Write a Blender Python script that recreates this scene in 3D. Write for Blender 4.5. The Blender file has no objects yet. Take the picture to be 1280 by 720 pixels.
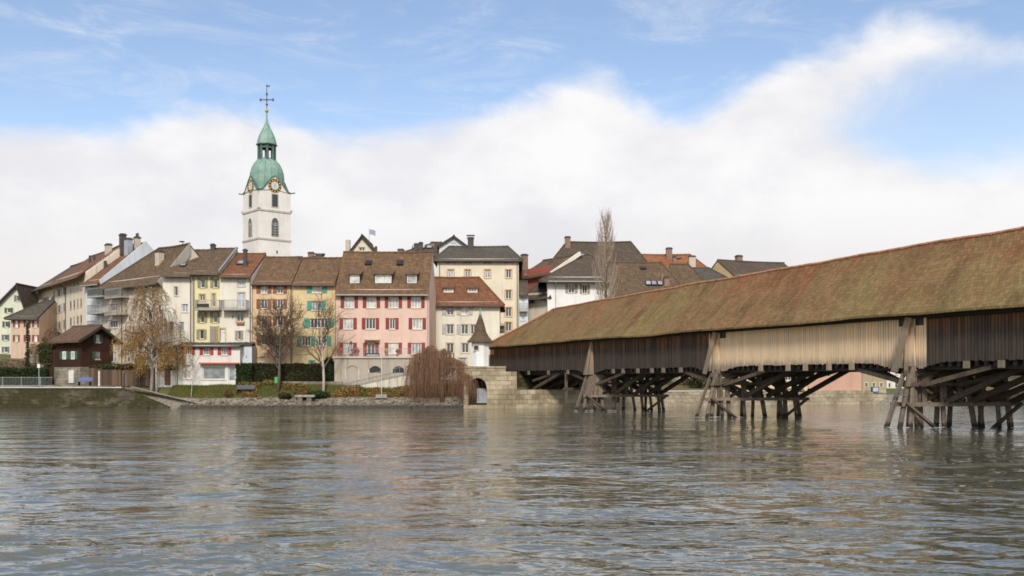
import bpy, math, random
import numpy as np
from mathutils import Vector, Matrix, noise as mnoise

# ------------------------------------------------------------------ camera, sky, sun, exposure
SC = bpy.context.scene
COL = SC.collection
FPX, CX, HY, HC = 1250.0, 640.0, 477.0, 2.8      # measured on the photograph: focal length (px), centre, horizon row, camera height
cam_data = bpy.data.cameras.new("camera")
cam_data.sensor_width = 36.0
cam_data.lens = FPX / 1280.0 * 36.0
cam_data.shift_y = (HY - 360.0) / 1280.0
cam_data.clip_start, cam_data.clip_end = 0.3, 9000.0
cam = bpy.data.objects.new("camera", cam_data)
COL.objects.link(cam)
cam.location = (0, 0, HC)
cam.rotation_euler = (math.radians(90), 0, 0)
SC.camera = cam

SUN_AZ, SUN_EL = math.radians(180), math.radians(36)     # compass-like: 0 = +Y (into the picture), clockwise
sun_data = bpy.data.lights.new("sun", "SUN")
sun_data.energy = 2.9
sun_data.angle = math.radians(10)
sun_data.color = (1.0, 0.93, 0.84)
sun = bpy.data.objects.new("sun", sun_data)
COL.objects.link(sun)
sdir = Vector((math.sin(SUN_AZ) * math.cos(SUN_EL), math.cos(SUN_AZ) * math.cos(SUN_EL), math.sin(SUN_EL)))
sun.rotation_euler = sdir.to_track_quat('Z', 'Y').to_euler()

SC.view_settings.view_transform = 'Standard'
SC.view_settings.look = 'None'
SC.view_settings.exposure = 0.10
SC.view_settings.gamma = 1.0
SC.view_settings.use_curve_mapping = False
SC.cycles.filter_width = 1.7
SC.cycles.max_bounces = 6
SC.cycles.caustics_reflective = False
SC.cycles.caustics_refractive = False


class NG:
    """A tiny helper for building node trees."""
    def __init__(self, tree):
        self.t = tree
        tree.nodes.clear()

    def n(self, typ, **kw):
        nd = self.t.nodes.new(typ)
        ins = kw.pop('ins', {})
        for k, v in kw.items():
            setattr(nd, k, v)
        for k, v in ins.items():
            self.set(nd.inputs[k], v)
        return nd

    def set(self, sock, v):
        if isinstance(v, bpy.types.NodeSocket):
            self.t.links.new(v, sock)
        elif isinstance(v, (tuple, list)) and sock.type == 'RGBA' and len(v) == 3:
            sock.default_value = (*v, 1)
        else:
            sock.default_value = v

    def math(self, op, a, b=0.0, c=None, clamp=False):
        nd = self.n('ShaderNodeMath', operation=op, use_clamp=clamp)
        self.set(nd.inputs[0], a)
        self.set(nd.inputs[1], b)
        if c is not None:
            self.set(nd.inputs[2], c)
        return nd.outputs[0]

    def maprange(self, v, a, b, c=0.0, d=1.0, smooth=False):
        nd = self.n('ShaderNodeMapRange', interpolation_type='SMOOTHSTEP' if smooth else 'LINEAR')
        for i, x in enumerate((v, a, b, c, d)):
            self.set(nd.inputs[i], x)
        return nd.outputs[0]

    def mix(self, f, a, b, mode='MIX'):
        nd = self.n('ShaderNodeMix', data_type='RGBA', blend_type=mode)
        self.set(nd.inputs[0], f)
        self.set(nd.inputs[6], a)
        self.set(nd.inputs[7], b)
        return nd.outputs[2]

    def noise(self, vec, scale, detail=4.0, rough=0.55, dist=0.0, out=0):
        nd = self.n('ShaderNodeTexNoise', ins={'Scale': scale, 'Detail': detail, 'Roughness': rough, 'Distortion': dist})
        if vec is not None:
            self.set(nd.inputs['Vector'], vec)
        return nd.outputs[out]

    def mapping(self, vec, scale=(1, 1, 1), loc=(0, 0, 0), rot=(0, 0, 0)):
        return self.n('ShaderNodeMapping', ins={'Vector': vec, 'Scale': scale, 'Location': loc, 'Rotation': rot}).outputs[0]


world = bpy.data.worlds.new("World")
SC.world = world
world.use_nodes = True


def build_world():
    g = NG(world.node_tree)
    out = g.n('ShaderNodeOutputWorld')
    bg = g.n('ShaderNodeBackground')
    g.t.links.new(bg.outputs[0], out.inputs[0])
    d = g.n('ShaderNodeTexCoord').outputs['Generated']
    sep = g.n('ShaderNodeSeparateXYZ', ins={0: d})
    x, y, z = sep.outputs
    az = g.math('ARCTAN2', x, y)
    rad = g.math('SQRT', g.math('ADD', g.math('MULTIPLY', x, x), g.math('MULTIPLY', y, y)))
    te = g.math('DIVIDE', z, g.math('MAXIMUM', rad, 0.001))            # tangent of the elevation
    sky = g.n('ShaderNodeTexSky', sky_type='NISHITA', sun_disc=False, sun_elevation=SUN_EL,
              sun_rotation=SUN_AZ, altitude=400.0, air_density=1.0, dust_density=0.6, ozone_density=1.6)
    blue = g.mix(1.0, sky.outputs[0], (0.172, 0.158, 0.152), 'MULTIPLY')
    # top of the cloud bank as a function of azimuth (both measured on the photograph)
    A = math.radians(34)
    fc = g.n('ShaderNodeFloatCurve')
    g.set(fc.inputs['Value'], g.maprange(az, -A, A, 0.0, 1.0))
    pts = [(-200, 160), (0, 163), (70, 165), (140, 172), (210, 142), (290, 132), (380, 150), (480, 150), (560, 142), (640, 128), (700, 108), (750, 96),
           (800, 122), (850, 146), (900, 124), (960, 92), (1020, 62), (1080, 44), (1140, 24), (1200, 26), (1280, 45), (1420, 60)]
    cm = fc.mapping
    cv = cm.curves[0]
    xs = []
    for px, py in pts:
        a = math.atan((px - CX) / FPX)
        xs.append((min(max((a + A) / (2 * A), 0), 1), (HY - py) / FPX * math.cos(a)))
    while len(cv.points) < len(xs):
        cv.points.new(0.5, 0.5)
    for p, (cx_, cy_) in zip(cv.points, xs):
        p.location = (cx_, cy_)
        p.handle_type = 'AUTO'
    cm.update()
    top = fc.outputs[0]
    dm = g.mapping(d, scale=(1, 1, 1.7))
    n1 = g.noise(dm, 7.0, 9.0, 0.58, 0.3)
    n2 = g.noise(dm, 2.6, 6.0, 0.5, 0.2)
    nn = g.math('ADD', g.math('MULTIPLY', g.math('SUBTRACT', n1, 0.5), 0.10), g.math('MULTIPLY', g.math('SUBTRACT', n2, 0.5), 0.07))
    dens = g.maprange(g.math('ADD', g.math('SUBTRACT', top, te), nn), -0.014, 0.024, 0, 1, True)
    # the blue gap on the right
    ga = g.math('DIVIDE', g.math('SUBTRACT', az, math.atan(615 / FPX)), 0.115)
    ge = g.math('DIVIDE', g.math('SUBTRACT', te, (HY - 138) / FPX * math.cos(math.atan(615 / FPX))), 0.046)
    rr = g.math('ADD', g.math('MULTIPLY', ga, ga), g.math('MULTIPLY', ge, ge))
    gap = g.maprange(g.math('ADD', rr, g.math('MULTIPLY', nn, 34.0)), 0.0, 2.3, 0.12, 1.0, True)
    dens = g.math('MULTIPLY', dens, gap)
    # the rest of the sky, behind and above the camera: broken cloud
    n3 = g.noise(d, 2.2, 7.0, 0.55, 0.4)
    broken = g.maprange(n3, 0.38, 0.6, 0.0, 1.0, True)
    side = g.maprange(g.math('ABSOLUTE', az), math.radians(36), math.radians(60), 0, 1, True)
    above = g.maprange(te, 0.45, 0.8, 0, 1, True)
    dens = g.math('ADD', g.math('MULTIPLY', dens, g.math('SUBTRACT', 1.0, side)), g.math('MULTIPLY', g.math('MAXIMUM', broken, 0.55), side))
    dens = g.math('MAXIMUM', dens, g.math('MULTIPLY', broken, above))
    # thin high wisps
    wv = g.mapping(d, scale=(2.2, 2.2, 9.0), rot=(0.0, 0.35, 0.0))
    w1 = g.noise(wv, 3.0, 9.0, 0.68, 1.2)
    wisp = g.math('MULTIPLY', g.maprange(w1, 0.44, 0.80, 0, 1, True), 0.42)
    dens = g.math('MAXIMUM', dens, wisp, clamp=True)
    # cloud light: bright billows above, flat grey towards the horizon
    low = g.maprange(te, 0.06, 0.19, 0, 1, True)
    n4 = g.noise(dm, 4.2, 7.0, 0.55)
    bright = g.mix(g.maprange(g.math('ADD', g.math('MULTIPLY', n4, 0.7), g.math('MULTIPLY', n1, 0.3)), 0.40, 0.58, 0, 1, True), (0.77, 0.77, 0.81), (0.915, 0.91, 0.915))
    grey = g.mix(g.maprange(n2, 0.35, 0.65), (0.73, 0.70, 0.69), (0.83, 0.80, 0.79))
    cloud = g.mix(low, grey, bright)
    cloud = g.mix(g.maprange(te, 0.0, -0.05), cloud, (0.3, 0.3, 0.28))
    behind = g.maprange(g.math('ABSOLUTE', az), math.radians(40), math.radians(100), 1.0, 1.12)
    col = g.mix(dens, blue, g.mix(1.0, cloud, g.n('ShaderNodeCombineColor', ins={0: behind, 1: behind, 2: behind}).outputs[0], 'MULTIPLY'))
    g.t.links.new(col, bg.inputs[0])
    bg.inputs[1].default_value = 1.0


build_world()


# ------------------------------------------------------------------ pixel -> place helpers (photo is 1280 x 720)
def WX(px, Y):
    return (px - CX) / FPX * Y


def WZ(py, Y):
    return HC + (HY - py) / FPX * Y


def P(px, py, Y):
    return Vector((WX(px, Y), Y, WZ(py, Y)))


# ------------------------------------------------------------------ materials
MATS = {}


def new_mat(name):
    m = bpy.data.materials.new(name)
    m.use_nodes = True
    g = NG(m.node_tree)
    o = g.n('ShaderNodeOutputMaterial')
    b = g.n('ShaderNodeBsdfPrincipled')
    g.t.links.new(b.outputs[0], o.inputs[0])
    MATS[name] = m
    return m, g, b, g.n('ShaderNodeTexCoord')


def bump(g, b, h, strength=0.3, dist=0.02):
    bn = g.n('ShaderNodeBump', ins={'Height': h, 'Strength': strength, 'Distance': dist})
    g.t.links.new(bn.outputs[0], b.inputs['Normal'])


def sc(c, k):
    return tuple(min(1.0, v * k) for v in c)


def plaster(name, c, stain=0.35, dirt=(0.25, 0.22, 0.18)):
    m, g, b, tc = new_mat(name)
    o = tc.outputs['Object']
    a = g.noise(o, 0.45, 6, 0.6)
    col = g.mix(g.maprange(a, 0.3, 0.7), sc(c, 0.88), sc(c, 1.06))
    st = g.noise(g.mapping(o, scale=(1.6, 1.6, 0.16)), 1.4, 6, 0.65)
    col = g.mix(g.math('MULTIPLY', g.maprange(st, 0.48, 0.76, 0, 1, True), min(1.0, stain * 1.35)), col, dirt)
    sp = g.noise(o, 6.0, 5, 0.7)
    col = g.mix(g.math('MULTIPLY', g.maprange(sp, 0.55, 0.8), 0.25), col, sc(c, 0.7))
    g.set(b.inputs['Base Color'], col)
    b.inputs['Roughness'].default_value = 0.92
    b.inputs['Specular IOR Level'].default_value = 0.2
    bump(g, b, sp, 0.25, 0.02)
    return m


def tiles(name, c1, c2, moss=(0.1, 0.095, 0.04), mossamt=0.5, w=0.2, h=0.3, streak=None):
    m, g, b, tc = new_mat(name)
    uv = tc.outputs['UV']
    br = g.n('ShaderNodeTexBrick', offset=0.5, ins={'Vector': uv, 'Color1': (0, 0, 0), 'Color2': (1, 1, 1), 'Mortar': (0.0, 0.0, 0.0), 'Scale': 1.0,
             'Mortar Size': 0.014, 'Mortar Smooth': 0.3, 'Brick Width': w, 'Row Height': h, 'Bias': 0.0})
    rnd = g.n('ShaderNodeSeparateColor', ins={0: br.outputs[0]}).outputs[0]
    col = g.mix(rnd, sc(c1, 0.8), c2)
    big = g.noise(uv, 0.33, 7, 0.65, 0.6)
    col = g.mix(g.maprange(big, 0.35, 0.65), col, g.mix(rnd, sc(c1, 0.72), c1))
    mo = g.noise(uv, 0.9, 8, 0.7, 0.4)
    col = g.mix(g.math('MULTIPLY', g.maprange(mo, 0.42, 0.66, 0, 1, True), mossamt), col, moss)
    fine = g.noise(uv, 5.5, 5, 0.75)
    mid = g.noise(uv, 1.5, 6, 0.85)
    col = g.mix(g.maprange(mid, 0.36, 0.56), g.mix(0.62, col, (0.03, 0.023, 0.018)), col)
    col = g.mix(g.math('MULTIPLY', g.maprange(mid, 0.54, 0.72), 0.55), col, sc(c2, 1.6))
    col = g.mix(g.maprange(fine, 0.3, 0.75), g.mix(0.35, col, (0.02, 0.016, 0.012)), g.mix(0.12, col, (0.5, 0.42, 0.3)))
    col = g.mix(g.math('MULTIPLY', br.outputs['Fac'], 0.65), col, sc(c1, 0.22))
    g.set(b.inputs['Base Color'], col)
    b.inputs['Roughness'].default_value = 0.9
    b.inputs['Specular IOR Level'].default_value = 0.25
    bump(g, b, g.math('ADD', g.math('MULTIPLY', rnd, 0.5), g.math('SUBTRACT', fine, br.outputs['Fac'])), 0.6, 0.04)
    return m


def simple(name, c, rough=0.7, metal=0.0, var=0.2, scale=3.0):
    m, g, b, tc = new_mat(name)
    a = g.noise(tc.outputs['Object'], scale, 6, 0.65)
    g.set(b.inputs['Base Color'], g.mix(g.maprange(a, 0.3, 0.7), sc(c, 1 - var), sc(c, 1 + var)))
    b.inputs['Roughness'].default_value = rough
    b.inputs['Metallic'].default_value = metal
    bump(g, b, a, 0.15, 0.01)
    return m


def slatted(name, c):
    m, g, b, tc = new_mat(name)
    o = tc.outputs['Object']
    w = g.n('ShaderNodeTexWave', wave_type='BANDS', bands_direction='Z', ins={'Vector': o, 'Scale': 3.2})
    a = g.noise(o, 2.5, 5, 0.6)
    col = g.mix(g.maprange(a, 0.3, 0.7), sc(c, 0.78), sc(c, 1.15))
    g.set(b.inputs['Base Color'], col)
    b.inputs['Roughness'].default_value = 0.6
    bump(g, b, w.outputs['Fac'], 0.5, 0.02)
    return m


def planks(name, low, high, dark, z0, z1, island=0.5, darkamt=0.6, graylow=None):
    """Upright boards: each board its own tone, weathering streaks along the grain, a warmer sheltered zone near the top."""
    m, g, b, tc = new_mat(name)
    o = tc.outputs['Object']
    ri = g.n('ShaderNodeNewGeometry').outputs['Random Per Island']
    zz = g.n('ShaderNodeSeparateXYZ', ins={0: o}).outputs[2]
    st = g.noise(g.mapping(o, scale=(5, 5, 0.35)), 2.0, 7, 0.7)
    big = g.noise(g.mapping(o, scale=(0.35, 0.35, 0.25)), 1.0, 4, 0.6)
    zf = g.math('ADD', g.maprange(zz, z0, z1), g.math('ADD', g.math('MULTIPLY', g.math('SUBTRACT', st, 0.5), 0.9), g.math('MULTIPLY', g.math('SUBTRACT', big, 0.5), 0.9)))
    zf = g.math('ADD', zf, g.math('MULTIPLY', g.math('SUBTRACT', ri, 0.5), 0.6))
    col = g.mix(g.maprange(zf, 0.15, 1.0, 0, 1, True), low, high)
    col = g.mix(g.math('MULTIPLY', g.maprange(st, 0.45, 0.75), darkamt), col, dark)
    k = g.maprange(ri, 0, 1, 1 - island * 0.6, 1 + island * 0.5)
    col = g.mix(1.0, col, g.n('ShaderNodeCombineColor', ins={0: k, 1: k, 2: k}).outputs[0], 'MULTIPLY')
    if graylow:
        gl = g.math('ADD', g.maprange(zz, graylow[1], graylow[2]), g.math('MULTIPLY', g.math('SUBTRACT', st, 0.5), 1.6))
        col = g.mix(g.math('MULTIPLY', g.maprange(gl, 0.55, -0.1, 0, 1, True), 0.8), col, graylow[0])
    g.set(b.inputs['Base Color'], col)
    b.inputs['Roughness'].default_value = 0.88
    b.inputs['Specular IOR Level'].default_value = 0.2
    bump(g, b, st, 0.4, 0.015)
    return m


def timber(name, c, dark, wet=None, var=0.5):
    m, g, b, tc = new_mat(name)
    o = tc.outputs['Object']
    ri = g.n('ShaderNodeNewGeometry').outputs['Random Per Island']
    oi = g.n('ShaderNodeObjectInfo').outputs['Random']
    st = g.noise(g.mapping(o, scale=(2.2, 2.2, 2.2)), 2.0, 8, 0.75, 0.8)
    col = g.mix(g.maprange(st, 0.32, 0.7), dark, c)
    k = g.maprange(g.math('FRACT', g.math('ADD', ri, oi)), 0, 1, 1 - var * 0.5, 1 + var * 0.4)
    col = g.mix(1.0, col, g.n('ShaderNodeCombineColor', ins={0: k, 1: k, 2: k}).outputs[0], 'MULTIPLY')
    if wet:
        zz = g.n('ShaderNodeSeparateXYZ', ins={0: g.n('ShaderNodeNewGeometry').outputs['Position']}).outputs[2]
        f = g.math('ADD', zz, g.math('MULTIPLY', g.math('SUBTRACT', st, 0.5), 0.5))
        col = g.mix(g.maprange(f, 0.45, 0.2, 0, 1, True), col, wet)       # the tide line of algae and soaked wood on each pile
    g.set(b.inputs['Base Color'], col)
    b.inputs['Roughness'].default_value = 0.85
    bump(g, b, st, 0.5, 0.02)
    return m


def stone(name, c1, c2, mortar, w=0.7, h=0.38, moss=None, mossamt=0.0, z_moss=None):
    m, g, b, tc = new_mat(name)
    uv = tc.outputs['UV']
    o = tc.outputs['Object']
    wob = g.n('ShaderNodeVectorMath', operation='ADD', ins={0: uv, 1: g.n('ShaderNodeVectorMath', operation='SCALE', ins={0: g.noise(uv, 1.7, 3, 0.5, out=1), 3: 0.14}).outputs[0]}).outputs[0]
    br = g.n('ShaderNodeTexBrick', offset=0.45, ins={'Vector': wob, 'Color1': (0, 0, 0), 'Color2': (1, 1, 1), 'Mortar': (0.5, 0.5, 0.5), 'Scale': 1.0,
             'Mortar Size': 0.022, 'Mortar Smooth': 0.5, 'Brick Width': w, 'Row Height': h, 'Bias': 0.0})
    rnd = g.n('ShaderNodeSeparateColor', ins={0: br.outputs[0]}).outputs[0]
    n = g.noise(o, 2.5, 7, 0.7)
    big = g.noise(o, 0.4, 5, 0.6)
    col = g.mix(rnd, c1, c2)
    col = g.mix(g.maprange(n, 0.35, 0.75), g.mix(0.4, col, sc(c1, 0.4)), col)
    col = g.mix(g.math('MULTIPLY', br.outputs['Fac'], 0.7), col, mortar)
    col = g.mix(g.math('MULTIPLY', g.maprange(big, 0.48, 0.68, 0, 1, True), 0.45), col, sc(c1, 0.45))
    if moss:
        mm = g.noise(g.mapping(o, scale=(0.5, 0.5, 0.9)), 0.8, 8, 0.68, 0.4)
        f = g.math('MULTIPLY', g.maprange(mm, 0.40 if mossamt < 0.9 else 0.34, 0.58 if mossamt < 0.9 else 0.52, 0, 1, True), mossamt)
        mcol = g.mix(g.maprange(n, 0.3, 0.7), sc(moss, 0.45), sc(moss, 1.35))
        col = g.mix(f, col, mcol)
        col = g.mix(g.math('MULTIPLY', br.outputs['Fac'], 0.6), col, sc(mortar, 0.4))
        col = g.mix(g.math('MULTIPLY', g.maprange(n, 0.55, 0.75), 0.25), col, c2)
    g.set(b.inputs['Base Color'], col)
    b.inputs['Roughness'].default_value = 0.9
    bump(g, b, g.math('SUBTRACT', g.math('ADD', n, g.math('MULTIPLY', rnd, 0.4)), br.outputs['Fac']), 0.6, 0.05)
    return m


def leafy(name, c1, c2, c3=None, trans=0.25):
    m, g, b, tc = new_mat(name)
    ri = g.n('ShaderNodeNewGeometry').outputs['Random Per Island']
    col = g.mix(ri, c1, c2)
    if c3:
        col = g.mix(g.maprange(g.noise(tc.outputs['Object'], 0.9, 4, 0.6), 0.42, 0.62, 0, 1, True), col, c3)
    g.set(b.inputs['Base Color'], col)
    b.inputs['Roughness'].default_value = 0.75
    b.inputs['Specular IOR Level'].default_value = 0.2
    tr = g.n('ShaderNodeBsdfTranslucent', ins={0: col})
    mx = g.n('ShaderNodeMixShader', ins={0: trans, 1: b.outputs[0], 2: tr.outputs[0]})
    out = [x for x in g.t.nodes if x.type == 'OUTPUT_MATERIAL'][0]
    g.t.links.new(mx.outputs[0], out.inputs[0])
    return m


def glass(name, base, rough=0.08):
    m, g, b, tc = new_mat(name)
    a = g.noise(tc.outputs['Object'], 1.3, 3, 0.5)
    oi = g.n('ShaderNodeObjectInfo').outputs['Random']
    k = g.maprange(oi, 0, 1, 0.45, 1.5)
    col = g.mix(g.maprange(a, 0.35, 0.65), sc(base, 0.6), sc(base, 1.3))
    col = g.mix(1.0, col, g.n('ShaderNodeCombineColor', ins={0: k, 1: k, 2: k}).outputs[0], 'MULTIPLY')
    g.set(b.inputs['Base Color'], col)
    b.inputs['Roughness'].default_value = rough
    b.inputs['Specular IOR Level'].default_value = 0.9
    bump(g, b, a, 0.05, 0.02)
    return m


# plaster tones
plaster('plaster_pale_green', (0.64, 0.66, 0.52))
plaster('plaster_old_pink', (0.58, 0.43, 0.33))
plaster('plaster_beige', (0.64, 0.53, 0.39))
plaster('plaster_cream', (0.68, 0.60, 0.48))
plaster('plaster_bluish', (0.60, 0.64, 0.68), 0.2)
plaster('plaster_drab', (0.62, 0.55, 0.45), 0.5)
plaster('plaster_ivory', (0.72, 0.68, 0.58))
plaster('plaster_lemon', (0.72, 0.65, 0.42), 0.25)
plaster('plaster_white', (0.70, 0.68, 0.63), 0.25)
plaster('plaster_bright', (0.80, 0.79, 0.77), 0.15)
plaster('plaster_apricot', (0.68, 0.49, 0.30), 0.3)
plaster('plaster_yellow', (0.68, 0.53, 0.30), 0.3)
plaster('plaster_rose', (0.68, 0.485, 0.395), 0.18)
plaster('plaster_offwhite', (0.72, 0.68, 0.57), 0.25)
plaster('plaster_sand', (0.72, 0.65, 0.50), 0.25)
plaster('plaster_salmon', (0.56, 0.35, 0.26), 0.25)
plaster('plaster_red', (0.40, 0.13, 0.10), 0.3)
plaster('plaster_tan', (0.40, 0.32, 0.20), 0.5)
plaster('plaster_grey', (0.17, 0.18, 0.19), 0.3)
plaster('plaster_terrace', (0.43, 0.375, 0.305), 0.9)
plaster('plaster_tower', (0.74, 0.71, 0.66), 0.18)
plaster('plaster_tower_trim', (0.50, 0.47, 0.42), 0.3)
plaster('plaster_ramp', (0.60, 0.56, 0.47), 1.0, (0.16, 0.14, 0.10))
plaster('concrete', (0.36, 0.34, 0.30), 0.5)
plaster('pale_coping', (0.55, 0.52, 0.46), 0.4)
# roofs
tiles('tiles_brown', (0.145, 0.088, 0.052), (0.25, 0.15, 0.085), mossamt=0.4)
tiles('tiles_red_brown', (0.22, 0.088, 0.048), (0.34, 0.15, 0.08), mossamt=0.3)
tiles('tiles_orange', (0.26, 0.085, 0.035), (0.40, 0.15, 0.06), moss=(0.13, 0.08, 0.05), mossamt=0.45)
tiles('tiles_bright_orange', (0.42, 0.14, 0.05), (0.52, 0.20, 0.08), moss=(0.2, 0.1, 0.05), mossamt=0.3)
tiles('tiles_dark', (0.10, 0.072, 0.056), (0.17, 0.122, 0.09), moss=(0.07, 0.062, 0.045), mossamt=0.5)
tiles('tiles_slate', (0.085, 0.08, 0.07), (0.15, 0.135, 0.115), moss=(0.1, 0.09, 0.06), mossamt=0.4)
tiles('tiles_mossy', (0.19, 0.098, 0.052), (0.32, 0.165, 0.08), moss=(0.16, 0.125, 0.06), mossamt=0.55)
tiles('tiles_chalet', (0.15, 0.075, 0.045), (0.22, 0.12, 0.075), mossamt=0.25)
# paint, metal, wood
for nm, c in dict(shutter_red=(0.22, 0.025, 0.022), shutter_bright_red=(0.36, 0.03, 0.035), shutter_brown=(0.21, 0.085, 0.04), shutter_teal=(0.05, 0.33, 0.24), shutter_olive=(0.25, 0.24, 0.12),
                  shutter_grey=(0.42, 0.41, 0.38), shutter_slate=(0.16, 0.18, 0.18), shutter_green=(0.035, 0.10, 0.055), shutter_taupe=(0.30, 0.25, 0.19), louvre_dark=(0.05, 0.055, 0.065)).items():
    slatted(nm, c)
simple('frame_white', (0.72, 0.71, 0.68), 0.5, var=0.05)
simple('trim_ochre', (0.55, 0.30, 0.13), 0.8)
simple('trim_yellow', (0.55, 0.42, 0.15), 0.8)
simple('trim_stone', (0.52, 0.47, 0.38), 0.85)
simple('gutter_metal', (0.12, 0.10, 0.09), 0.5, 0.3)
simple('gutter_pale', (0.40, 0.39, 0.36), 0.5, 0.3)
simple('iron_dark', (0.03, 0.03, 0.032), 0.5, 0.4)
simple('rail_grey', (0.28, 0.29, 0.30), 0.5, 0.3)
simple('brick_chimney', (0.24, 0.15, 0.11), 0.9, var=0.4, scale=6)
simple('dark_chimney', (0.075, 0.06, 0.055), 0.9, var=0.4, scale=5)
simple('pale_chimney', (0.50, 0.44, 0.36), 0.9, var=0.3, scale=5)
simple('blue_grey_metal', (0.34, 0.38, 0.43), 0.45, 0.2, var=0.15)
simple('red_awning', (0.45, 0.10, 0.08), 0.8)
simple('door_white', (0.66, 0.65, 0.63), 0.6)
simple('door_brown', (0.14, 0.075, 0.04), 0.7)
simple('door_steel', (0.30, 0.33, 0.36), 0.5)
simple('gold', (0.72, 0.46, 0.12), 0.35, 0.7, var=0.1)
simple('clock_black', (0.02, 0.02, 0.025), 0.5)
simple('clock_pale', (0.58, 0.58, 0.57), 0.6)
simple('cross_iron', (0.07, 0.06, 0.075), 0.5, 0.5)
simple('blue_paint', (0.07, 0.11, 0.25), 0.6)
simple('bench_dark', (0.05, 0.06, 0.075), 0.6)
simple('bin_green', (0.10, 0.42, 0.10), 0.5)
simple('post_pale', (0.60, 0.59, 0.56), 0.6)
simple('orange_plate', (0.55, 0.22, 0.05), 0.6)
simple('flag_cloth', (0.33, 0.38, 0.45), 0.9)
simple('banner_dark', (0.04, 0.045, 0.06), 0.8)
simple('terracotta', (0.42, 0.16, 0.08), 0.8)
simple('flower_orange', (0.75, 0.18, 0.04), 0.8, var=0.5, scale=9)
simple('flower_red', (0.45, 0.06, 0.06), 0.8, var=0.5, scale=9)
simple('flower_yellow', (0.6, 0.45, 0.06), 0.8, var=0.5, scale=9)
simple('lamp_box', (0.10, 0.13, 0.16), 0.4)
simple('slab_grey', (0.30, 0.28, 0.25), 0.9, var=0.35)
simple('foam_white', (0.48, 0.50, 0.50), 0.8)
glass('glass_dark', (0.032, 0.036, 0.04))
glass('glass_sky_painted', (0.30, 0.33, 0.37))  # reflected sky painted as a pale blue grey base colour
glass('glass_curtain_sky', (0.50, 0.49, 0.46))  # pale base colour: curtains, and on other panes painted sky reflection
glass('glass_shop', (0.22, 0.27, 0.28))


def copper():
    m, g, b, tc = new_mat('copper_green')
    o = tc.outputs['Object']
    a = g.noise(o, 0.8, 7, 0.65)
    s = g.noise(g.mapping(o, scale=(2.5, 2.5, 0.35)), 1.2, 6, 0.6)
    col = g.mix(g.maprange(a, 0.3, 0.7), (0.13, 0.27, 0.215), (0.27, 0.39, 0.325))
    col = g.mix(g.math('MULTIPLY', g.maprange(s, 0.52, 0.72, 0, 1, True), 0.7), col, (0.08, 0.13, 0.10))
    col = g.mix(g.math('MULTIPLY', g.maprange(g.noise(o, 0.55, 5, 0.6), 0.58, 0.7, 0, 1, True), 0.6), col, (0.28, 0.17, 0.09))
    g.set(b.inputs['Base Color'], col)
    b.inputs['Roughness'].default_value = 0.65
    bump(g, b, s, 0.2, 0.03)


copper()
simple('copper_dark', (0.07, 0.13, 0.11), 0.6, var=0.4, scale=2)


def bridge_roof_mat():
    """Old clay tiles: orange where the moss is thin (by the ridge), olive and brown lichen in drifts that run down the slope."""
    m, g, b, tc = new_mat('tiles_bridge')
    uv = tc.outputs['UV']
    br = g.n('ShaderNodeTexBrick', offset=0.5, ins={'Vector': uv, 'Color1': (0, 0, 0), 'Color2': (1, 1, 1), 'Mortar': (0.3, 0.3, 0.3), 'Scale': 1.0,
             'Mortar Size': 0.012, 'Mortar Smooth': 0.3, 'Brick Width': 0.24, 'Row Height': 0.3, 'Bias': 0.0})
    rnd = g.n('ShaderNodeSeparateColor', ins={0: br.outputs[0]}).outputs[0]
    v = g.n('ShaderNodeSeparateXYZ', ins={0: tc.outputs['Object']}).outputs[2]
    vf = g.maprange(v, 6.6, 11.8)                                              # 0 eaves .. 1 ridge
    drift = g.noise(g.mapping(uv, scale=(1.0, 0.36, 1), rot=(0, 0, 0.6)), 0.55, 8, 0.66, 0.5)
    big = g.noise(uv, 0.10, 5, 0.6, 0.6)
    tone = g.math('ADD', g.math('ADD', g.math('MULTIPLY', vf, 0.5), g.math('MULTIPLY', g.math('SUBTRACT', drift, 0.5), 1.7)), g.math('MULTIPLY', g.math('SUBTRACT', big, 0.5), 2.6))
    cl = g.mix(rnd, (0.25, 0.105, 0.052), (0.36, 0.17, 0.085))                # bare clay
    br_ = g.mix(rnd, (0.205, 0.122, 0.060), (0.31, 0.195, 0.10))            # weathered
    ol = g.mix(rnd, (0.205, 0.148, 0.066), (0.31, 0.226, 0.106))              # moss and lichen
    col = g.mix(g.maprange(tone, -0.05, 0.32, 0, 1, True), ol, br_)
    col = g.mix(g.maprange(tone, 0.36, 0.78, 0, 1, True), col, cl)
    fine = g.noise(uv, 3.2, 7, 0.8, 0.3)
    col = g.mix(g.maprange(fine, 0.34, 0.62), g.mix(0.30, col, (0.05, 0.036, 0.02)), col)
    lich = g.noise(uv, 7.0, 4, 0.7)
    col = g.mix(g.math('MULTIPLY', g.maprange(lich, 0.62, 0.72, 0, 1, True), 0.35), col, (0.34, 0.30, 0.20))
    dk = g.noise(g.mapping(uv, scale=(0.8, 0.4, 1), rot=(0, 0, 0.5), loc=(7, 3, 0)), 0.4, 7, 0.68, 0.8)
    col = g.mix(g.math('MULTIPLY', g.maprange(dk, 0.47, 0.68, 0, 1, True), 0.62), col, (0.085, 0.060, 0.027))      # thick dark moss
    col = g.mix(g.math('MULTIPLY', br.outputs['Fac'], 0.55), col, (0.03, 0.02, 0.012))
    g.set(b.inputs['Base Color'], g.mix(1.0, col, (0.90, 0.885, 0.82), 'MULTIPLY'))
    b.inputs['Roughness'].default_value = 0.93
    b.inputs['Specular IOR Level'].default_value = 0.2
    bump(g, b, g.math('ADD', g.math('MULTIPLY', rnd, 0.6), g.math('SUBTRACT', g.math('MULTIPLY', fine, 0.6), br.outputs['Fac'])), 0.4, 0.05)


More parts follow.
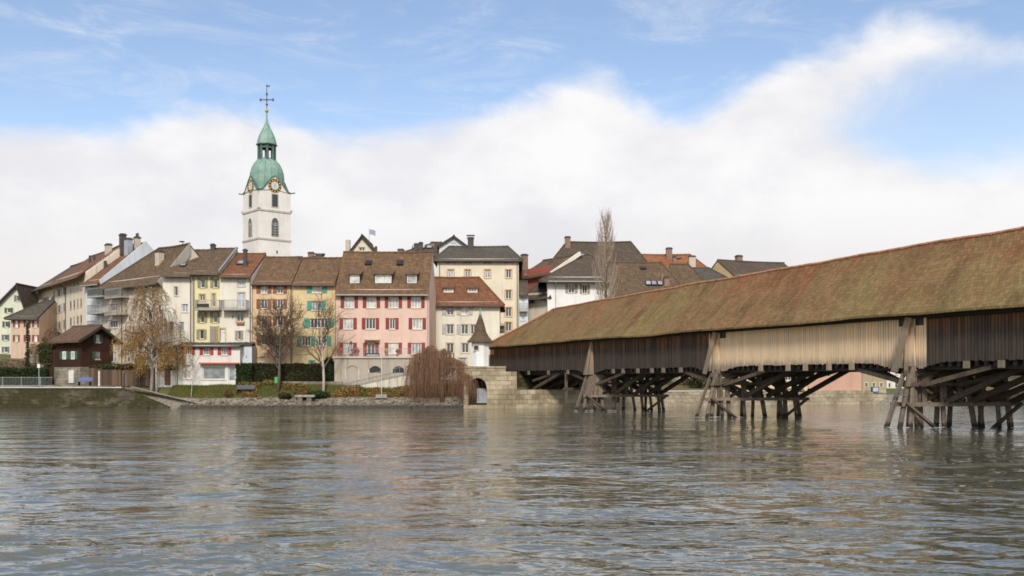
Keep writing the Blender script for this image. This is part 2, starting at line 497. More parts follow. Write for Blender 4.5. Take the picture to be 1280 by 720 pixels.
bridge_roof_mat()
simple('ridge_clay', (0.38, 0.18, 0.10), 0.9, var=0.45, scale=2.5)
planks('boards_dark', (0.072, 0.058, 0.048), (0.20, 0.092, 0.04), (0.018, 0.015, 0.013), 5.1, 7.1, 0.35, 0.8)
planks('boards_pale', (0.74, 0.56, 0.37), (0.80, 0.54, 0.30), (0.50, 0.36, 0.22), 4.6, 7.2, 0.16, 0.4, graylow=((0.17, 0.145, 0.125), 3.9, 5.1))
planks('boards_buttress', (0.20, 0.165, 0.13), (0.38, 0.25, 0.14), (0.07, 0.06, 0.05), 3.6, 7.2, 0.5, 0.6)
planks('boards_chalet', (0.050, 0.024, 0.016), (0.065, 0.03, 0.018), (0.025, 0.014, 0.01), 3.0, 8.0, 0.3, 0.5)
planks('boards_fence', (0.13, 0.085, 0.06), (0.16, 0.10, 0.07), (0.06, 0.045, 0.035), 2.0, 6.0, 0.7, 0.6)
timber('timber_pile', (0.25, 0.195, 0.145), (0.085, 0.068, 0.052), wet=(0.028, 0.022, 0.016), var=0.6)
timber('timber_brace', (0.145, 0.105, 0.074), (0.045, 0.035, 0.027), wet=(0.025, 0.02, 0.015), var=0.7)
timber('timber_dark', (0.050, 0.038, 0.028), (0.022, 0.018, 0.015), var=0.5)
stone('stone_abutment', (0.40, 0.32, 0.20), (0.70, 0.60, 0.43), (0.24, 0.20, 0.14), 0.95, 0.5, moss=(0.15, 0.11, 0.06), mossamt=0.4)
stone('stone_quay', (0.085, 0.07, 0.05), (0.19, 0.155, 0.11), (0.05, 0.043, 0.033), 0.8, 0.4, moss=(0.034, 0.030, 0.004), mossamt=1.0)
stone('stone_rubble', (0.30, 0.26, 0.20), (0.46, 0.40, 0.31), (0.22, 0.2, 0.16), 0.6, 0.35, moss=(0.09, 0.085, 0.04), mossamt=0.5)
stone('stone_river_base', (0.38, 0.31, 0.21), (0.58, 0.50, 0.37), (0.30, 0.25, 0.18), 0.8, 0.45, moss=(0.14, 0.11, 0.06), mossamt=0.45)
leafy('leaf_hedge', (0.022, 0.040, 0.014), (0.055, 0.075, 0.028))
leafy('leaf_hedge_brown', (0.05, 0.042, 0.02), (0.085, 0.065, 0.032), (0.04, 0.045, 0.018))
leafy('leaf_gold', (0.42, 0.23, 0.045), (0.58, 0.36, 0.09), (0.34, 0.21, 0.06), 0.35)
leafy('leaf_green', (0.045, 0.062, 0.02), (0.10, 0.105, 0.035), (0.10, 0.07, 0.03))
leafy('leaf_olive', (0.085, 0.075, 0.03), (0.15, 0.12, 0.05), (0.06, 0.065, 0.025))
leafy('leaf_russet', (0.15, 0.06, 0.025), (0.22, 0.11, 0.045), (0.10, 0.085, 0.03))
leafy('leaf_meadow', (0.23, 0.155, 0.055), (0.34, 0.18, 0.065), (0.14, 0.15, 0.04))
leafy('grass_blade', (0.10, 0.14, 0.03), (0.17, 0.19, 0.05), (0.20, 0.16, 0.055))
leafy('leaf_ivy', (0.018, 0.035, 0.014), (0.04, 0.06, 0.022))
timber('bark_grey', (0.13, 0.105, 0.085), (0.06, 0.05, 0.04), var=0.3)
timber('bark_birch', (0.62, 0.58, 0.52), (0.30, 0.27, 0.23), var=0.2)
timber('twig_brown', (0.18, 0.115, 0.07), (0.11, 0.07, 0.045), var=0.6)
timber('twig_red', (0.25, 0.135, 0.075), (0.13, 0.07, 0.042), var=0.9)
timber('twig_poplar', (0.44, 0.35, 0.26), (0.30, 0.235, 0.175), var=0.5)
timber('rock_grey', (0.27, 0.225, 0.17), (0.13, 0.11, 0.085), wet=(0.06, 0.052, 0.04), var=0.8)


# ------------------------------------------------------------------ mesh building
class MB:
    """Collects faces, builds ONE mesh object; UVs are metres measured on each face (u level, v up the slope)."""
    def __init__(self, xf=None):
        self.v, self.f = [], []
        self.xf = xf

    def add(self, pts, faces):
        n = len(self.v)
        self.v.extend([tuple(self.xf @ Vector(p)) for p in pts] if self.xf else [tuple(p) for p in pts])
        self.f.extend([tuple(i + n for i in f) for f in faces])

    def quad(self, a, b, c, d):
        self.add([a, b, c, d], [(0, 1, 2, 3)])

    def box(self, x0, x1, y0, y1, z0, z1):
        self.add([(x0, y0, z0), (x1, y0, z0), (x1, y1, z0), (x0, y1, z0), (x0, y0, z1), (x1, y0, z1), (x1, y1, z1), (x0, y1, z1)],
                 [(0, 3, 2, 1), (4, 5, 6, 7), (0, 1, 5, 4), (1, 2, 6, 5), (2, 3, 7, 6), (3, 0, 4, 7)])

    def prism(self, poly, d):
        """Extrude a planar polygon (list of points) by vector d."""
        n = len(poly)
        d = Vector(d)
        pts = [Vector(p) for p in poly]
        pts += [p + d for p in pts]
        self.add(pts, [tuple(range(n))[::-1], tuple(range(n, 2 * n))] + [(i, (i + 1) % n, n + (i + 1) % n, n + i) for i in range(n)])

    def beam(self, a, b, w, h, up=(0, 0, 1)):
        a, b = Vector(a), Vector(b)
        d = (b - a).normalized()
        s = d.cross(Vector(up))
        if s.length < 1e-3:
            s = d.cross(Vector((0, 1, 0)))
        s.normalize()
        t = s.cross(d).normalized()
        s *= w / 2
        t *= h / 2
        c = [a - s - t, a + s - t, a + s + t, a - s + t, b - s - t, b + s - t, b + s + t, b - s + t]
        self.add(c, [(0, 3, 2, 1), (4, 5, 6, 7), (0, 1, 5, 4), (1, 2, 6, 5), (2, 3, 7, 6), (3, 0, 4, 7)])

    def tube(self, pts, radii, n=6, cap=True):
        pts = [Vector(p) for p in pts]
        rings = []
        for i, p in enumerate(pts):
            d = (pts[min(i + 1, len(pts) - 1)] - pts[max(i - 1, 0)])
            d = d.normalized() if d.length > 1e-6 else Vector((0, 0, 1))
            s = d.cross(Vector((0.31, 0.95, 0.05)))
            if s.length < 0.05:
                s = d.cross(Vector((1, 0, 0)))
            s.normalize()
            t = d.cross(s)
            r = radii[i] if isinstance(radii, (list, tuple)) else radii
            rings.append([p + s * (r * math.cos(2 * math.pi * k / n)) + t * (r * math.sin(2 * math.pi * k / n)) for k in range(n)])
        V = [q for ring in rings for q in ring]
        F = []
        for i in range(len(rings) - 1):
            for k in range(n):
                F.append((i * n + k, i * n + (k + 1) % n, (i + 1) * n + (k + 1) % n, (i + 1) * n + k))
        if cap:
            F.append(tuple(range(n))[::-1])
            F.append(tuple((len(rings) - 1) * n + k for k in range(n)))
        self.add(V, F)

    def lathe(self, prof, n=16, c=(0, 0, 0), phase=0.0):
        """prof: list of (radius, z)."""
        V, F = [], []
        for r, z in prof:
            for k in range(n):
                a = 2 * math.pi * k / n + phase
                V.append((c[0] + r * math.cos(a), c[1] + r * math.sin(a), c[2] + z))
        for i in range(len(prof) - 1):
            for k in range(n):
                F.append((i * n + k, i * n + (k + 1) % n, (i + 1) * n + (k + 1) % n, (i + 1) * n + k))
        F.append(tuple(range(n))[::-1])
        F.append(tuple((len(prof) - 1) * n + k for k in range(n)))
        self.add(V, F)

    def grid(self, rows):
        """rows: list of equally long lists of points."""
        m = len(rows[0])
        self.add([p for r in rows for p in r], [(i * m + j, i * m + j + 1, (i + 1) * m + j + 1, (i + 1) * m + j) for i in range(len(rows) - 1) for j in range(m - 1)])

    def build(self, name, mat, parent=None, smooth=False, uv=True, loc=None):
        me = bpy.data.meshes.new(name)
        vs = self.v
        if loc is not None:
            vs = [(a - loc[0], b - loc[1], c - loc[2]) for a, b, c in vs]
        me.from_pydata(vs, [], self.f)
        me.materials.append(MATS[mat])
        if smooth:
            me.polygons.foreach_set('use_smooth', [True] * len(me.polygons))
        if uv:
            face_uv(me)
        ob = bpy.data.objects.new(name, me)
        COL.objects.link(ob)
        if parent is not None:
            ob.parent = parent
        if loc is not None:
            ob.location = loc
        return ob


def face_uv(me):
    n = len(me.polygons)
    if not n:
        return
    nr = np.empty(n * 3, np.float32); me.polygons.foreach_get('normal', nr); nr = nr.reshape(-1, 3)
    tot = np.empty(n, np.int32); me.polygons.foreach_get('loop_total', tot)
    li = np.empty(len(me.loops), np.int32); me.loops.foreach_get('vertex_index', li)
    co = np.empty(len(me.vertices) * 3, np.float32); me.vertices.foreach_get('co', co); co = co.reshape(-1, 3)
    u = np.stack([-nr[:, 1], nr[:, 0], np.zeros(n)], 1)
    ln = np.linalg.norm(u, axis=1)
    flat = ln < 0.08
    u[flat] = (1, 0, 0); ln[flat] = 1
    u /= ln[:, None]
    # keep one sign so that neighbouring faces agree
    sgn = np.where(np.abs(u[:, 0]) > 0.2, np.sign(u[:, 0]), np.sign(u[:, 1])); sgn[sgn == 0] = 1
    u *= sgn[:, None]
    v = np.cross(nr, u)
    v *= np.where(v[:, 2] < 0, -1, 1)[:, None]
    fi = np.repeat(np.arange(n), tot)
    pc = co[li]
    uv = np.stack([(pc * u[fi]).sum(1), (pc * v[fi]).sum(1)], 1).astype(np.float32)
    me.uv_layers.new(name='UVMap').data.foreach_set('uv', uv.ravel())


def tag(o, label=None, cat=None, group=None, kind=None):
    for k, v in (('label', label), ('category', cat), ('group', group), ('kind', kind)):
        if v:
            o[k] = v
    return o


def thing(name, label, cat, loc=(0, 0, 0), rz=0.0, group=None):
    o = bpy.data.objects.new(name, None)
    o.empty_display_size = 0.5
    COL.objects.link(o)
    o.location = loc
    o.rotation_euler = (0, 0, rz)
    return tag(o, label, cat, group)


# ------------------------------------------------------------------ terrain: one sheet, river bed included
BANK = [(-3000, 105.5), (-150, 105.5), (-0.7, 105.5), (34.5, 121.0), (41, 122.6), (47.5, 124.3), (64, 128.5), (150, 146), (3000, 700)]


def bank_y(x):
    for (x0, y0), (x1, y1) in zip(BANK, BANK[1:]):
        if x <= x1:
            return y0 + (y1 - y0) * (x - x0) / (x1 - x0)
    return BANK[-1][1]


SLOPE = [(-3000, 1.2), (-400, 1.3), (-112, 1.25), (-104, 1.05), (-101.5, 0.75), (-99.5, -0.4), (-92, -1.6), (-30, -3), (-5, -2.2), (-2, -1.0), (-0.6, -0.3), (0.0, -0.05), (0.6, 0.35), (1.3, 1.0), (1.9, 1.45),
         (2.6, 1.95), (3.2, 2.25), (6.0, 2.34), (9, 2.38), (14, 2.9), (22, 3.6), (40, 4.6), (80, 6), (160, 8), (400, 10), (1000, 14), (3000, 20)]
WALLED = [(-0.6, -0.6), (0.0, -0.4), (0.6, 1.7), (1.4, 1.9)]


def prof(tab, d):
    for (a, za), (b, zb) in zip(tab, tab[1:]):
        if d <= b:
            return za + (zb - za) * (d - a) / (b - a) if d > a else za
    return tab[-1][1]


def ground_z(x, y):
    d = y - bank_y(x)
    z = prof(SLOPE, d)
    # behind the quay walls (far left, and from the abutment rightwards) the land starts level
    wl = min(1, max(0, (-36.5 - x) / 6)) + min(1, max(0, (x + 5.2) / 0.8))
    if wl > 0 and -3 < d < 6:
        if -5.4 < x < -0.3 and d < 1.75:
            zw = -0.3
        elif d > 0.35:
            zw = 1.95
        elif d > 0:
            zw = -0.3 + 2.25 * d / 0.35
        else:
            zw = -0.3 + d * 0.3
        z = z * (1 - wl) + min(zw, 2.3) * wl
    if d > 5.5:
        # the old town stands on a rise to the left of the picture
        z += min(1.0, max(0.0, (d - 5.5) / 12)) * min(2.4, max(0.0, (-20 - x) / 22))
    if 0.3 < d < 6 and wl < 1:
        z += 0.13 * mnoise.noise(Vector((x * 0.35, y * 0.5, 0))) * (1 - wl)
    return z


def ground_material():
    m, g, b, tc = new_mat('ground_mix')
    o = tc.outputs['Object']
    a = g.noise(o, 0.35, 8, 0.7)
    f = g.noise(o, 3.5, 7, 0.75)
    grass = g.mix(g.maprange(f, 0.3, 0.7), (0.05, 0.07, 0.018), (0.12, 0.125, 0.035))
    earth = g.mix(g.maprange(f, 0.3, 0.7), (0.10, 0.065, 0.035), (0.20, 0.13, 0.07))
    col = g.mix(g.maprange(a, 0.42, 0.6, 0, 1, True), grass, earth)
    gravel = g.mix(g.maprange(f, 0.35, 0.65), (0.11, 0.095, 0.075), (0.30, 0.26, 0.21))
    zz = g.n('ShaderNodeSeparateXYZ', ins={0: o}).outputs[2]
    low = g.math('ADD', zz, g.math('MULTIPLY', g.math('SUBTRACT', a, 0.5), 0.8))
    col = g.mix(g.maprange(low, 1.35, 1.05, 0, 1, True), col, gravel)          # flood line: bare stones below, soil and grass above
    g.set(b.inputs['Base Color'], col)
    b.inputs['Roughness'].default_value = 0.95
    bump(g, b, f, 0.6, 0.06)


ground_material()


def build_ground():
    xs = [-3000, -1500, -700, -400, -250, -160] + [-130 + i * 1.0 for i in range(0, 241)] + [120, 150, 220, 400, 800, 1600, 3000]
    ds = [-3000, -1200, -400, -200, -112, -104, -101.5, -99.5, -92, -60, -30, -12, -5, -2, -1, -0.6, -0.2, 0, 0.35, 0.5, 1, 1.5, 2, 2.5, 3, 3.6, 4.2, 5, 6, 7.5, 9, 11, 14, 17, 22, 30, 40, 55, 80, 120, 200, 400, 1000, 2000, 3000]
    rows = [[(x, bank_y(x) + d, ground_z(x, bank_y(x) + d)) for x in xs] for d in ds]
    mb = MB()
    mb.grid(rows)
    tag(mb.build('ground', 'ground_mix', smooth=True), 'earth and grass river bank with the land behind it', None, None, 'structure')


build_ground()


# ------------------------------------------------------------------ river: real waves near the camera, ripples by bump
def water_material():
    m, g, b, tc = new_mat('river_water')
    o = tc.outputs['Object']
    big = g.noise(g.mapping(o, scale=(0.05, 0.11, 1)), 1.0, 4, 0.6)
    patch = g.noise(g.mapping(o, scale=(0.10, 0.20, 1)), 1.0, 5, 0.6, 0.6)
    g.set(b.inputs['Base Color'], g.mix(g.maprange(big, 0.35, 0.65), (0.082, 0.086, 0.060), (0.112, 0.110, 0.078)))
    b.inputs['Roughness'].default_value = 0.03
    b.inputs['IOR'].default_value = 1.58
    b.inputs['Specular IOR Level'].default_value = 0.5
    r1 = g.noise(g.mapping(o, scale=(0.8, 1.5, 1)), 1.1, 3, 0.5, 0.6)
    r2 = g.noise(g.mapping(o, scale=(0.8, 1.5, 1)), 4.2, 2, 0.5, 0.4)
    r0 = g.noise(g.mapping(o, scale=(0.22, 0.36, 1)), 1.0, 3, 0.55, 0.8)
    h = g.math('ADD', g.math('ADD', r1, g.math('MULTIPLY', r2, 0.22)), g.math('MULTIPLY', r0, 3.2))
    h = g.math('MULTIPLY', h, g.maprange(patch, 0.33, 0.66, 0.35, 1.15, True))
    bump(g, b, h, 1.0, 0.046)


water_material()


def build_water():
    rng = np.random.RandomState(5)
    ys = [-3.0, 2.0, 6.0]
    y = 9.0
    while y < 118:
        ys.append(y)
        y += 0.055 + 0.0042 * (y - 9) + 0.00011 * (y - 9) ** 2
    ys += [128, 150, 190, 260, 400, 720]
    ys = np.array(ys)
    nx = 430
    t = np.linspace(-1, 1, nx)
    xs = np.sign(t) * (np.abs(t) * 9 + 52 * np.abs(t) ** 2.4)
    xs = np.concatenate([[-2500, -900, -400, -200, -120], xs, [120, 200, 400, 900, 2500]])
    X, Y = np.meshgrid(xs, ys)
    Z = np.zeros_like(X)
    patch = np.zeros_like(X)
    for i in range(10):
        k = 2 * math.pi / rng.uniform(5, 16)
        a = rng.uniform(0, 2 * math.pi)
        patch += np.sin(k * (X * math.cos(a) * 0.6 + Y * math.sin(a)) + rng.uniform(0, 6.28))
    patch = 1.0 / (1 + np.exp(-patch * 0.8))
    sp = np.gradient(ys)[:, None]
    for lam, amp, cnt in ((4.5, 0.0075, 10), (2.3, 0.0072, 14), (1.2, 0.0074, 20), (0.65, 0.0062, 24), (0.36, 0.0044, 26)):
        for i in range(cnt):
            l = lam * rng.uniform(0.7, 1.4)
            a = rng.normal(math.pi / 2, 0.75)
            k = 2 * math.pi / l
            ph = k * (X * math.cos(a) + Y * math.sin(a)) + rng.uniform(0, 6.28)
            s = np.sin(ph + 0.5 * np.sin(0.31 * k * (X * math.sin(a) - Y * math.cos(a)) + rng.uniform(0, 6.28)))
            Z += amp * rng.uniform(0.5, 1.2) * s * (0.3 + 1.0 * patch) / math.sqrt(cnt / 6) * np.clip(l / sp / 3.0 - 1.0, 0, 1)
    fade = np.clip((118 - Y) / 50, 0, 1) * np.clip((58 - np.abs(X)) / 12, 0, 1) * np.clip((Y - 5) / 5, 0, 1)
    Z *= fade
    me = bpy.data.meshes.new('river_water')
    ny, nxx = X.shape
    me.vertices.add(ny * nxx)
    me.vertices.foreach_set('co', np.stack([X, Y, Z], -1).astype(np.float32).ravel())
    idx = np.arange(ny * nxx).reshape(ny, nxx)
    q = np.stack([idx[:-1, :-1], idx[:-1, 1:], idx[1:, 1:], idx[1:, :-1]], -1).reshape(-1, 4)
    nf = len(q)
    me.loops.add(nf * 4)
    me.polygons.add(nf)
    me.loops.foreach_set('vertex_index', q.ravel().astype(np.int32))
    me.polygons.foreach_set('loop_start', np.arange(0, nf * 4, 4, dtype=np.int32))
    me.polygons.foreach_set('use_smooth', np.ones(nf, bool))
    me.update(calc_edges=True)
    me.materials.append(MATS['river_water'])
    ob = bpy.data.objects.new('river_water', me)
    COL.objects.link(ob)
    tag(ob, 'grey green rippling river across the foreground', None, None, 'structure')


build_water()

# ------------------------------------------------------------------ the covered wooden bridge
BX0, BY0 = 24.2, 60.5                                        # where the downstream wall passes pier three
U = Vector((-0.4164, 0.9092, 0))                             # along the bridge, towards the old town
W = Vector((0.9092, 0.4164, 0))                              # across it, away from the camera
SKEW = Vector((1, 0, 0))                                     # piers lie along the current
BW = 7.0
Z_DECK, Z_EAVE, Z_RIDGE = 4.1, 6.93, 11.68
S_NEAR, S_FAR = -42.0, 64.4


def B(s, w, z):
    p = Vector((BX0, BY0, 0)) + U * s + W * w
    return Vector((p.x, p.y, z))


PIERS = [0.0, 19.5, 39.5]                                    # positions along the bridge of the three piers in view
PIER_NEAR = -20.5                                            # one more stands outside the frame, not built
bridge = thing('covered_bridge', 'long covered wooden bridge with mossy tiled roof standing on timber piers in the river', 'bridge', B(0, 0, 0), 0)
BO = bridge.location.copy()


def bobj(mb, name, mat, parent=bridge, smooth=False):
    """Build in world metres, store relative to the bridge's base."""
    mb.v = [(a - BO.x, b - BO.y, c) for a, b, c in mb.v]
    return mb.build(name, mat, parent, smooth)


def build_bridge():
    rng = random.Random(11)
    # roof: a sagging sheet of tiles over both slopes, hipped at the town end
    ov = 0.85
    hip0, hip1 = 54.5, S_FAR + 0.75
    half = BW / 2

    def roof_z(s, w):
        e = min(w + ov, BW + ov - w) / (half + ov)                  # 0 eaves .. 1 ridge
        e = max(0.0, min(1.0, e))
        rise = Z_RIDGE - Z_EAVE
        rise -= max(0.0, 0.012 * (s + 6))
        z = Z_EAVE + rise * (e * 0.9 + 0.1 * e * e)                 # slight bell-cast at the eaves
        run = (1 - e) * 6.3 / 0.3
        z += 0.035 * (run - math.floor(run)) * -1.0                  # tile courses
        if s > hip0:
            h = max(0.0, (hip1 - s) / (hip1 - hip0))
            z = min(z, Z_EAVE + rise * (h * 0.9 + 0.1 * h * h))
        z += 0.11 * mnoise.noise(Vector((s * 0.16, w * 0.3, 3.1))) + 0.03 * mnoise.noise(Vector((s * 0.7, w * 0.9, 1.7)))
        z -= 0.05 * (1 - math.cos((s - PIERS[0]) / 20.5 * 2 * math.pi)) * 0.5
        return z

    ss = []
    s = S_NEAR
    while s < hip1:
        ss.append(s)
        s += 0.5
    ss.append(hip1)
    es = sorted({round(1 - k * 0.3 / 6.3 - d, 5) for k in range(0, 21) for d in (0.0, 0.0465)} | {0.0, 1.0})
    es = [e for e in es if 0 <= e <= 1]
    ws = [-ov + e * (half + ov) for e in es] + [BW + ov - e * (half + ov) for e in es[::-1][1:]]
    topr = [[B(s, w, roof_z(s, w)) for w in ws] for s in ss]
    mb = MB()
    mb.grid(topr)
    und = [[p - Vector((0, 0, 0.11)) for p in r] for r in topr]
    mb.grid([r[::-1] for r in und])
    for j in (0, len(ws) - 1):
        mb.grid([[topr[i][j] for i in range(len(ss))], [und[i][j] for i in range(len(ss))]])
    for i in (0, len(ss) - 1):
        mb.grid([topr[i], und[i]])
    roof = bobj(mb, 'roof', 'tiles_bridge')
    # ridge tiles, one after the other
    mb = MB()
    s = S_NEAR
    while s < hip0 - 0.3:
        z = roof_z(s + 0.2, half) + 0.02
        z2 = roof_z(s + 0.6, half) + 0.02
        mb.tube([B(s, half, z), B(s + 0.43, half, z2 + 0.015)], [0.12, 0.10], 8)
        s += 0.4
    for sgn in (-1, 1):                                              # hips
        for i in range(22):
            t0, t1 = i / 22, (i + 1.06) / 22
            a = [hip0 + (hip1 - hip0) * t for t in (t0, t1)]
            q = [B(s_, half + sgn * (half + ov) * t, roof_z(s_, half + sgn * (half + ov) * t * 0.995) + 0.03) for s_, t in zip(a, (t0, t1))]
            mb.tube(q, [0.13, 0.11], 6)
    bobj(mb, 'ridge_tiles', 'ridge_clay', roof)
    # eaves board and rafter feet
    mb = MB()
    s = S_NEAR + 0.4
    while s < S_FAR:
        mb.beam(B(s, -0.62, Z_EAVE - 0.14), B(s, 0.3, Z_EAVE + 0.55), 0.12, 0.14)
        s += 0.9
    mb.beam(B(S_NEAR, -0.06, Z_EAVE - 0.2), B(S_FAR, -0.06, Z_EAVE - 0.2), 0.1, 0.25)
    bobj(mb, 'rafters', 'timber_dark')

    # boarded walls, one part per stretch between piers; boards hang to slightly different depths
    def bottom(s):
        d = min(abs(s - p - 0.3) for p in PIERS + [PIER_NEAR])
        return Z_DECK - 0.12 - 0.36 * max(0.0, min(1.0, (2.9 - d) / 1.7))

    def wall(s0, s1, w, mat, sign, top=Z_EAVE - 0.14, gaps=()):
        m = MB()
        s = s0
        while s < s1 - 0.02:
            bw = min(rng.uniform(0.17, 0.27), s1 - s)
            if s1 - s - bw < 0.08:
                bw = s1 - s
            zb = bottom(s) + rng.uniform(-0.05, 0.035)
            o = rng.uniform(0, 0.018) * sign
            zt = top
            for g0, g1 in gaps:
                if g0 < s + bw / 2 < g1:
                    zt = top - 0.62
            a, b_ = B(s + 0.018, w + o, zb), B(s + bw - 0.018, w + o, zb + rng.uniform(-0.01, 0.01))
            m.prism([a, b_, Vector((b_.x, b_.y, zt)), Vector((a.x, a.y, zt))], W * 0.035 * (-sign if sign else 1))
            s += bw
        return bobj(m, 'wall_boards', mat)

    gp = [(PIERS[0] - 0.95, PIERS[0] - 0.35), (PIERS[0] + 0.45, PIERS[0] + 0.95), (PIERS[1] - 1.05, PIERS[1] - 0.4), (PIERS[1] + 0.45, PIERS[1] + 1.0)]
    wall(S_NEAR, PIERS[0] - 1.12, 0.0, 'boards_dark', -1, top=Z_EAVE - 0.42)['label'] = 'dark weathered boarding nearest the camera'
    wall(PIERS[0] - 1.12, PIERS[1] + 1.15, 0.0, 'boards_pale', -1, gaps=gp)['label'] = 'pale new boarding between the two nearest piers'
    wall(PIERS[1] + 1.15, S_FAR - 1.9, 0.0, 'boards_dark', -1, top=Z_EAVE - 0.3)['label'] = 'dark weathered boarding towards the town'
    wall(S_FAR - 1.9, S_FAR, 0.0, 'boards_dark', -1, top=Z_EAVE - 0.1)
    wall(S_NEAR, S_FAR, BW, 'boards_dark', 1)
    m = MB()                                                          # dark sheet for the deep shadow under the eaves, plus the two end walls
    m.prism([B(S_NEAR, 0.09, Z_DECK), B(S_FAR - 0.05, 0.09, Z_DECK), B(S_FAR - 0.05, 0.09, Z_EAVE - 0.15), B(S_NEAR, 0.09, Z_EAVE - 0.15)], W * 0.05)
    m.prism([B(S_FAR, 0.05, Z_DECK - 0.2), B(S_FAR, 1.6, Z_DECK - 0.2), B(S_FAR, 1.6, Z_EAVE - 0.1), B(S_FAR, 0.05, Z_EAVE - 0.1)], U * 0.05)
    m.prism([B(S_FAR, BW - 1.6, Z_DECK - 0.2), B(S_FAR, BW - 0.05, Z_DECK - 0.2), B(S_FAR, BW - 0.05, Z_EAVE - 0.1), B(S_FAR, BW - 1.6, Z_EAVE - 0.1)], U * 0.05)
    bobj(m, 'shade_backing_and_ends', 'timber_dark')
    # battens on the dark stretches
    for s in (26.5, 31.2, 33.4, 44.5, 48.2, 52.0, 56.0):
        m = MB()
        m.beam(B(s, -0.06, bottom(s) - 0.05), B(s, -0.06, Z_EAVE - 0.35), 0.16, 0.06, up=W)
        bobj(m, 'batten', 'boards_dark')
    # small openings under the eaves beside the piers: a dark panel stands for the shade inside
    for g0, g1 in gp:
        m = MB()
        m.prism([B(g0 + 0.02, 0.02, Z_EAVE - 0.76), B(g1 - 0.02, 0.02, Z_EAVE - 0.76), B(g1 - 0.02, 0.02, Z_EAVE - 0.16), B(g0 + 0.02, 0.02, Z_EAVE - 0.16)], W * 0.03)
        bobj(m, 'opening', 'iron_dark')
    # deck and cross joists
    m = MB()
    m.prism([B(S_NEAR, 0.16, Z_DECK - 0.12), B(S_FAR - 0.1, 0.16, Z_DECK - 0.12), B(S_FAR - 0.1, BW - 0.16, Z_DECK - 0.12), B(S_NEAR, BW - 0.16, Z_DECK - 0.12)], (0, 0, 0.2))
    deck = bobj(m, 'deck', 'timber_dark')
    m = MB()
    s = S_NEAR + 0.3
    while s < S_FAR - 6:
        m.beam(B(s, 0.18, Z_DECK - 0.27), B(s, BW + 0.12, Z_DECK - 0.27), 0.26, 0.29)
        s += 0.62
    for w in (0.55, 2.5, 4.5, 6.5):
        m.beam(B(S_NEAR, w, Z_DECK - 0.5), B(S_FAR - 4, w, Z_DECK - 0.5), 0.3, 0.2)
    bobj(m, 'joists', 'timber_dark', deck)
    # hanging posts that show below the boards
    for p in PIERS + [PIER_NEAR]:
        for ds, mat in ((-4.0, 0), (-8.3, 0), (-12.4, 0), (5.0, 0), (9.4, 0), (14.2, 0)):
            s = p + ds
            if abs(min((abs(s - q), s) for q in PIERS + [PIER_NEAR])[0]) < 3.0:
                continue
            pale = PIERS[0] < s < PIERS[1]
            if any(abs(s - q) < 1.6 for q in HANG):
                continue
            HANG.append(s)
            m = MB()
            m.beam(B(s, -0.03, bottom(s) - 0.42), B(s, -0.03, bottom(s) + (0.0 if not pale else 0.2)), 0.36, 0.16, up=W)
            bobj(m, 'hanging_post', 'boards_pale' if pale else 'boards_buttress')
    # little orange notice by the town end
    m = MB()
    m.prism([B(63.1, -0.06, 6.02), B(64.25, -0.06, 6.02), B(64.25, -0.06, 6.62), B(63.1, -0.06, 6.62)], W * 0.03)
    bobj(m, 'notice_plate', 'orange_plate')


HANG = []
build_bridge()


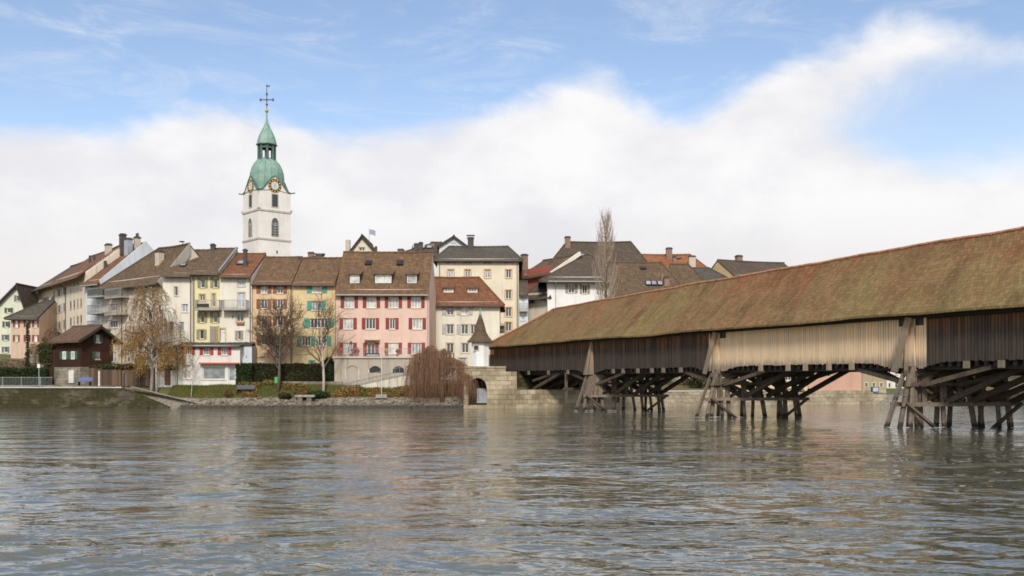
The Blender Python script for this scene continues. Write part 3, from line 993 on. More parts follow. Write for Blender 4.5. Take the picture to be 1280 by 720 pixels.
def build_pier(s, seed, kind):
    """Raking piles in a row along the current, waling beams, cross braces and the struts that carry the deck."""
    rng = random.Random(seed)
    o = B(s, 0, 0)

    kx = {'plank': 1.0, 'clad': 1.13}[kind] * (1.09 if s > 5 and kind == 'plank' else 1.0)

    def Q(a, u, z):
        p = o + SKEW * a * kx + U * u
        return Vector((p.x, p.y, z))
    m = MB()
    m.beam(Q(-0.55, 0, 3.32), Q(6.9, 0, 3.32), 0.34, 0.34)
    m.beam(Q(-0.2, 0.0, 3.62), Q(7.2, 0.0, 3.62), 0.4, 0.26)
    pier = bobj(m, 'pier', 'timber_brace')
    feet = [(-1.42, -0.45), (-0.85, -0.28), (-0.35, -0.1), (0.22, 0.1), (0.85, 0.62), (1.9, 1.72), (3.5, 3.05), (4.45, 4.1), (5.15, 4.85), (5.6, 5.35), (6.1, 5.62)]
    for k, (f, t) in enumerate(feet):
        f += rng.uniform(-0.1, 0.1)
        uo = rng.choice((-0.28, 0.0, 0.3)) if k > 1 else (0.1, -0.2)[k]
        m = MB()
        r = rng.uniform(0.125, 0.18)
        pts = [Q(f - (t - f) * 0.35, uo, -1.3), Q(f, uo, 0), Q(f + (t - f) * 0.45, uo * 0.9, 1.5), Q(t, uo * 0.7, 3.3)]
        m.tube(pts, [r * 1.1, r * 1.05, r, r * 0.9], 7 if k % 3 else 4)
        bobj(m, 'pile', 'timber_pile', pier)
    # rear row of piles, half hidden
    for f in (0.6, 2.3, 3.1, 5.0):
        m = MB()
        r = rng.uniform(0.13, 0.17)
        m.tube([Q(f + 0.1, 1.1, -1.3), Q(f + 0.05, 1.1, 0), Q(f, 0.8, 3.9)], [r, r, r * 0.9], 7)
        bobj(m, 'pile', 'timber_pile', pier)
    for uo in (-0.42, 0.45):
        m = MB()
        m.beam(Q(-0.95, uo, 1.42), Q(6.3, uo, 1.46), 0.2, 0.24)
        bobj(m, 'waling', 'timber_pile', pier)
        m = MB()
        m.beam(Q(-0.45, uo * 0.85, 2.62), Q(6.0, uo * 0.85, 2.66), 0.18, 0.22)
        bobj(m, 'waling', 'timber_brace', pier)
    # upright posts from waling to deck
    for a in (0.15, 0.75, 1.95, 2.95, 4.3, 5.5):
        m = MB()
        m.beam(Q(a, 0.05, 1.3), Q(a - 0.02, 0.05, 4.0), 0.3, 0.3, up=(0, 1, 0))
        bobj(m, 'post', 'timber_pile', pier)
    br = [((-0.8, 1.5), (1.35, -0.35)), ((6.1, 1.5), (3.95, -0.35))]
    for (a0, z0), (a1, z1) in br:
        m = MB()
        m.beam(Q(a0, -0.62, z0), Q(a1, -0.62, z1), 0.15, 0.22, up=U)
        bobj(m, 'brace', 'timber_brace', pier)
    for (a0, z0), (a1, z1), uo in [((0.1, 2.55), (1.7, 3.98), -0.5), ((1.0, 2.6), (3.2, 1.45), 0.35), ((3.0, 2.6), (5.2, 1.45), 0.35), ((1.0, 1.5), (4.6, 3.5), 0.62), ((5.4, 1.5), (2.2, 3.4), 0.9)]:
        m = MB()
        m.beam(Q(a0, uo, z0), Q(a1, uo, z1), 0.2, 0.26, up=U)
        bobj(m, 'brace', 'timber_brace', pier)
    # struts: pairs along the bridge, both ways
    for sg in (-1, 1):
        for a in (1.9, 3.4, 4.6, 5.7):
            ln = rng.uniform(5.2, 6.0) if a != 1.9 else 5.8
            m = MB()
            m.beam(Q(a, sg * 0.3, 1.6 + rng.uniform(-0.1, 0.1)), Q(a, sg * ln, 3.75), 0.26, 0.32)
            bobj(m, 'strut', 'timber_brace', pier)
        for a in (0.4, 2.6, 5.2):
            m = MB()
            m.beam(Q(a, sg * 0.2, 2.55), Q(a, sg * 5.2, 3.62), 0.22, 0.26)
            bobj(m, 'strut', 'timber_brace', pier)
    # boards cladding the nose above the piles
    m = MB()
    if kind == 'clad':
        for i in range(4):
            a0, a1 = -0.42 + i * 0.3, -0.42 + (i + 1) * 0.3 - 0.02
            m.prism([Q(a0 - 0.42, -0.55, 1.55), Q(a1 - 0.34 + i * 0.06, -0.55, 1.55), Q(a1 + 0.05, -0.4, 3.5), Q(a0 + 0.05, -0.4, 3.5)], U * 0.05)
        m.prism([Q(-0.92, -0.52, 1.5), Q(-0.42, -0.38, 3.5), Q(-0.42, 0.38, 3.5), Q(-0.92, 0.52, 1.5)], SKEW * 0.05)
    else:
        m.prism([Q(-0.75, -0.5, 2.5), Q(-0.52, -0.5, 2.5), Q(-0.02, -0.42, 3.75), Q(-0.28, -0.42, 3.75)], U * 0.05)
    bobj(m, 'nose_boards', 'timber_pile', pier)
    # the boarded buttress against the wall above
    m = MB()
    top, bot = (Z_EAVE - 0.2, 3.45) if kind == 'clad' else (Z_EAVE - 0.85, 3.45)
    n = 5
    for i in range(n):
        t0, t1 = i / n, (i + 0.97) / n

        def F(t, z, e=0.0):
            k = (top - z) / (top - bot)
            half = (0.17 + 0.34 * k) if kind == 'clad' else (0.3 + 0.12 * k)
            out = (-0.10 - 0.62 * k) if kind == 'clad' else (-0.12 - 0.05 * k)
            return B(s + 0.05 + half * (1 - 2 * t), out + e, z)
        m.prism([F(t0, bot), F(t1, bot), F(t1, top), F(t0, top)], W * 0.04)
    for t in (0.0, 0.95):
        m.prism([F(t, bot, 0.045), F(t, top, 0.045), B(s + 0.05 + 0.2 * (1 - 2 * t), -0.03, top), B(s + 0.05 + 0.45 * (1 - 2 * t), -0.03, bot)], U * 0.04 * (1 if t else -1))
    m.prism([F(0.05, bot + 0.01, 0.05), F(0.95, bot + 0.01, 0.05), B(s - 0.38, 0.0, bot + 0.01), B(s + 0.48, 0.0, bot + 0.01)], (0, 0, 0.06))
    bobj(m, 'buttress', 'boards_buttress' if kind == 'clad' else 'boards_pale')
    if kind != 'clad':                                               # a leaning plank over the buttress
        m = MB()
        m.beam(B(s + 0.62, -0.8, bot - 0.05), B(s + 0.02, -0.24, Z_EAVE - 0.25), 0.5, 0.06, up=W)
        bobj(m, 'leaning_plank', 'boards_buttress')


build_pier(PIERS[0], 3, 'plank')
build_pier(PIERS[1], 4, 'plank')
build_pier(PIERS[2], 6, 'clad')


def build_town_end_struts():
    """Struts that spring from the abutment to the deck, on the last span."""
    rng = random.Random(8)
    m = MB()
    for w, z0, ln in ((0.5, 2.0, 6.5), (2.2, 2.0, 6.8), (3.8, 2.0, 6.2), (5.4, 2.0, 6.5), (6.6, 2.0, 6.0)):
        m.beam(B(53.4, w, z0), B(53.4 - ln, w, 3.75), 0.28, 0.32)
        m.beam(B(53.6, w, 2.9), B(53.4 - 5.0, w, 3.65), 0.24, 0.26)
        m.beam(B(53.0, w + 0.5, 0.6), B(53.0, w + 0.5, 3.9), 0.28, 0.28, up=(0, 1, 0))
    for w in (0.3, 2.0, 4.2, 6.4):
        m.beam(B(45.5, w, 0.6), B(45.5, w, 3.9), 0.3, 0.3, up=(0, 1, 0))
    m.beam(B(45.4, -0.1, 2.05), B(45.4, 7, 2.1), 0.2, 0.24)
    bobj(m, 'abutment_struts', 'timber_brace')


build_town_end_struts()

# lamps on arms at the piers
for s, a0, z, ln, lab in ((PIERS[0], -2.45, 2.32, 1.9, 'small grey floodlight on an arm at the nose of the nearest pier'),
                          (PIERS[1], 6.25, 2.22, 1.3, 'small dark floodlight on an arm at the inner end of the middle pier')):
    o = B(s, 0, 0)
    fl = thing('flood_light', lab, 'flood light', (o.x + a0, o.y - 0.35, z), 0, 'floodlights fixed to the bridge piers')
    x0 = 0.0 if a0 < 0 else -0.2
    mb = MB(); mb.beam((x0, 0, -0.2), (x0 + ln if a0 < 0 else 1.0, 0, -0.34 if a0 < 0 else -0.2), 0.07, 0.07); mb.beam((x0 + (1.0 if a0 < 0 else 0), 0, -0.28), (x0 + (1.9 if a0 < 0 else 0.5), 0.2, -0.1), 0.06, 0.06)
    mb.build('arm', 'lamp_box', fl)
    mb = MB()
    if a0 < 0:
        mb.box(-0.12, 0.26, -0.15, 0.15, -0.15, 0.16)
    else:
        mb.box(0.72, 1.08, -0.12, 0.12, -0.1, 0.05)
    mb.build('lamp_head', 'lamp_box', fl)
    mb = MB()
    mb.box(*((-0.08, 0.22, -0.16, -0.152, -0.11, 0.12) if a0 < 0 else (0.76, 1.04, -0.13, -0.122, -0.07, 0.02)))
    mb.build('lens', 'glass_sky_painted', fl)


# ------------------------------------------------------------------ houses
class House:
    """A house on a straight front line between two photo columns at given distances; local x along the front, y back, z up."""
    def __init__(self, name, label, cat, a, b, base, eave_py, depth, group=None):
        (pa, Ya), (pb, Yb) = a, b
        self.A = Vector((WX(pa, Ya), Ya, base))
        Bp = Vector((WX(pb, Yb), Yb, base))
        d = Bp - self.A
        self.L = d.length
        self.rz = math.atan2(d.y, d.x)
        self.base = base
        self.D = depth
        self.root = thing(name, label, cat, self.A, self.rz, group)
        self.M = Matrix.Translation(self.A) @ Matrix.Rotation(self.rz, 4, 'Z')
        self.Mi = self.M.inverted()
        self.ze = self.on(pa, eave_py)[2] if eave_py is not None else 5.0
        self.roof = None
        self.holes = []
        self.rec = 0.15 if abs(self.rz) < 0.3 else 0.0
        self.frame = 'frame_white' if abs(self.rz) < 0.75 else 'shutter_taupe'

    def ray(self, px, py):
        o = Vector((0, 0, HC))
        d = Vector(((px - CX) / FPX, 1.0, (HY - py) / FPX))
        return self.Mi @ o, self.Mi.to_3x3() @ d

    def on(self, px, py, y=0.0):
        """Local point on the plane local-y = y seen at a photo pixel."""
        o, d = self.ray(px, py)
        t = (y - o.y) / d.y
        return o + d * t

    def on_slope(self, px, py):
        o, d = self.ray(px, py)
        n = Vector((0, -self.sf, 1))
        p0 = Vector((0, 0, self.ze))
        t = (p0 - o).dot(n) / d.dot(n)
        return o + d * t

    # --- windows: rect in photo pixels (centre, width, height)
    def rect(self, px, py, w, h, y=0.0):
        a = self.on(px - w / 2, py + h / 2, y)
        b = self.on(px + w / 2, py - h / 2, y)
        return a.x, b.x, a.z, b.z

    def win(self, px, py, w, h, shut=None, pane='glass_dark', cols=2, rows=2, surround=None, sill=True, sw=0.55, sides=(1, 1), name='window', frame='frame_white', closed=False, plane=0.0):
        x0, x1, z0, z1 = self.rect(px, py, w, h)
        x0, x1 = max(x0, 0.12), min(x1, self.L - 0.12)
        self.holes.append((x0, x1, z0, z1))
        fw = min(0.07, 0.13 * (x1 - x0))
        if x1 - x0 < 0.62:
            cols = 1
        m = MB()
        y0, y1 = self.rec, self.rec + 0.05
        m.box(x0, x0 + fw, y0, y1, z0, z1); m.box(x1 - fw, x1, y0, y1, z0, z1)
        m.box(x0 + fw, x1 - fw, y0, y1, z0, z0 + fw); m.box(x0 + fw, x1 - fw, y0, y1, z1 - fw, z1)
        for i in range(1, cols):
            c = x0 + (x1 - x0) * i / cols
            m.box(c - 0.035, c + 0.035, y0 + 0.004, y1, z0 + fw, z1 - fw)
        for j in range(1, rows):
            c = z0 + (z1 - z0) * (j / rows if rows > 2 else 0.62)
            m.box(x0 + fw, x1 - fw, y0 + 0.012, y1, c - 0.022, c + 0.022)
        wd = m.build(name, self.frame if frame == 'frame_white' else frame, self.root)
        m = MB(); m.box(x0 + 0.03, x1 - 0.03, y1 - 0.045, y1 - 0.02, z0 + 0.03, z1 - 0.03)
        m.build('pane', pane, wd)
        if sill:
            m = MB(); m.box(x0 - 0.1, x1 + 0.1, -0.07, 0.08, z0 - 0.1, z0 - 0.004)
            m.build('sill', 'trim_stone' if not surround else surround, wd)
        if surround:
            m = MB(); t = 0.14
            m.box(x0 - t, x0 - 0.002, -0.025, 0.02, z0 - 0.004, z1 + t); m.box(x1 + 0.002, x1 + t, -0.025, 0.02, z0 - 0.004, z1 + t)
            m.box(x0, x1, -0.025, 0.02, z1 + 0.002, z1 + t)
            m.build('surround', surround, wd)
        if shut:
            s = (x1 - x0) * sw
            for sd, (a, b) in ((sides[0], (x0 - s - 0.02, x0 - 0.02)), (sides[1], (x1 + 0.02, x1 + s + 0.02))):
                if sd:
                    m = MB()
                    m.box(a, b, -0.055, -0.012, z0 - 0.02, z1 + 0.04)
                    m.box(a + 0.06, b - 0.06, -0.075, -0.056, z0 + 0.08, (z0 + z1) / 2 - 0.04); m.box(a + 0.06, b - 0.06, -0.075, -0.056, (z0 + z1) / 2 + 0.04, z1 - 0.06)
                    m.build('shutter', shut, wd)
        if closed and shut:
            m = MB()
            xm = (x0 + x1) / 2
            m.box(x0 + 0.01, xm - 0.01, 0.02, 0.06, z0 + 0.01, z1 - 0.01); m.box(xm + 0.01, x1 - 0.01, 0.02, 0.06, z0 + 0.01, z1 - 0.01)
            m.build('shutter', shut, wd)
        return wd

    def door(self, px, py, w, h, mat='door_brown', surround=None, arch=False):
        x0, x1, z0, z1 = self.rect(px, py, w, h)
        self.holes.append((x0, x1, z0, z1))
        m = MB(); m.box(x0 + 0.01, x1 - 0.01, 0.12, 0.18, z0, z1 - 0.01)
        m.box(x0 + 0.12, x1 - 0.12, 0.10, 0.119, z0 + 0.2, z0 + (z1 - z0) * 0.45); m.box(x0 + 0.12, x1 - 0.12, 0.10, 0.119, z0 + (z1 - z0) * 0.55, z1 - 0.2)
        d = m.build('door', mat, self.root)
        m = MB(); m.box(x1 - 0.14, x1 - 0.09, 0.06, 0.12, z0 + 0.95, z0 + 1.05)
        m.build('handle', 'iron_dark', d)
        if surround:
            m = MB(); t = 0.16
            m.box(x0 - t, x0 - 0.002, -0.03, 0.02, z0, z1 + t); m.box(x1 + 0.002, x1 + t, -0.03, 0.02, z0, z1 + t); m.box(x0, x1, -0.03, 0.02, z1 + 0.002, z1 + t)
            m.build('door_surround', surround, d)
        return d

    def walls(self, mat, gable=True, side_holes=None, thick=0.2):
        L, D = self.L, self.D
        z0, z1 = -3.0, self.ze
        m = MB()
        xs = sorted({0.0, L} | {x for h in self.holes for x in h[:2]})
        zs = sorted({z0, z1} | {z for h in self.holes for z in h[2:]})
        for i in range(len(xs) - 1):
            for j in range(len(zs) - 1):
                cx, cz = (xs[i] + xs[i + 1]) / 2, (zs[j] + zs[j + 1]) / 2
                if xs[i + 1] - xs[i] < 1e-4 or zs[j + 1] - zs[j] < 1e-4:
                    continue
                if any(h[0] < cx < h[1] and h[2] < cz < h[3] for h in self.holes):
                    continue
                m.quad((xs[i], 0, zs[j]), (xs[i + 1], 0, zs[j]), (xs[i + 1], 0, zs[j + 1]), (xs[i], 0, zs[j + 1]))
        for x0, x1, a, b in self.holes:
            m.quad((x0, 0, a), (x0, 0, b), (x0, thick, b), (x0, thick, a)); m.quad((x1, 0, a), (x1, thick, a), (x1, thick, b), (x1, 0, b))
            m.quad((x0, 0, a), (x0, thick, a), (x1, thick, a), (x1, 0, a)); m.quad((x0, 0, b), (x1, 0, b), (x1, thick, b), (x0, thick, b))
        rz_, yr = getattr(self, 'zr', z1), getattr(self, 'yr', D / 2)
        zb = getattr(self, 'zb', z1)
        for x, hip in ((0.0, getattr(self, 'hl', 0)), (L, getattr(self, 'hr', 0))):
            pts = [(x, 0, z0), (x, D, z0), (x, D, zb), (x, 0, z1)]
            if not hip and gable and self.roof:
                pts = [(x, 0, z0), (x, D, z0), (x, D, zb), (x, yr, rz_ - 0.02), (x, 0, z1)]
            m.add(pts, [tuple(range(len(pts)))])
        m.quad((0, D, z0), (L, D, z0), (L, D, zb), (0, D, zb))
        m.quad((0.0, 0.21, z1 - 0.02), (L, 0.21, z1 - 0.02), (L, D, min(z1, zb) - 0.02), (0, D, min(z1, zb) - 0.02))
        w = m.build('wall', mat, self.root)
        return w

    def make_roof(self, mat, ridge_py, ridge_px=None, ridge_frac=0.5, over=0.5, ox=(0.0, 0.0), hl=0.0, hr=0.0, thick=0.2, seed=1, back_drop=0.0, ridge_mat=None):
        """Two slopes; hl / hr are the hips' run in metres (0: gable)."""
        L, D = self.L, self.D
        self.yr = D * ridge_frac
        px = ridge_px if ridge_px is not None else 640 + (self.A.x + L * 0.5 * math.cos(self.rz)) / (self.A.y) * FPX
        self.zr = self.on(px, ridge_py, self.yr).z
        self.sf = (self.zr - self.ze) / self.yr
        self.hl, self.hr = hl, hr
        zb = self.ze - back_drop
        self.zb = zb
        sb = (self.zr - zb) / (D - self.yr)
        zf = self.ze - over * self.sf
        zk = zb - over * sb
        R1 = Vector((hl if hl else -ox[0], self.yr, self.zr)); R2 = Vector((L - hr if hr else L + ox[1], self.yr, self.zr))
        oxl, oxr = (over if hl else ox[0]), (over if hr else ox[1])
        FL, FR = Vector((-oxl, -over, zf)), Vector((L + oxr, -over, zf))
        BL, BR = Vector((-oxl, D + over, zk)), Vector((L + oxr, D + over, zk))
        m = MB()
        nx, ny = max(4, int(L / 1.2)), 6

        def patch(a, b, c, d, flip=False):
            rows = []
            for j in range(ny + 1):
                v = j / ny
                row = []
                for i in range(nx + 1):
                    u = i / nx
                    p = (a * (1 - u) + b * u) * (1 - v) + (d * (1 - u) + c * u) * v
                    k = 0.06 * mnoise.noise(Vector((p.x * 0.35 + seed * 7.3, p.y * 0.5, seed))) * (1 if 0 < i < nx else 0.4)
                    sag = -0.10 * math.sin(math.pi * u) * min(1.0, L / 14)
                    row.append(p + Vector((0, 0, k + sag)))
                rows.append(row)
            if flip:
                rows = [r[::-1] for r in rows]
            m.grid(rows)
            lo = [[p - Vector((0, 0, thick)) for p in r] for r in rows]
            m.grid([r[::-1] for r in lo])
            edge = [0] if True else []
            m.grid([rows[0], lo[0]])
            for j in (0, nx):
                m.grid([[r[j] for r in rows], [r[j] for r in lo]])
        patch(FL, FR, R2, R1)
        patch(BL, BR, R2, R1, True)
        if hl:
            m.add([FL, R1, BL], [(0, 1, 2)]); m.add([FL - Vector((0, 0, thick)), BL - Vector((0, 0, thick)), BL, FL], [(0, 1, 2, 3)])
        if hr:
            m.add([FR, BR, R2], [(0, 1, 2)]); m.add([FR - Vector((0, 0, thick)), FR, BR, BR - Vector((0, 0, thick))], [(0, 1, 2, 3)])
        self.roof = m.build('roof', mat, self.root)
        m = MB()
        n = max(3, int((R2.x - R1.x) / 0.6))
        for i in range(n):
            u0, u1 = i / n, (i + 1.05) / n
            m.tube([R1.lerp(R2, u0) + Vector((0, 0, 0.02 - 0.10 * math.sin(math.pi * u0) * min(1, L / 14))), R1.lerp(R2, min(1, u1)) + Vector((0, 0, 0.05 - 0.10 * math.sin(math.pi * min(1, u1)) * min(1, L / 14)))], 0.13, 6)
        for hh, R, ca, cb in ((hl, R1, FL, BL), (hr, R2, FR, BR)):
            if hh:
                m.tube([R, ca], 0.11, 6); m.tube([R, cb], 0.11, 6)
        m.build('ridge_tiles', ridge_mat or mat, self.roof)
        return self.roof

    def gutter(self, over=0.5, mat='gutter_metal', pipes=()):
        zf = self.ze - over * self.sf - 0.2
        m = MB(); m.tube([(0.02, -over - 0.05, zf + 0.08), (self.L - 0.02, -over - 0.05, zf + 0.05)], 0.075, 6)
        m.build('gutter', mat, self.root)
        for px in pipes:
            x = self.on(px, 400).x
            x = min(max(x, 0.15), self.L - 0.15)
            m = MB(); m.tube([(x, -over - 0.03, zf), (x, -over * 0.6, zf - 0.15), (x, -0.09, zf - 0.5), (x, -0.09, 0.1)], 0.055, 6)
            m.build('downpipe', mat, self.root)

    def eave_trim(self, mat, h=0.25, d=0.18):
        m = MB(); m.box(0.0, self.L, -d, 0.05, self.ze - 0.28 - h, self.ze - 0.28)
        m.build('cornice', mat, self.root)

    def chimney(self, px, top_py, bot_py, w=0.8, d=0.7, y=None, mat='brick_chimney', cap=True, pots=0):
        y = self.yr * 0.85 if y is None else y
        t = self.on(px, top_py, y); b = self.on(px, bot_py, y)
        m = MB()
        m.box(t.x - w / 2, t.x + w / 2, y - d / 2, y + d / 2, b.z - 1.2, t.z - 0.25)
        c = m.build('chimney', mat, self.roof or self.root)
        m = MB()
        if cap:
            m.box(t.x - w / 2 - 0.07, t.x + w / 2 + 0.07, y - d / 2 - 0.07, y + d / 2 + 0.07, t.z - 0.25, t.z - 0.12)
            m.box(t.x - w / 2 + 0.05, t.x + w / 2 - 0.05, y - d / 2 + 0.05, y + d / 2 - 0.05, t.z - 0.12, t.z)
        for k in range(pots):
            m.tube([(t.x - w / 4 + k * w / 2, y, t.z - 0.02), (t.x - w / 4 + k * w / 2, y, t.z + 0.4)], 0.11, 7)
        if cap or pots:
            m.build('chimney_cap', 'dark_chimney', self.roof or self.root)
        return c

    def skylight(self, px, py, w, h, pane='glass_sky_painted'):
        p = self.on_slope(px, py)
        n = Vector((0, -self.sf, 1)).normalized(); up = Vector((0, 1, self.sf)).normalized(); rt = Vector((1, 0, 0))

        def bx(m, w_, h_, e0, e1):
            m.prism([p - rt * w_ / 2 - up * h_ / 2 + n * e0, p + rt * w_ / 2 - up * h_ / 2 + n * e0, p + rt * w_ / 2 + up * h_ / 2 + n * e0, p - rt * w_ / 2 + up * h_ / 2 + n * e0], n * (e1 - e0))
        m = MB(); bx(m, w, h, -0.1, 0.14); m.build('skylight', 'iron_dark', self.roof)
        m = MB(); bx(m, w - 0.16, h - 0.16, 0.141, 0.16); m.build('skylight_pane', pane, self.roof)

    def dormer(self, px, py, w_px, h_px, roof_mat, pane='glass_curtain_sky', cols=2, cheek='plaster_drab', slope=0.25):
        """A small shed dormer whose window front is centred on the photo pixel."""
        c = self.on_slope(px, py + h_px / 2 + 1)
        y = c.y
        Yd = self.A.y + y
        w = w_px / FPX * Yd; h = h_px / FPX * Yd
        x0, x1, z0, z1 = c.x - w / 2, c.x + w / 2, c.z, c.z + h
        run = max(0.4, min((z1 - (self.ze + self.sf * y)) / max(0.1, self.sf - slope) + 0.3, self.yr - y))
        m = MB()
        for x, d in ((x0 - 0.1, 0.1), (x1, 0.1)):
            m.prism([(x, y, z0 - 0.2), (x, y, z1), (x, y + run, z1 + slope * run), (x, y + run, z0 - 0.2)], (d, 0, 0))
        m.box(x0, x1, y, y + 0.1, z0 - 0.3, z0 + 0.02)
        dm = m.build('dormer', cheek, self.roof)
        m = MB(); m.prism([(x0 - 0.22, y - 0.25, z1 + 0.01 - slope * 0.25), (x1 + 0.22, y - 0.25, z1 + 0.01 - slope * 0.25), (x1 + 0.22, y + run + 0.2, z1 + 0.01 + slope * (run + 0.2)), (x0 - 0.22, y + run + 0.2, z1 + 0.01 + slope * (run + 0.2))], (0, 0, 0.13))
        m.build('dormer_roof', roof_mat, self.roof)
        m = MB(); f = 0.07
        m.box(x0, x0 + f, y + 0.03, y + 0.1, z0 + 0.02, z1); m.box(x1 - f, x1, y + 0.03, y + 0.1, z0 + 0.02, z1); m.box(x0 + f, x1 - f, y + 0.03, y + 0.1, z0 + 0.02, z0 + 0.09); m.box(x0 + f, x1 - f, y + 0.03, y + 0.1, z1 - f, z1)
        for i in range(1, cols):
            cx = x0 + (x1 - x0) * i / cols
            m.box(cx - 0.03, cx + 0.03, y + 0.04, y + 0.1, z0 + 0.09, z1 - f)
        m.build('dormer_window', 'frame_white', self.roof)
        m = MB(); m.box(x0 + 0.03, x1 - 0.03, y + 0.11, y + 0.14, z0 + 0.03, z1 - 0.03); m.build('dormer_pane', pane, self.roof)

    def balcony(self, px0, px1, floor_py, rail_h=1.0, out=1.2, rail='rail_grey', solid=None, posts=False):
        a = self.on(px0, floor_py, -out); b = self.on(px1, floor_py, -out)
        x0, x1, z = a.x, b.x, a.z
        m = MB(); m.box(x0, x1, -out, -0.002, z - 0.16, z)
        bl = m.build('balcony', 'concrete', self.root)
        m = MB()
        m.box(x0, x1, -out, -out + 0.05, z + rail_h - 0.06, z + rail_h)
        m.box(x0, x1, -out, -out + 0.04, z + 0.08, z + 0.12)
        for x in (x0, x1 - 0.05):
            m.box(x, x + 0.05, -out, -0.01, z + rail_h - 0.06, z + rail_h)
        n = max(4, int((x1 - x0) / 0.14))
        for i in range(n + 1):
            x = x0 + (x1 - x0 - 0.03) * i / n
            m.box(x, x + 0.025, -out + 0.01, -out + 0.035, z, z + rail_h - 0.06)
        for x in (x0 + 0.01, x1 - 0.04):
            k = int(out / 0.14)
            for i in range(k):
                yy = -out + out * i / k
                m.box(x, x + 0.025, yy, yy + 0.025, z, z + rail_h - 0.06)
        m.build('railing', rail, bl)
        if solid:
            m = MB(); m.box(x0 + 0.03, x1 - 0.03, -out + 0.045, -out + 0.06, z + 0.1, z + rail_h - 0.08); m.build('railing_panel', solid, bl)
        return bl

    def item(self, name, mat, px0, px1, py0, py1, y0, y1, parent=None):
        """A plain ledge, panel or band given by its photo rectangle on the plane local-y = y0."""
        a = self.on(px0, py1, y0); b = self.on(px1, py0, y0)
        m = MB(); m.box(a.x, b.x, y0, y1, a.z, b.z)
        return m.build(name, mat, parent or self.root)


ROW = 'old town houses along the river'
G = 3.0

# --- far left: pale green gable house and the pink one in front of it
h = House('gable_house', 'pale green house with its gable to the river, far left behind the old pink house', 'house', (-16, 141), (36, 141), G + 1.5, 396, 14.0, ROW)


def gable_front(h, mat, roof_mat, apex_px, apex_py, wins, over=0.5, seed=3, roof_over_front=0.5):
    """A house whose ridge runs away from the river: gable wall in front, slopes to either side."""
    L, D, ze = h.L, h.D, h.ze
    ap = h.on(apex_px, apex_py)
    ax, az = ap.x, ap.z
    holes = h.holes
    m = MB()
    xs = sorted({0.0, L, ax} | {x for q in holes for x in q[:2]})
    zs = sorted({-3.0, ze} | {z for q in holes for z in q[2:] if z < ze})
    for i in range(len(xs) - 1):
        for j in range(len(zs) - 1):
            cx, cz = (xs[i] + xs[i + 1]) / 2, (zs[j] + zs[j + 1]) / 2
            if any(q[0] < cx < q[1] and q[2] < cz < q[3] for q in holes):
                continue
            m.quad((xs[i], 0, zs[j]), (xs[i + 1], 0, zs[j]), (xs[i + 1], 0, zs[j + 1]), (xs[i], 0, zs[j + 1]))
    # the triangle above, cut round any opening in it
    up = [q for q in holes if q[3] > ze]

    def edge(x):
        return ze + (az - ze) * (x / ax if x <= ax else (L - x) / (L - ax))
    for i in range(len(xs) - 1):
        a, b = xs[i], xs[i + 1]
        cuts = [q for q in up if q[0] < (a + b) / 2 < q[1]]
        lo = ze
        for q in cuts:
            if q[2] > lo:
                m.quad((a, 0, lo), (b, 0, lo), (b, 0, q[2]), (a, 0, q[2]))
            lo = q[3]
        m.quad((a, 0, lo), (b, 0, lo), (b, 0, max(lo, edge(b))), (a, 0, max(lo, edge(a))))
    for x0, x1, a, b in holes:
        m.quad((x0, 0, a), (x0, 0, b), (x0, .2, b), (x0, .2, a)); m.quad((x1, 0, a), (x1, .2, a), (x1, .2, b), (x1, 0, b))
        m.quad((x0, 0, a), (x0, .2, a), (x1, .2, a), (x1, 0, a)); m.quad((x0, 0, b), (x1, 0, b), (x1, .2, b), (x0, .2, b))
    for x in (0, L):
        m.quad((x, 0, -3), (x, D, -3), (x, D, ze), (x, 0, ze))
    m.add([(0, D, -3), (L, D, -3), (L, D, ze), (ax, D, az), (0, D, ze)], [(0, 1, 2, 3, 4)])
    h.wall = m.build('wall', mat, h.root)
    s1, s2 = (az - ze) / ax, (az - ze) / (L - ax)
    m = MB()
    for sx, s in ((-1, s1), (1, s2)):
        xe = -over if sx < 0 else L + over
        zee = ze - over * s
        a, b = Vector((xe, -roof_over_front, zee)), Vector((xe, D, zee))
        c, d = Vector((ax, D, az)), Vector((ax, -roof_over_front, az))
        m.prism([a + Vector((0, 0, 0.02)), b + Vector((0, 0, 0.02)), c + Vector((0, 0, 0.02)), d + Vector((0, 0, 0.02))], (0, 0, 0.22))
    h.roof = m.build('roof', roof_mat, h.root)
    h.ax, h.az, h.s1, h.s2 = ax, az, s1, s2
    m = MB(); m.tube([(ax, -roof_over_front, az + 0.24), (ax, D, az + 0.24)], 0.13, 6); m.build('ridge_tiles', roof_mat, h.roof)
    m = MB()
    for sx, s in ((-1, s1), (1, s2)):
        xe = -over if sx < 0 else L + over
        m.beam((xe, -roof_over_front - 0.03, ze - over * s + 0.05), (ax, -roof_over_front - 0.03, az + 0.05), 0.06, 0.26)
    m.build('verge_board', 'timber_dark', h.roof)


for a in ((22.5, 373, 4.5, 7), ):
    h.win(*a, shut='shutter_slate', sw=0.5)
for a in ((11, 388, 5, 6), (8, 405.5, 4.6, 7), (7, 422, 4.6, 7), (7, 437, 4.6, 7)):
    h.win(*a, shut='shutter_green' if a[1] < 410 else 'shutter_slate', sw=0.5)
gable_front(h, 'plaster_pale_green', 'tiles_dark', 22.5, 357, None)

h = House('pink_old_house', 'small faded pink house with red shutters and a dark roof, far left', 'house', (13.5, 131), (49, 131), G + 1, 395, 9.0, ROW)
for y in (405, 423):
    for x in (20.5, 34, 44.5):
        h.win(x, y, 4.2, 8, shut='shutter_red', sw=0.45, pane='glass_curtain_sky')
h.make_roof('tiles_slate', 376, 40, over=0.6, ox=(0.7, 0.0), hl=2.4)
h.walls('plaster_old_pink'); h.gutter(0.6)

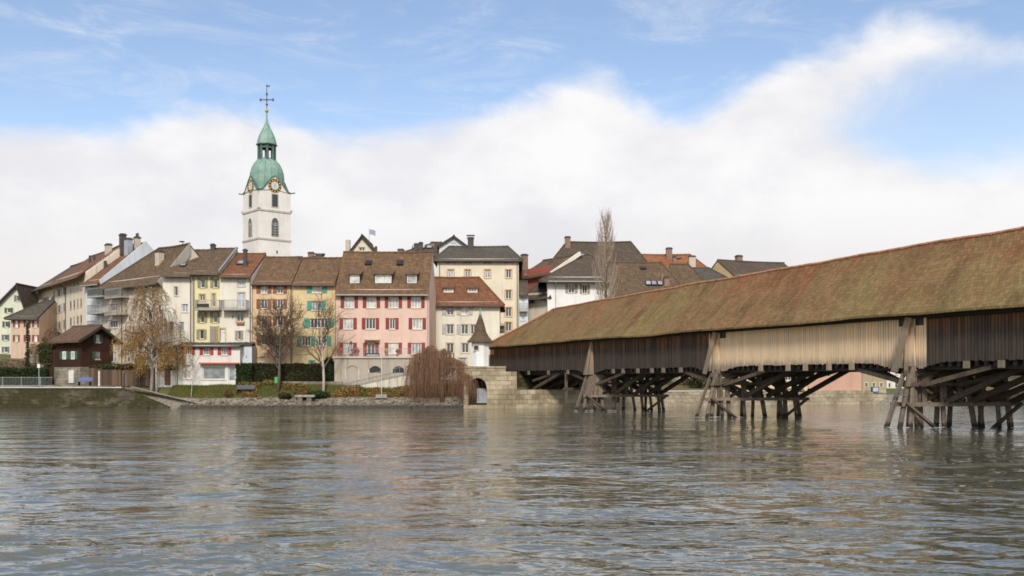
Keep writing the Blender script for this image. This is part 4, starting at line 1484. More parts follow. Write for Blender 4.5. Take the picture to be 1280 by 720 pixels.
# --- the slanting row
XA, YA, XB, YB = 48, 145.0, 107, 124.0


def on_row(px):
    ax, bx = WX(XA, YA), WX(XB, YB)
    k = (px - CX) / FPX
    # ax + t (bx-ax) = k (YA + t (YB-YA))
    t = (k * YA - ax) / ((bx - ax) - k * (YB - YA))
    return YA + t * (YB - YA)


h = House('beige_house', 'narrow beige house with slate grey shutters at the left end of the tall slanting row', 'house', (48, on_row(48)), (68.8, on_row(68.8)), G + 1.5, 358.5, 9.0, ROW)
for y in (375.5, 395.5, 411.5):
    h.win(57.3, y, 3.0, 8, shut='shutter_slate', sw=0.8)
    h.win(66, y - 1, 1.7, 8, shut='shutter_slate', sw=0.5, sides=(1, 0), cols=1)
h.make_roof('tiles_dark', 343, 62, over=0.9, ox=(0.5, 0.0), ridge_frac=0.5)
h.walls('plaster_beige'); h.gutter(0.9, pipes=(68.2,))

h = House('tenement_house', 'long tall cream house of the slanting row with many narrow windows', 'house', (69, on_row(69)), (107, on_row(107)), G + 1.2, 350.5, 9.0, ROW)
for y in (366, 386, 407):
    h.win(74.2, y, 2.3, 10, shut='shutter_grey', sw=0.8, pane='glass_dark')
    h.win(80.6, y - 2, 1.6, 11, shut='shutter_grey', sw=0.6)
for k, y in enumerate((360.5, 381.5, 402.5)):
    for i, x in enumerate((88.6, 93, 97.4, 101.6)):
        h.win(x, y - i * 1.1, 1.9, 10.5, pane='glass_curtain_sky' if (i + k) % 3 == 0 else 'glass_dark', surround='trim_stone')
h.make_roof('tiles_red_brown', 305.5, 154, over=1.1, seed=2)
h.walls('plaster_cream'); h.gutter(1.1, pipes=(82.5,))
h.chimney(135.5, 304.5, 316, 0.8, 0.7, y=3.4, mat='pale_chimney')
h.chimney(153.5, 292, 307, 0.75, 0.7, y=4.4, mat='dark_chimney')
h.chimney(112.4, 317, 326, 0.25, 0.25, y=2.4, mat='dark_chimney', cap=False)
h.chimney(118, 316, 324, 0.25, 0.25, y=2.8, mat='dark_chimney', cap=False)
m = MB(); m.prism([(h.L + 0.03, -0.1, h.ze - 0.5), (h.L + 0.03, h.yr, h.zr - 0.32), (h.L + 0.03, h.yr, h.zr - 1.5), (h.L + 0.03, 0.4, h.ze - 1.3)], (0.12, 0, 0))
m.build('party_wall', 'plaster_drab', h.root)

h = House('balcony_house', 'pale bluish house with stacked balconies and a red brown roof in the slanting row', 'house', (107.6, 124.0), (128.5, 121.6), G + 1, 351, 11.4, ROW)
for y in (362, 381, 401):
    h.win(114.5, y, 3.4, 13, pane='glass_sky_painted'); h.win(122.5, y, 3.4, 13, pane='glass_dark')
h.make_roof('tiles_red_brown', 306, 168, over=0.7, seed=3)
h.walls('plaster_bluish'); h.gutter(0.7, 'gutter_pale')
h.balcony(108.6, 127.6, 371, 0.95, 1.25, solid='iron_dark')
h.balcony(108.6, 127.6, 391.5, 0.95, 1.25)
h.balcony(108.6, 127.6, 411, 0.95, 1.25)
m = MB(); m.prism([(h.L + 0.02, -0.5, h.ze - 0.2), (h.L + 0.02, h.yr, h.zr + 0.25), (h.L + 0.02, h.D * 0.78, h.ze + 2.2), (h.L + 0.02, h.D * 0.78, h.ze - 3), (h.L + 0.02, 0, h.ze - 2)], (0.14, 0, 0))
m.build('party_wall', 'plaster_bluish', h.root)
h.chimney(131.6, 323.5, 340, 0.28, 0.28, y=2.0, mat='dark_chimney', cap=False)
h.chimney(160.5, 297.5, 320, 0.85, 0.7, y=4.2, mat='blue_grey_metal')
h.chimney(171.5, 295.5, 326, 0.65, 0.6, y=5.2, mat='pale_chimney', pots=2)

h = House('drab_house', 'broad drab plaster house with few windows behind the golden birch', 'house', (129, 121.5), (204, 113.2), G + 0.6, 353, 7.4, ROW)
for y in (365, 384, 405):
    h.win(143, y, 9, 10, pane='glass_dark', cols=3)
h.win(158.5, 357, 2.2, 7, pane='glass_dark'); h.win(173, 355.5, 2.4, 8, pane='glass_dark'); h.win(157, 376.5, 2.6, 8); h.win(168, 377, 3, 9)
h.win(180, 364, 4, 9, pane='glass_dark'); h.win(186, 386, 4, 10); h.win(200, 385, 3, 10)
h.win(192, 410, 4, 12); h.win(176, 412, 4, 12); h.win(162, 398, 3, 8)
h.door(173, 451, 7, 16, 'shutter_teal'); h.win(161, 449, 4, 8)
h.make_roof('tiles_brown', 306.5, 226, over=0.8, hl=6.6, ridge_frac=0.46, seed=4)
h.walls('plaster_drab'); h.gutter(0.8, pipes=(152.8,))
h.balcony(130.5, 151, 372, 0.95, 1.1, rail='gutter_pale'); h.balcony(130.5, 150, 393, 0.95, 1.1, rail='gutter_pale')
h.chimney(199.5, 313, 330, 0.8, 0.7, y=1.7, mat='pale_chimney')
m = MB(); m.prism([(h.L + 0.02, -0.8, h.ze - 0.85), (h.L + 0.02, h.yr, h.zr + 0.12), (h.L + 0.02, h.yr, h.zr - 1.3), (h.L + 0.02, 0.2, h.ze - 1.7)], (0.16, 0, 0))
m.build('party_wall', 'concrete', h.root)
p = h.on(230, 303, h.yr)
m = MB(); m.tube([(p.x - 0.25, h.yr, h.zr - 0.2), (p.x - 0.25, h.yr, p.z + 0.1)], 0.04, 5); m.lathe([(0.02, 0.0), (0.2, 0.03), (0.36, 0.12)], 10, (p.x - 0.2, h.yr - 0.15, p.z))
m.build('satellite_dish', 'iron_dark', h.roof)

# --- houses that face the river squarely
h = House('ivory_house', 'plain ivory house with few windows, between the drab and the lemon house', 'house', (203.5, 112.0), (240.3, 112.0), G, 341, 13.5, ROW)
h.win(220, 364, 4, 11, surround='trim_stone'); h.win(231, 385, 8, 10, pane='glass_sky_painted'); h.win(214, 408, 5, 12, pane='glass_dark'); h.win(227, 408, 6, 11, pane='glass_sky_painted')
h.make_roof('tiles_brown', 313, 250, over=0.7, seed=5)
h.walls('plaster_ivory'); h.gutter(0.7, pipes=(238.6,))
h.skylight(229, 332, 0.7, 0.7)

h = House('lemon_house', 'pale lemon house with olive shutters over the white riverside annexe', 'house', (240.8, 112.15), (275.2, 112.15), G, 338.5, 13.5, ROW)
for x in (253.3, 269.3):
    h.win(x, 353.5, 5.4, 12.5, shut='shutter_olive', surround='trim_yellow', sides=(1, 1), sw=0.62)
h.win(252.7, 372, 7, 8, surround='trim_yellow'); h.win(267, 375, 4, 16, surround='trim_yellow', pane='glass_sky_painted', sill=False)
for x in (252.7, 269):
    h.win(x, 397, 5.4, 12.5, shut='shutter_olive', surround='trim_yellow', sw=0.62)
h.win(252, 418, 5.4, 11.5, shut='shutter_olive', surround='trim_yellow', sw=0.62); h.win(269, 418, 6, 20, shut='shutter_taupe', closed=True, sill=False)
h.make_roof('tiles_brown', 311, 275, over=0.7, seed=6)
h.walls('plaster_lemon'); h.gutter(0.7, pipes=(241.6,))
h.balcony(243.5, 274, 386, 1.0, 1.1); h.item('planter', 'iron_dark', 246, 261, 379.5, 384, -1.19, -1.11)
m = MB(); m.beam((h.L + 0.05, -0.7, h.ze - 0.2), (h.L + 0.05, h.yr, h.zr + 0.1), 0.2, 0.28); m.build('verge_flashing', 'rail_grey', h.roof)
h.chimney(266.3, 304.5, 312, 0.5, 0.5, y=6.4, mat='dark_chimney')

h = House('white_narrow_house', 'narrow ivory white house with an orange tiled roof and one balcony', 'house', (275.6, 112.05), (314.6, 112.05), G, 342.5, 13.0, ROW)
h.win(301.7, 352, 9, 11.5, pane='glass_sky_painted', surround='trim_stone'); h.win(301.7, 375, 8.5, 18.5, pane='glass_sky_painted', sill=False, surround='trim_stone')
h.win(300, 396, 9, 12, pane='glass_dark', surround='trim_stone'); h.win(299, 419, 4, 11, shut='shutter_taupe', sw=0.7)
h.win(291, 396, 1.6, 4, sill=False); h.door(277.9, 419, 6.5, 16, 'door_white', 'trim_yellow')
h.item('flower_box', 'terracotta', 295, 305, 402, 405, -0.3, -0.02)
h.make_roof('tiles_orange', 317.5, 325, over=0.6, seed=7)
h.walls('plaster_ivory'); h.gutter(0.6, pipes=(313.4,))
h.balcony(276.4, 308, 386, 1.0, 1.1)
h.chimney(306.5, 311, 324, 0.4, 0.4, y=2.5, mat='dark_chimney'); h.skylight(301.5, 329, 0.9, 1.1)

h = House('apricot_house', 'apricot house with brown shutters behind the larger bare tree', 'house', (315.2, 112.5), (365.6, 112.5), G, 351.5, 11.0, ROW)
for y, x2 in ((361, 350), (380, 350), (401, 350), (425.5, 349)):
    h.win(330, y, 8.3, 11.5, shut='shutter_brown', sw=0.6, pane='glass_curtain_sky' if y == 361 else 'glass_dark')
    h.win(x2, y, 7.5, 11.5, shut='shutter_brown', sw=0.65)
h.win(327, 451, 5, 10, pane='glass_curtain_sky', sill=False)
h.make_roof('tiles_mossy', 321.8, 352, over=0.5, seed=8)
h.walls('plaster_apricot'); h.gutter(0.5, pipes=(364.6,))
h.chimney(373.5, 317.5, 324, 0.3, 0.3, y=5.0, mat='dark_chimney', cap=False)

h = House('yellow_house', 'warm yellow house with teal shutters behind the leaning birch trunk', 'house', (366.1, 112.3), (419.0, 112.3), G, 352.5, 11.0, ROW)
h.win(396.3, 361.2, 13, 10, shut='shutter_teal', sw=0.45, pane='glass_curtain_sky', cols=3)
h.win(395.6, 382.3, 12, 11.5, shut='shutter_teal', sw=0.45, pane='glass_sky_painted', cols=3)
h.win(398.8, 404, 22, 11.5, shut='shutter_teal', sw=0.33, cols=5)
h.win(382.7, 426.3, 11, 12, shut='shutter_teal', sw=0.5, cols=3, sides=(1, 1)); h.win(402.6, 426.3, 11, 12, shut='shutter_teal', sw=0.5, cols=3, sides=(0, 1))
h.win(390, 454.3, 6, 6, surround='shutter_teal', sill=False)
h.make_roof('tiles_mossy', 322.8, 400, over=0.5, seed=9)
h.walls('plaster_yellow'); h.gutter(0.5)

# --- the pink house with its terrace
h = House('rose_house', 'large rose pink house with dark red shutters above a stone terrace', 'house', (419.6, 111.0), (536.4, 111.0), G, 361.5, 10.0, ROW)
for y, xs in ((378, (436.7, 464.3, 491.8, 520)), (404.6, (435.2, 463.2, 490.2, 521.7)), (435.5, (435.2, None, 491.7, 520.5))):
    for i, x in enumerate(xs):
        if x:
            nar = (y == 404.6 and i == 2)
            h.win(x, y, 7 if nar else 12.3, 13.6, shut='shutter_red', sw=0.62 if nar else 0.36, pane='glass_dark' if (nar or (y > 400 and i == 1)) else 'glass_curtain_sky', cols=2 if nar else 3)
h.win(463.7, 437.5, 10, 17, shut='shutter_red', sw=0.45, pane='glass_dark', sill=False, surround='trim_ochre', cols=2, rows=1)
h.make_roof('tiles_mossy', 315.3, 480, over=0.6, seed=10)
h.walls('plaster_rose'); h.gutter(0.6, 'gutter_pale', pipes=(535.2,)); h.eave_trim('plaster_offwhite', 0.3)
for x, w in ((443.3, 12), (479, 20.5), (514.8, 12)):
    h.dormer(x, 347.3, w, 11.5, 'tiles_mossy', cheek='iron_dark', cols=2 if w > 15 else 1)
for x in (460.7, 500):
    h.skylight(x, 329, 0.8, 0.8, 'glass_dark')
m = MB(); m.box(h.on(456, 428).x, h.on(475, 428).x, -0.7, -0.03, h.on(460, 425.5).z, h.on(460, 424).z); m.build('door_canopy', 'trim_stone', h.root)
# the blank tile strip on the roof's right part is a heavier band of newer tiles
p0, p1 = h.on_slope(511, 330), h.on_slope(519, 330)

# terrace: a walled platform in front of the pink house
t = House('stone_terrace', 'grey stone terrace with arched cellar openings under the rose pink house', 'terrace', (418.0, 109.2), (519.5, 109.2), G - 0.4, 447.5, 1.65)
t.sf = 0
for x, w, y0, y1 in ((440.4, 14.5, 457, 474.5), (469, 14.5, 457.5, 466), (498, 14, 457.8, 466)):
    x0, x1, z0, z1 = t.rect(x, (y0 + y1) / 2, w, y1 - y0)
    t.holes.append((x0, x1, z0, z1))
    m = MB()
    m.box(x0, x1, 0.10, 0.14, z0, z1)
    m.build('cellar_door' if x < 450 else 'cellar_window', 'plaster_terrace' if x < 450 else 'iron_dark', t.root)
    m = MB()
    n = 8                                                  # segmental arch heads: spandrel pieces fill the corners of the square opening
    rise = 0.33
    for i in range(n):
        u0, u1 = i / n, (i + 1) / n

        def az_(u):
            return z1 - rise * (2 * u - 1) ** 2
        m.prism([(x0 + (x1 - x0) * u0, 0.004, az_(u0)), (x0 + (x1 - x0) * u1, 0.004, az_(u1)), (x0 + (x1 - x0) * u1, 0.004, z1), (x0 + (x1 - x0) * u0, 0.004, z1)], (0, 0.09, 0))
    m.build('arch_head', 'plaster_terrace', t.root)
    m = MB()
    for sgn in (0, 1):
        xa = x0 - 0.14 if sgn == 0 else x1
        m.box(xa + (0 if sgn else 0), xa + 0.14, -0.03, 0.02, z0, z1 - rise)
    m.build('arch_jamb', 'trim_stone', t.root)
t.walls('plaster_terrace', gable=False)
m = MB(); m.box(-0.15, t.L + 0.15, -0.18, 1.6, t.ze - 0.01, t.ze + 0.16); m.build('coping', 'pale_coping', t.root)
m = MB()
zt = t.ze + 0.16
m.box(0, t.L, -0.08, -0.04, zt + 0.86, zt + 0.9)
for i in range(60):
    x = t.L * i / 59
    m.box(max(0, x - 0.012), x + 0.012, -0.075, -0.05, zt, zt + 0.86)
m.build('railing', 'rail_grey', t.root)
# things on the terrace
a = t.on(456.5, 446.5); b = t.on(474.5, 441.5)
bn = MB(); bn.box(a.x, b.x, -0.115, -0.09, a.z, b.z)
bo = bn.build('banner', 'banner_dark'); bo.parent = None
bo.location = t.root.location; bo.rotation_euler = t.root.rotation_euler
tag(bo, 'dark banner with a blurred white line hung on the terrace railing', 'banner')
w = MB(); r_ = random.Random(4); x = a.x + 0.15
zc = (a.z + b.z) / 2
while x < b.x - 0.15:
    wd_ = r_.uniform(0.05, 0.11)
    w.box(x, x + wd_, -0.125, -0.116, zc - 0.05, zc + r_.uniform(0.04, 0.08))
    x += wd_ + r_.uniform(0.02, 0.06)
lt = w.build('lettering', 'frame_white', bo)
rp = random.Random(12)


def planter(px, mat, label, r=0.28, kind='flower'):
    p = t.on(px, 446.5, 0.35)
    wp = t.M @ Vector((p.x, 0.35, zt))
    o = thing('flower_pot', label, 'flower pot', wp, 0, 'pots along the terrace railing')
    m = MB(); m.lathe([(r * 0.55, 0.0), (r * 0.8, 0.4), (r * 0.86, 0.42)], 10); m.build('pot', 'terracotta', o)
    m = MB()
    for k in range(90):
        d = Vector((rp.gauss(0, 1), rp.gauss(0, 1), rp.gauss(0, 1))).normalized() * r * rp.uniform(0.4, 1.2)
        c = Vector((0, 0, 0.42 + r * 0.9)) + Vector((d.x, d.y, d.z * 0.9))
        s = 0.06
        e = Vector((rp.gauss(0, 1), rp.gauss(0, 1), rp.gauss(0, 1))).normalized() * s
        f = e.cross(Vector((rp.gauss(0, 1), rp.gauss(0, 1), rp.gauss(0, 1)))).normalized() * s
        m.quad(c - e - f, c + e - f, c + e + f, c - e + f)
    m.build('flowers', mat, o)


planter(425, 'flower_orange', 'large pot of orange flowers at the left end of the terrace', 0.36)
planter(446, 'flower_red', 'pot of red flowers between the little fir and the banner', 0.3)
planter(483, 'flower_yellow', 'small pot of yellow flowers right of the banner on the terrace', 0.22)
planter(497, 'flower_red', 'small pot of red flowers towards the right end of the terrace', 0.2)
p = t.on(439, 446, 0.8)
o = thing('potted_fir', 'little potted fir tree on the terrace of the rose pink house', 'potted plant', t.M @ Vector((p.x, 0.8, zt)), 0)
m = MB(); m.lathe([(0.16, 0), (0.22, 0.35)], 10); m.build('pot', 'terracotta', o)
m = MB()
for k in range(160):
    zz = rp.uniform(0, 1)
    rr = 0.42 * (1 - zz) * rp.uniform(0.5, 1) + 0.03; aa = rp.uniform(0, 6.28)
    c = Vector((rr * math.cos(aa), rr * math.sin(aa), 0.4 + zz * 1.3)); d = Vector((math.cos(aa), math.sin(aa), -0.4)) * 0.13
    s_ = Vector((-math.sin(aa), math.cos(aa), 0.2)) * 0.05
    m.quad(c - s_, c + s_, c + d + s_ * 0.3, c + d - s_ * 0.3)
m.build('branches', 'leaf_ivy', o)

# --- white house to its right, and the tall cream one behind
h = House('offwhite_house', 'off white house with grey shutters and red roof, right of the rose pink house', 'house', (537.2, 121.0), (624.5, 121.0), G, 377, 9.0, ROW)
for x, sh, sd in ((562.7, 'shutter_grey', (1, 0)), (580.9, 'shutter_grey', (1, 1))):
    h.win(x, 388, 9, 11.5, shut=sh, sides=sd, sw=0.6, pane='glass_dark' if x < 570 else 'glass_curtain_sky', surround='trim_stone')
h.win(562.7, 411.7, 9, 12, shut='shutter_grey', sides=(1, 0), sw=0.6, surround='trim_stone'); h.win(580.9, 411.7, 9, 12, shut='shutter_grey', sides=(1, 0), sw=0.6, surround='trim_stone'); h.win(592.2, 411.7, 8, 12, surround='trim_stone', shut='shutter_grey', sides=(0, 1), sw=0.4)
for x in (562.7, 581.5):
    h.win(x, 435, 9, 12, surround='trim_stone', pane='glass_dark')
h.win(578.5, 452, 9, 9, surround='trim_stone', pane='glass_sky_painted')
h.make_roof('tiles_orange', 347, 580, over=0.6, hr=2.6, seed=11)
h.walls('plaster_offwhite'); h.gutter(0.6)
for x in (560.8, 590.6):
    h.dormer(x, 361.5, 10.5, 5.5, 'tiles_red_brown', pane='glass_curtain_sky', cols=3)

h = House('tall_cream_house', 'tall cream house with ochre window surrounds and a slate roof behind the off white house', 'house', (546.5, 133.0), (648.3, 133.0), G + 2, 323.3, 11.0, ROW)
for x in (563.5, 584.6, 609.5, 635.7):
    h.win(x, 328.2, 8, 4.2, surround='trim_ochre', pane='glass_sky_painted', sill=False, rows=1)
    h.win(x, 342.3, 7, 10.2, surround='trim_ochre', pane='glass_sky_painted' if x < 615 else 'glass_dark')
for y in (368.3, 390, 408.5):
    h.win(635.6, y, 7.5, 11, surround='trim_ochre', pane='glass_dark')
h.make_roof('tiles_slate', 308.3, 598, over=0.55, hl=1.2, hr=1.4, seed=12)
h.walls('plaster_sand'); h.gutter(0.55, pipes=(549.5, 646.5))
h.chimney(588.4, 296.5, 309, 0.8, 0.7, y=5.0, mat='dark_chimney')
m = MB(); p = h.on(588.4, 296.5, 5.0); m.box(p.x - 0.55, p.x + 0.55, 4.5, 5.5, p.z + 0.2, p.z + 0.26); m.box(p.x - 0.5, p.x - 0.44, 4.6, 4.66, p.z - 0.3, p.z + 0.2); m.box(p.x + 0.44, p.x + 0.5, 4.6, 4.66, p.z - 0.3, p.z + 0.2)
m.build('chimney_cowl', 'gutter_metal', h.roof)

# --- behind and right, above the bridge
h = House('white_hipped_house', 'bright white house with grey shutters and a dark hipped roof behind the poplar', 'house', (684.4, 133.0), (770.5, 133.0), G + 2, 346, 15.0, ROW)
h.win(714.3, 361, 7.5, 10.5, shut='shutter_taupe', sw=0.5); h.win(731, 361.5, 6, 11, shut='shutter_taupe', sw=0.5); h.win(752, 361.5, 6, 11, shut='shutter_taupe', sw=0.5)
h.make_roof('tiles_dark', 318, 720, over=1.15, hl=5.6, hr=3.0, seed=13)
h.walls('plaster_bright'); h.gutter(1.15, 'gutter_pale', pipes=(694.5,))

h = House('great_roof_house', 'big house showing only its huge dark brown steep roof above the white hipped house', 'house', (681, 141.0), (815, 141.0), G + 2, 340, 13.0, ROW)
h.make_roof('tiles_dark', 302.5, 760, over=0.8, hl=3.4, hr=2.2, seed=14)
h.walls('plaster_drab'); h.chimney(709.5, 295.5, 312, 0.8, 0.8, y=5.6, mat='brick_chimney')
h.skylight(721, 322, 0.8, 1.0, 'glass_sky_painted'); h.skylight(733, 320, 1.4, 0.8, 'glass_sky_painted')

h = House('beige_back_house', 'beige house half hidden between the tall cream and the white hipped house', 'house', (660.5, 137.0), (687.0, 134.0), G + 2, 369, 9.0, ROW)
h.win(665.3, 374, 3.4, 10.5, shut='shutter_slate', sw=0.4); h.win(679.8, 370.5, 3.4, 11, shut='shutter_slate', sw=0.4)
h.make_roof('tiles_dark', 345, 676, over=0.9, ox=(1.2, 0), hr=2.0, seed=15)
h.walls('plaster_cream'); h.gutter(0.9)
h = House('steel_balcony_house', 'narrow grey blue gallery front beside the tall cream house', 'house', (648.8, 131.0), (660.2, 131.0), G + 2, 366, 5.0, ROW)
h.win(654, 377, 5, 9, pane='glass_sky_painted'); h.win(654, 396, 5, 9, pane='glass_sky_painted')
h.make_roof('tiles_dark', 352, 655, over=0.5, seed=16)
h.walls('plaster_bluish'); h.balcony(649.3, 659.5, 388, 0.9, 0.8)

h = House('red_dormer_house', 'little house with red walls and a pale verge behind the tall cream house', 'house', (648.0, 144.0), (690.0, 137.0), G + 2, 352, 9.0, ROW)
h.win(655, 352, 4, 7, pane='glass_curtain_sky'); h.win(657, 340, 3, 7, pane='glass_sky_painted')
h.ze = h.on(650, 346).z
h.make_roof('tiles_brown', 327, 672, over=0.5, ox=(0.3, 0.3), seed=17)
h.walls('plaster_red'); h.chimney(655.5, 317.5, 330, 0.8, 0.8, y=4.5, mat='brick_chimney')
m = MB(); m.beam((h.L + 0.45, -0.5, h.ze - 0.35), (h.L + 0.45, h.yr, h.zr + 0.1), 0.35, 0.5); m.build('verge_board', 'plaster_ivory', h.roof)

h = House('long_brown_house', 'house with a long red brown roof right of the poplar, seen over the bridge', 'house', (767, 128.0), (862, 128.0), G + 2, 373, 13.0, ROW)
h.make_roof('tiles_brown', 328.3, 800, over=0.7, hr=2.6, seed=18)
h.walls('plaster_drab')
h.chimney(833.5, 345.5, 356, 0.7, 0.7, y=2.6, mat='brick_chimney'); h.chimney(827.8, 339, 352, 0.28, 0.28, y=3.2, mat='brick_chimney', cap=False)
for x in (810.5, 817.5, 825):
    h.skylight(x, 354.5, 0.7, 0.9)
h.skylight(804, 335.5, 0.8, 0.5, 'glass_dark')
h = House('brown_step_house', 'house with a plain brown roof between the long red brown and the low slate roofs', 'house', (845, 134.0), (888, 134.0), G + 2, 362, 11.0, ROW)
h.make_roof('tiles_brown', 330.5, 860, over=0.6, hr=2.0, seed=19)
h.walls('plaster_drab')
h = House('low_slate_house', 'house with a low dark slate roof just above the bridge ridge', 'house', (866, 137.0), (916, 137.0), G + 2, 352, 10.0, ROW)
h.make_roof('tiles_slate', 335.2, 890, over=0.5, hr=2.2, seed=20)
h.walls('plaster_drab')
h = House('orange_roof_house', 'house with a bright orange new tiled roof behind the brown roofs', 'house', (803, 152.0), (889, 152.0), G + 3, 340, 11.0, ROW)
h.make_roof('tiles_bright_orange', 318.3, 845, over=0.5, hl=0.0, hr=2.2, seed=21)
h.walls('plaster_cream'); h.chimney(836.3, 309.5, 319, 0.9, 0.8, y=4.6, mat='brick_chimney'); h.chimney(843, 320, 327, 0.5, 0.5, y=3.0, mat='brick_chimney'); h.chimney(865, 319.5, 330, 1.0, 0.8, y=2.0, mat='pale_chimney')
h.skylight(847, 323, 0.9, 0.5)
h = House('yellow_gable_house', 'house with a yellow gable and dark roof at the right end of the town', 'house', (917, 150.0), (1000, 154.0), G + 2, 343, 9.0, ROW)
h.make_roof('tiles_dark', 327.5, 950, over=0.4, ox=(0.06, 0.3), seed=22)
h.walls('plaster_yellow'); h.chimney(923.5, 319, 328, 0.9, 0.8, y=5.0, mat='brick_chimney')

# --- rooftops that rise behind the front row
h = House('cream_gable_house', 'cream gable with one window peeping over the rose house roof', 'house', (436.5, 135.0), (470.5, 135.0), G + 2, 317, 10.0, ROW)
h.win(452.3, 311.5, 7.5, 4.5, surround='trim_stone', sill=False)
gable_front(h, 'plaster_sand', 'tiles_brown', 452.6, 296, None, over=0.25, roof_over_front=0.3)
m = MB(); p = h.on(435, 300, 2.0); m.box(p.x - 0.3, p.x + 0.3, 1.7, 2.3, p.z - 3, p.z); m.build('chimney', 'pale_chimney', h.roof)
m = MB(); p = h.on(470, 308, 2.0); m.box(p.x - 0.15, p.x + 0.15, 1.8, 2.2, p.z - 3, p.z); m.build('chimney', 'dark_chimney', h.roof)
h = House('pediment_house', 'grey white pediment gable of a house behind the slate roof', 'house', (549, 150.0), (583, 150.0), G + 3, 308, 10.0, ROW)
h.win(567, 304.2, 6, 1.4, sill=False, cols=1, rows=1, pane='glass_sky_painted')
gable_front(h, 'plaster_bluish', 'tiles_slate', 567.5, 296.5, None, over=0.35, roof_over_front=0.4)
h = House('glazed_roof_house', 'dark roof with sky grey roof lights behind the rose house, left of the pediment gable', 'house', (494, 150.0), (549, 150.0), G + 3, 318, 12.0, ROW)
h.make_roof('tiles_dark', 303, 540, over=0.4, hl=5.5, seed=23)
h.walls('plaster_bluish')
for x in (519, 528, 537):
    h.skylight(x, 309, 0.9, 1.5, 'glass_sky_painted')
h.chimney(520.2, 304, 316, 0.55, 0.55, y=1.0, mat='dark_chimney'); h.chimney(526, 302.5, 316, 0.6, 0.55, y=1.0, mat='dark_chimney'); h.chimney(501, 311, 318, 0.9, 0.6, y=1.2, mat='brick_chimney'); h.chimney(541, 302, 310, 0.6, 0.6, y=4.0, mat='brick_chimney')
h = House('pale_ridge_house', 'pale grey house top between the tower and the rose house', 'house', (374, 150.0), (412, 150.0), G + 3, 324.5, 9.0, ROW)
h.make_roof('tiles_slate', 317.8, 390, over=0.4, hl=3.0, hr=3.0, seed=24)
h.walls('plaster_bluish'); h.chimney(389, 315, 320, 0.9, 0.7, y=4.0, mat='brick_chimney')

# flag on its pole
o = thing('flag_pole', 'thin pole with a small grey blue flag above the cream gable', 'flag', P(461.5, 300, 137))
m = MB(); m.tube([(0, 0, -2.5), (0, 0, 1.6)], 0.03, 6); m.build('pole', 'rail_grey', o)
m = MB(); rows = []
for i in range(7):
    rows.append([(0.06 + i * 0.13, 0.12 * math.sin(i * 1.3), 0.75 + 0.72 * j / 4 - 0.02 * i * i * 0.3) for j in range(5)])
m.grid(rows); m.build('flag', 'flag_cloth', o)

# --- white annexe by the river
h = House('white_annexe', 'low white riverside building with bright red shutters and a wide shop window', 'annexe', (219.5, 109.2), (300.0, 109.2), 2.3, 431.5, 2.7, ROW)
for x in (245.5, 258.2, 280.5):
    pass
for x in (235.3, 258.3, 280.7):
    h.win(x, 438.7, 8.3, 9.8, shut='shutter_bright_red', sw=0.5, pane='glass_dark', cols=3)
h.win(233.5, 465, 10.5, 17, pane='glass_curtain_sky', cols=2, rows=2)
h.win(267.5, 466.5, 28, 15.5, pane='glass_shop', cols=1, rows=1)
h.win(290, 467, 9, 19, pane='glass_shop', cols=1, rows=1, sill=False)
h.make_roof('tiles_slate', 429.3, 260, over=0.35, ox=(0.15, 0.15), ridge_frac=0.9, seed=25)
h.walls('plaster_white'); h.gutter(0.35, 'gutter_metal', pipes=(221.8,))
h.item('awning', 'red_awning', 248.5, 297.5, 453.2, 455.0, -0.55, -0.02)
h2 = House('white_garden_shed', 'small white lean-to with a brown door between the birch and the annexe', 'shed', (196.5, 109.5), (219.2, 109.5), 2.3, 460, 2.2)
h2.door(209.5, 472, 7.5, 19.5, 'door_brown'); h2.door(201, 473, 4.5, 18, 'door_white')
h2.make_roof('tiles_slate', 458, 208, over=0.15, ridge_frac=0.85, seed=26)
h2.walls('plaster_white')
h3 = House('grey_link_house', 'stained grey wall block between the annexe and the apricot house', 'shed', (300.4, 110.2), (314.8, 110.2), 2.3, 430.5, 1.7)
h3.win(308, 446, 0.9, 3, sill=False, cols=1, rows=1)
h3.make_roof('tiles_slate', 429.5, 308, over=0.1, ridge_frac=0.85, seed=27)
h3.walls('plaster_bluish')

# --- buildings seen under the bridge
h = House('dark_grey_house', 'dark grey rendered house under the town end of the bridge', 'house', (694, 127.0), (798, 127.0), 1.5, 452, 8.0)
h.win(720.2, 486.5, 6, 12, pane='glass_dark', sill=False); h.win(745, 486.5, 6, 12, pane='glass_dark', sill=False); h.win(714, 484, 3, 3, pane='glass_curtain_sky', sill=False)
h.make_roof('tiles_dark', 440, 745, over=0.4, seed=28)
h.walls('plaster_grey')
h = House('pale_yellow_house', 'pale yellow house glimpsed through the struts of the middle pier', 'house', (914, 123.5), (1009.5, 121.5), 0.5, 440, 9.0)
for x in (932, 956, 985):
    h.win(x, 470, 7, 11, pane='glass_dark')
h.make_roof('tiles_brown', 420, 960, over=0.4, seed=29)
h.walls('plaster_yellow')
h = House('salmon_house', 'salmon pink house on a pale stone river wall under the bridge', 'house', (1010.3, 121.5), (1077.0, 123.2), 0.5, 440, 9.0)
for x in (1036.3, 1051):
    h.win(x, 468.5, 4.2, 5, surround='trim_yellow', cols=1, rows=1, sill=False)
h.make_roof('tiles_brown', 420, 1044, over=0.4, seed=30)
h.walls('plaster_salmon')
h = House('tan_house', 'tan stone building with small arched windows beside the salmon house under the bridge', 'house', (1077.6, 123.4), (1107.5, 124.3), 0.5, 440, 9.0)
for y in (465.5, 481.5):
    for x in (1083, 1092.3, 1101.6):
        h.win(x, y, 2.8, 5.2, cols=1, rows=1, surround='trim_stone', sill=False)
h.make_roof('tiles_dark', 420, 1092, over=0.4, seed=31)
h.walls('plaster_tan')
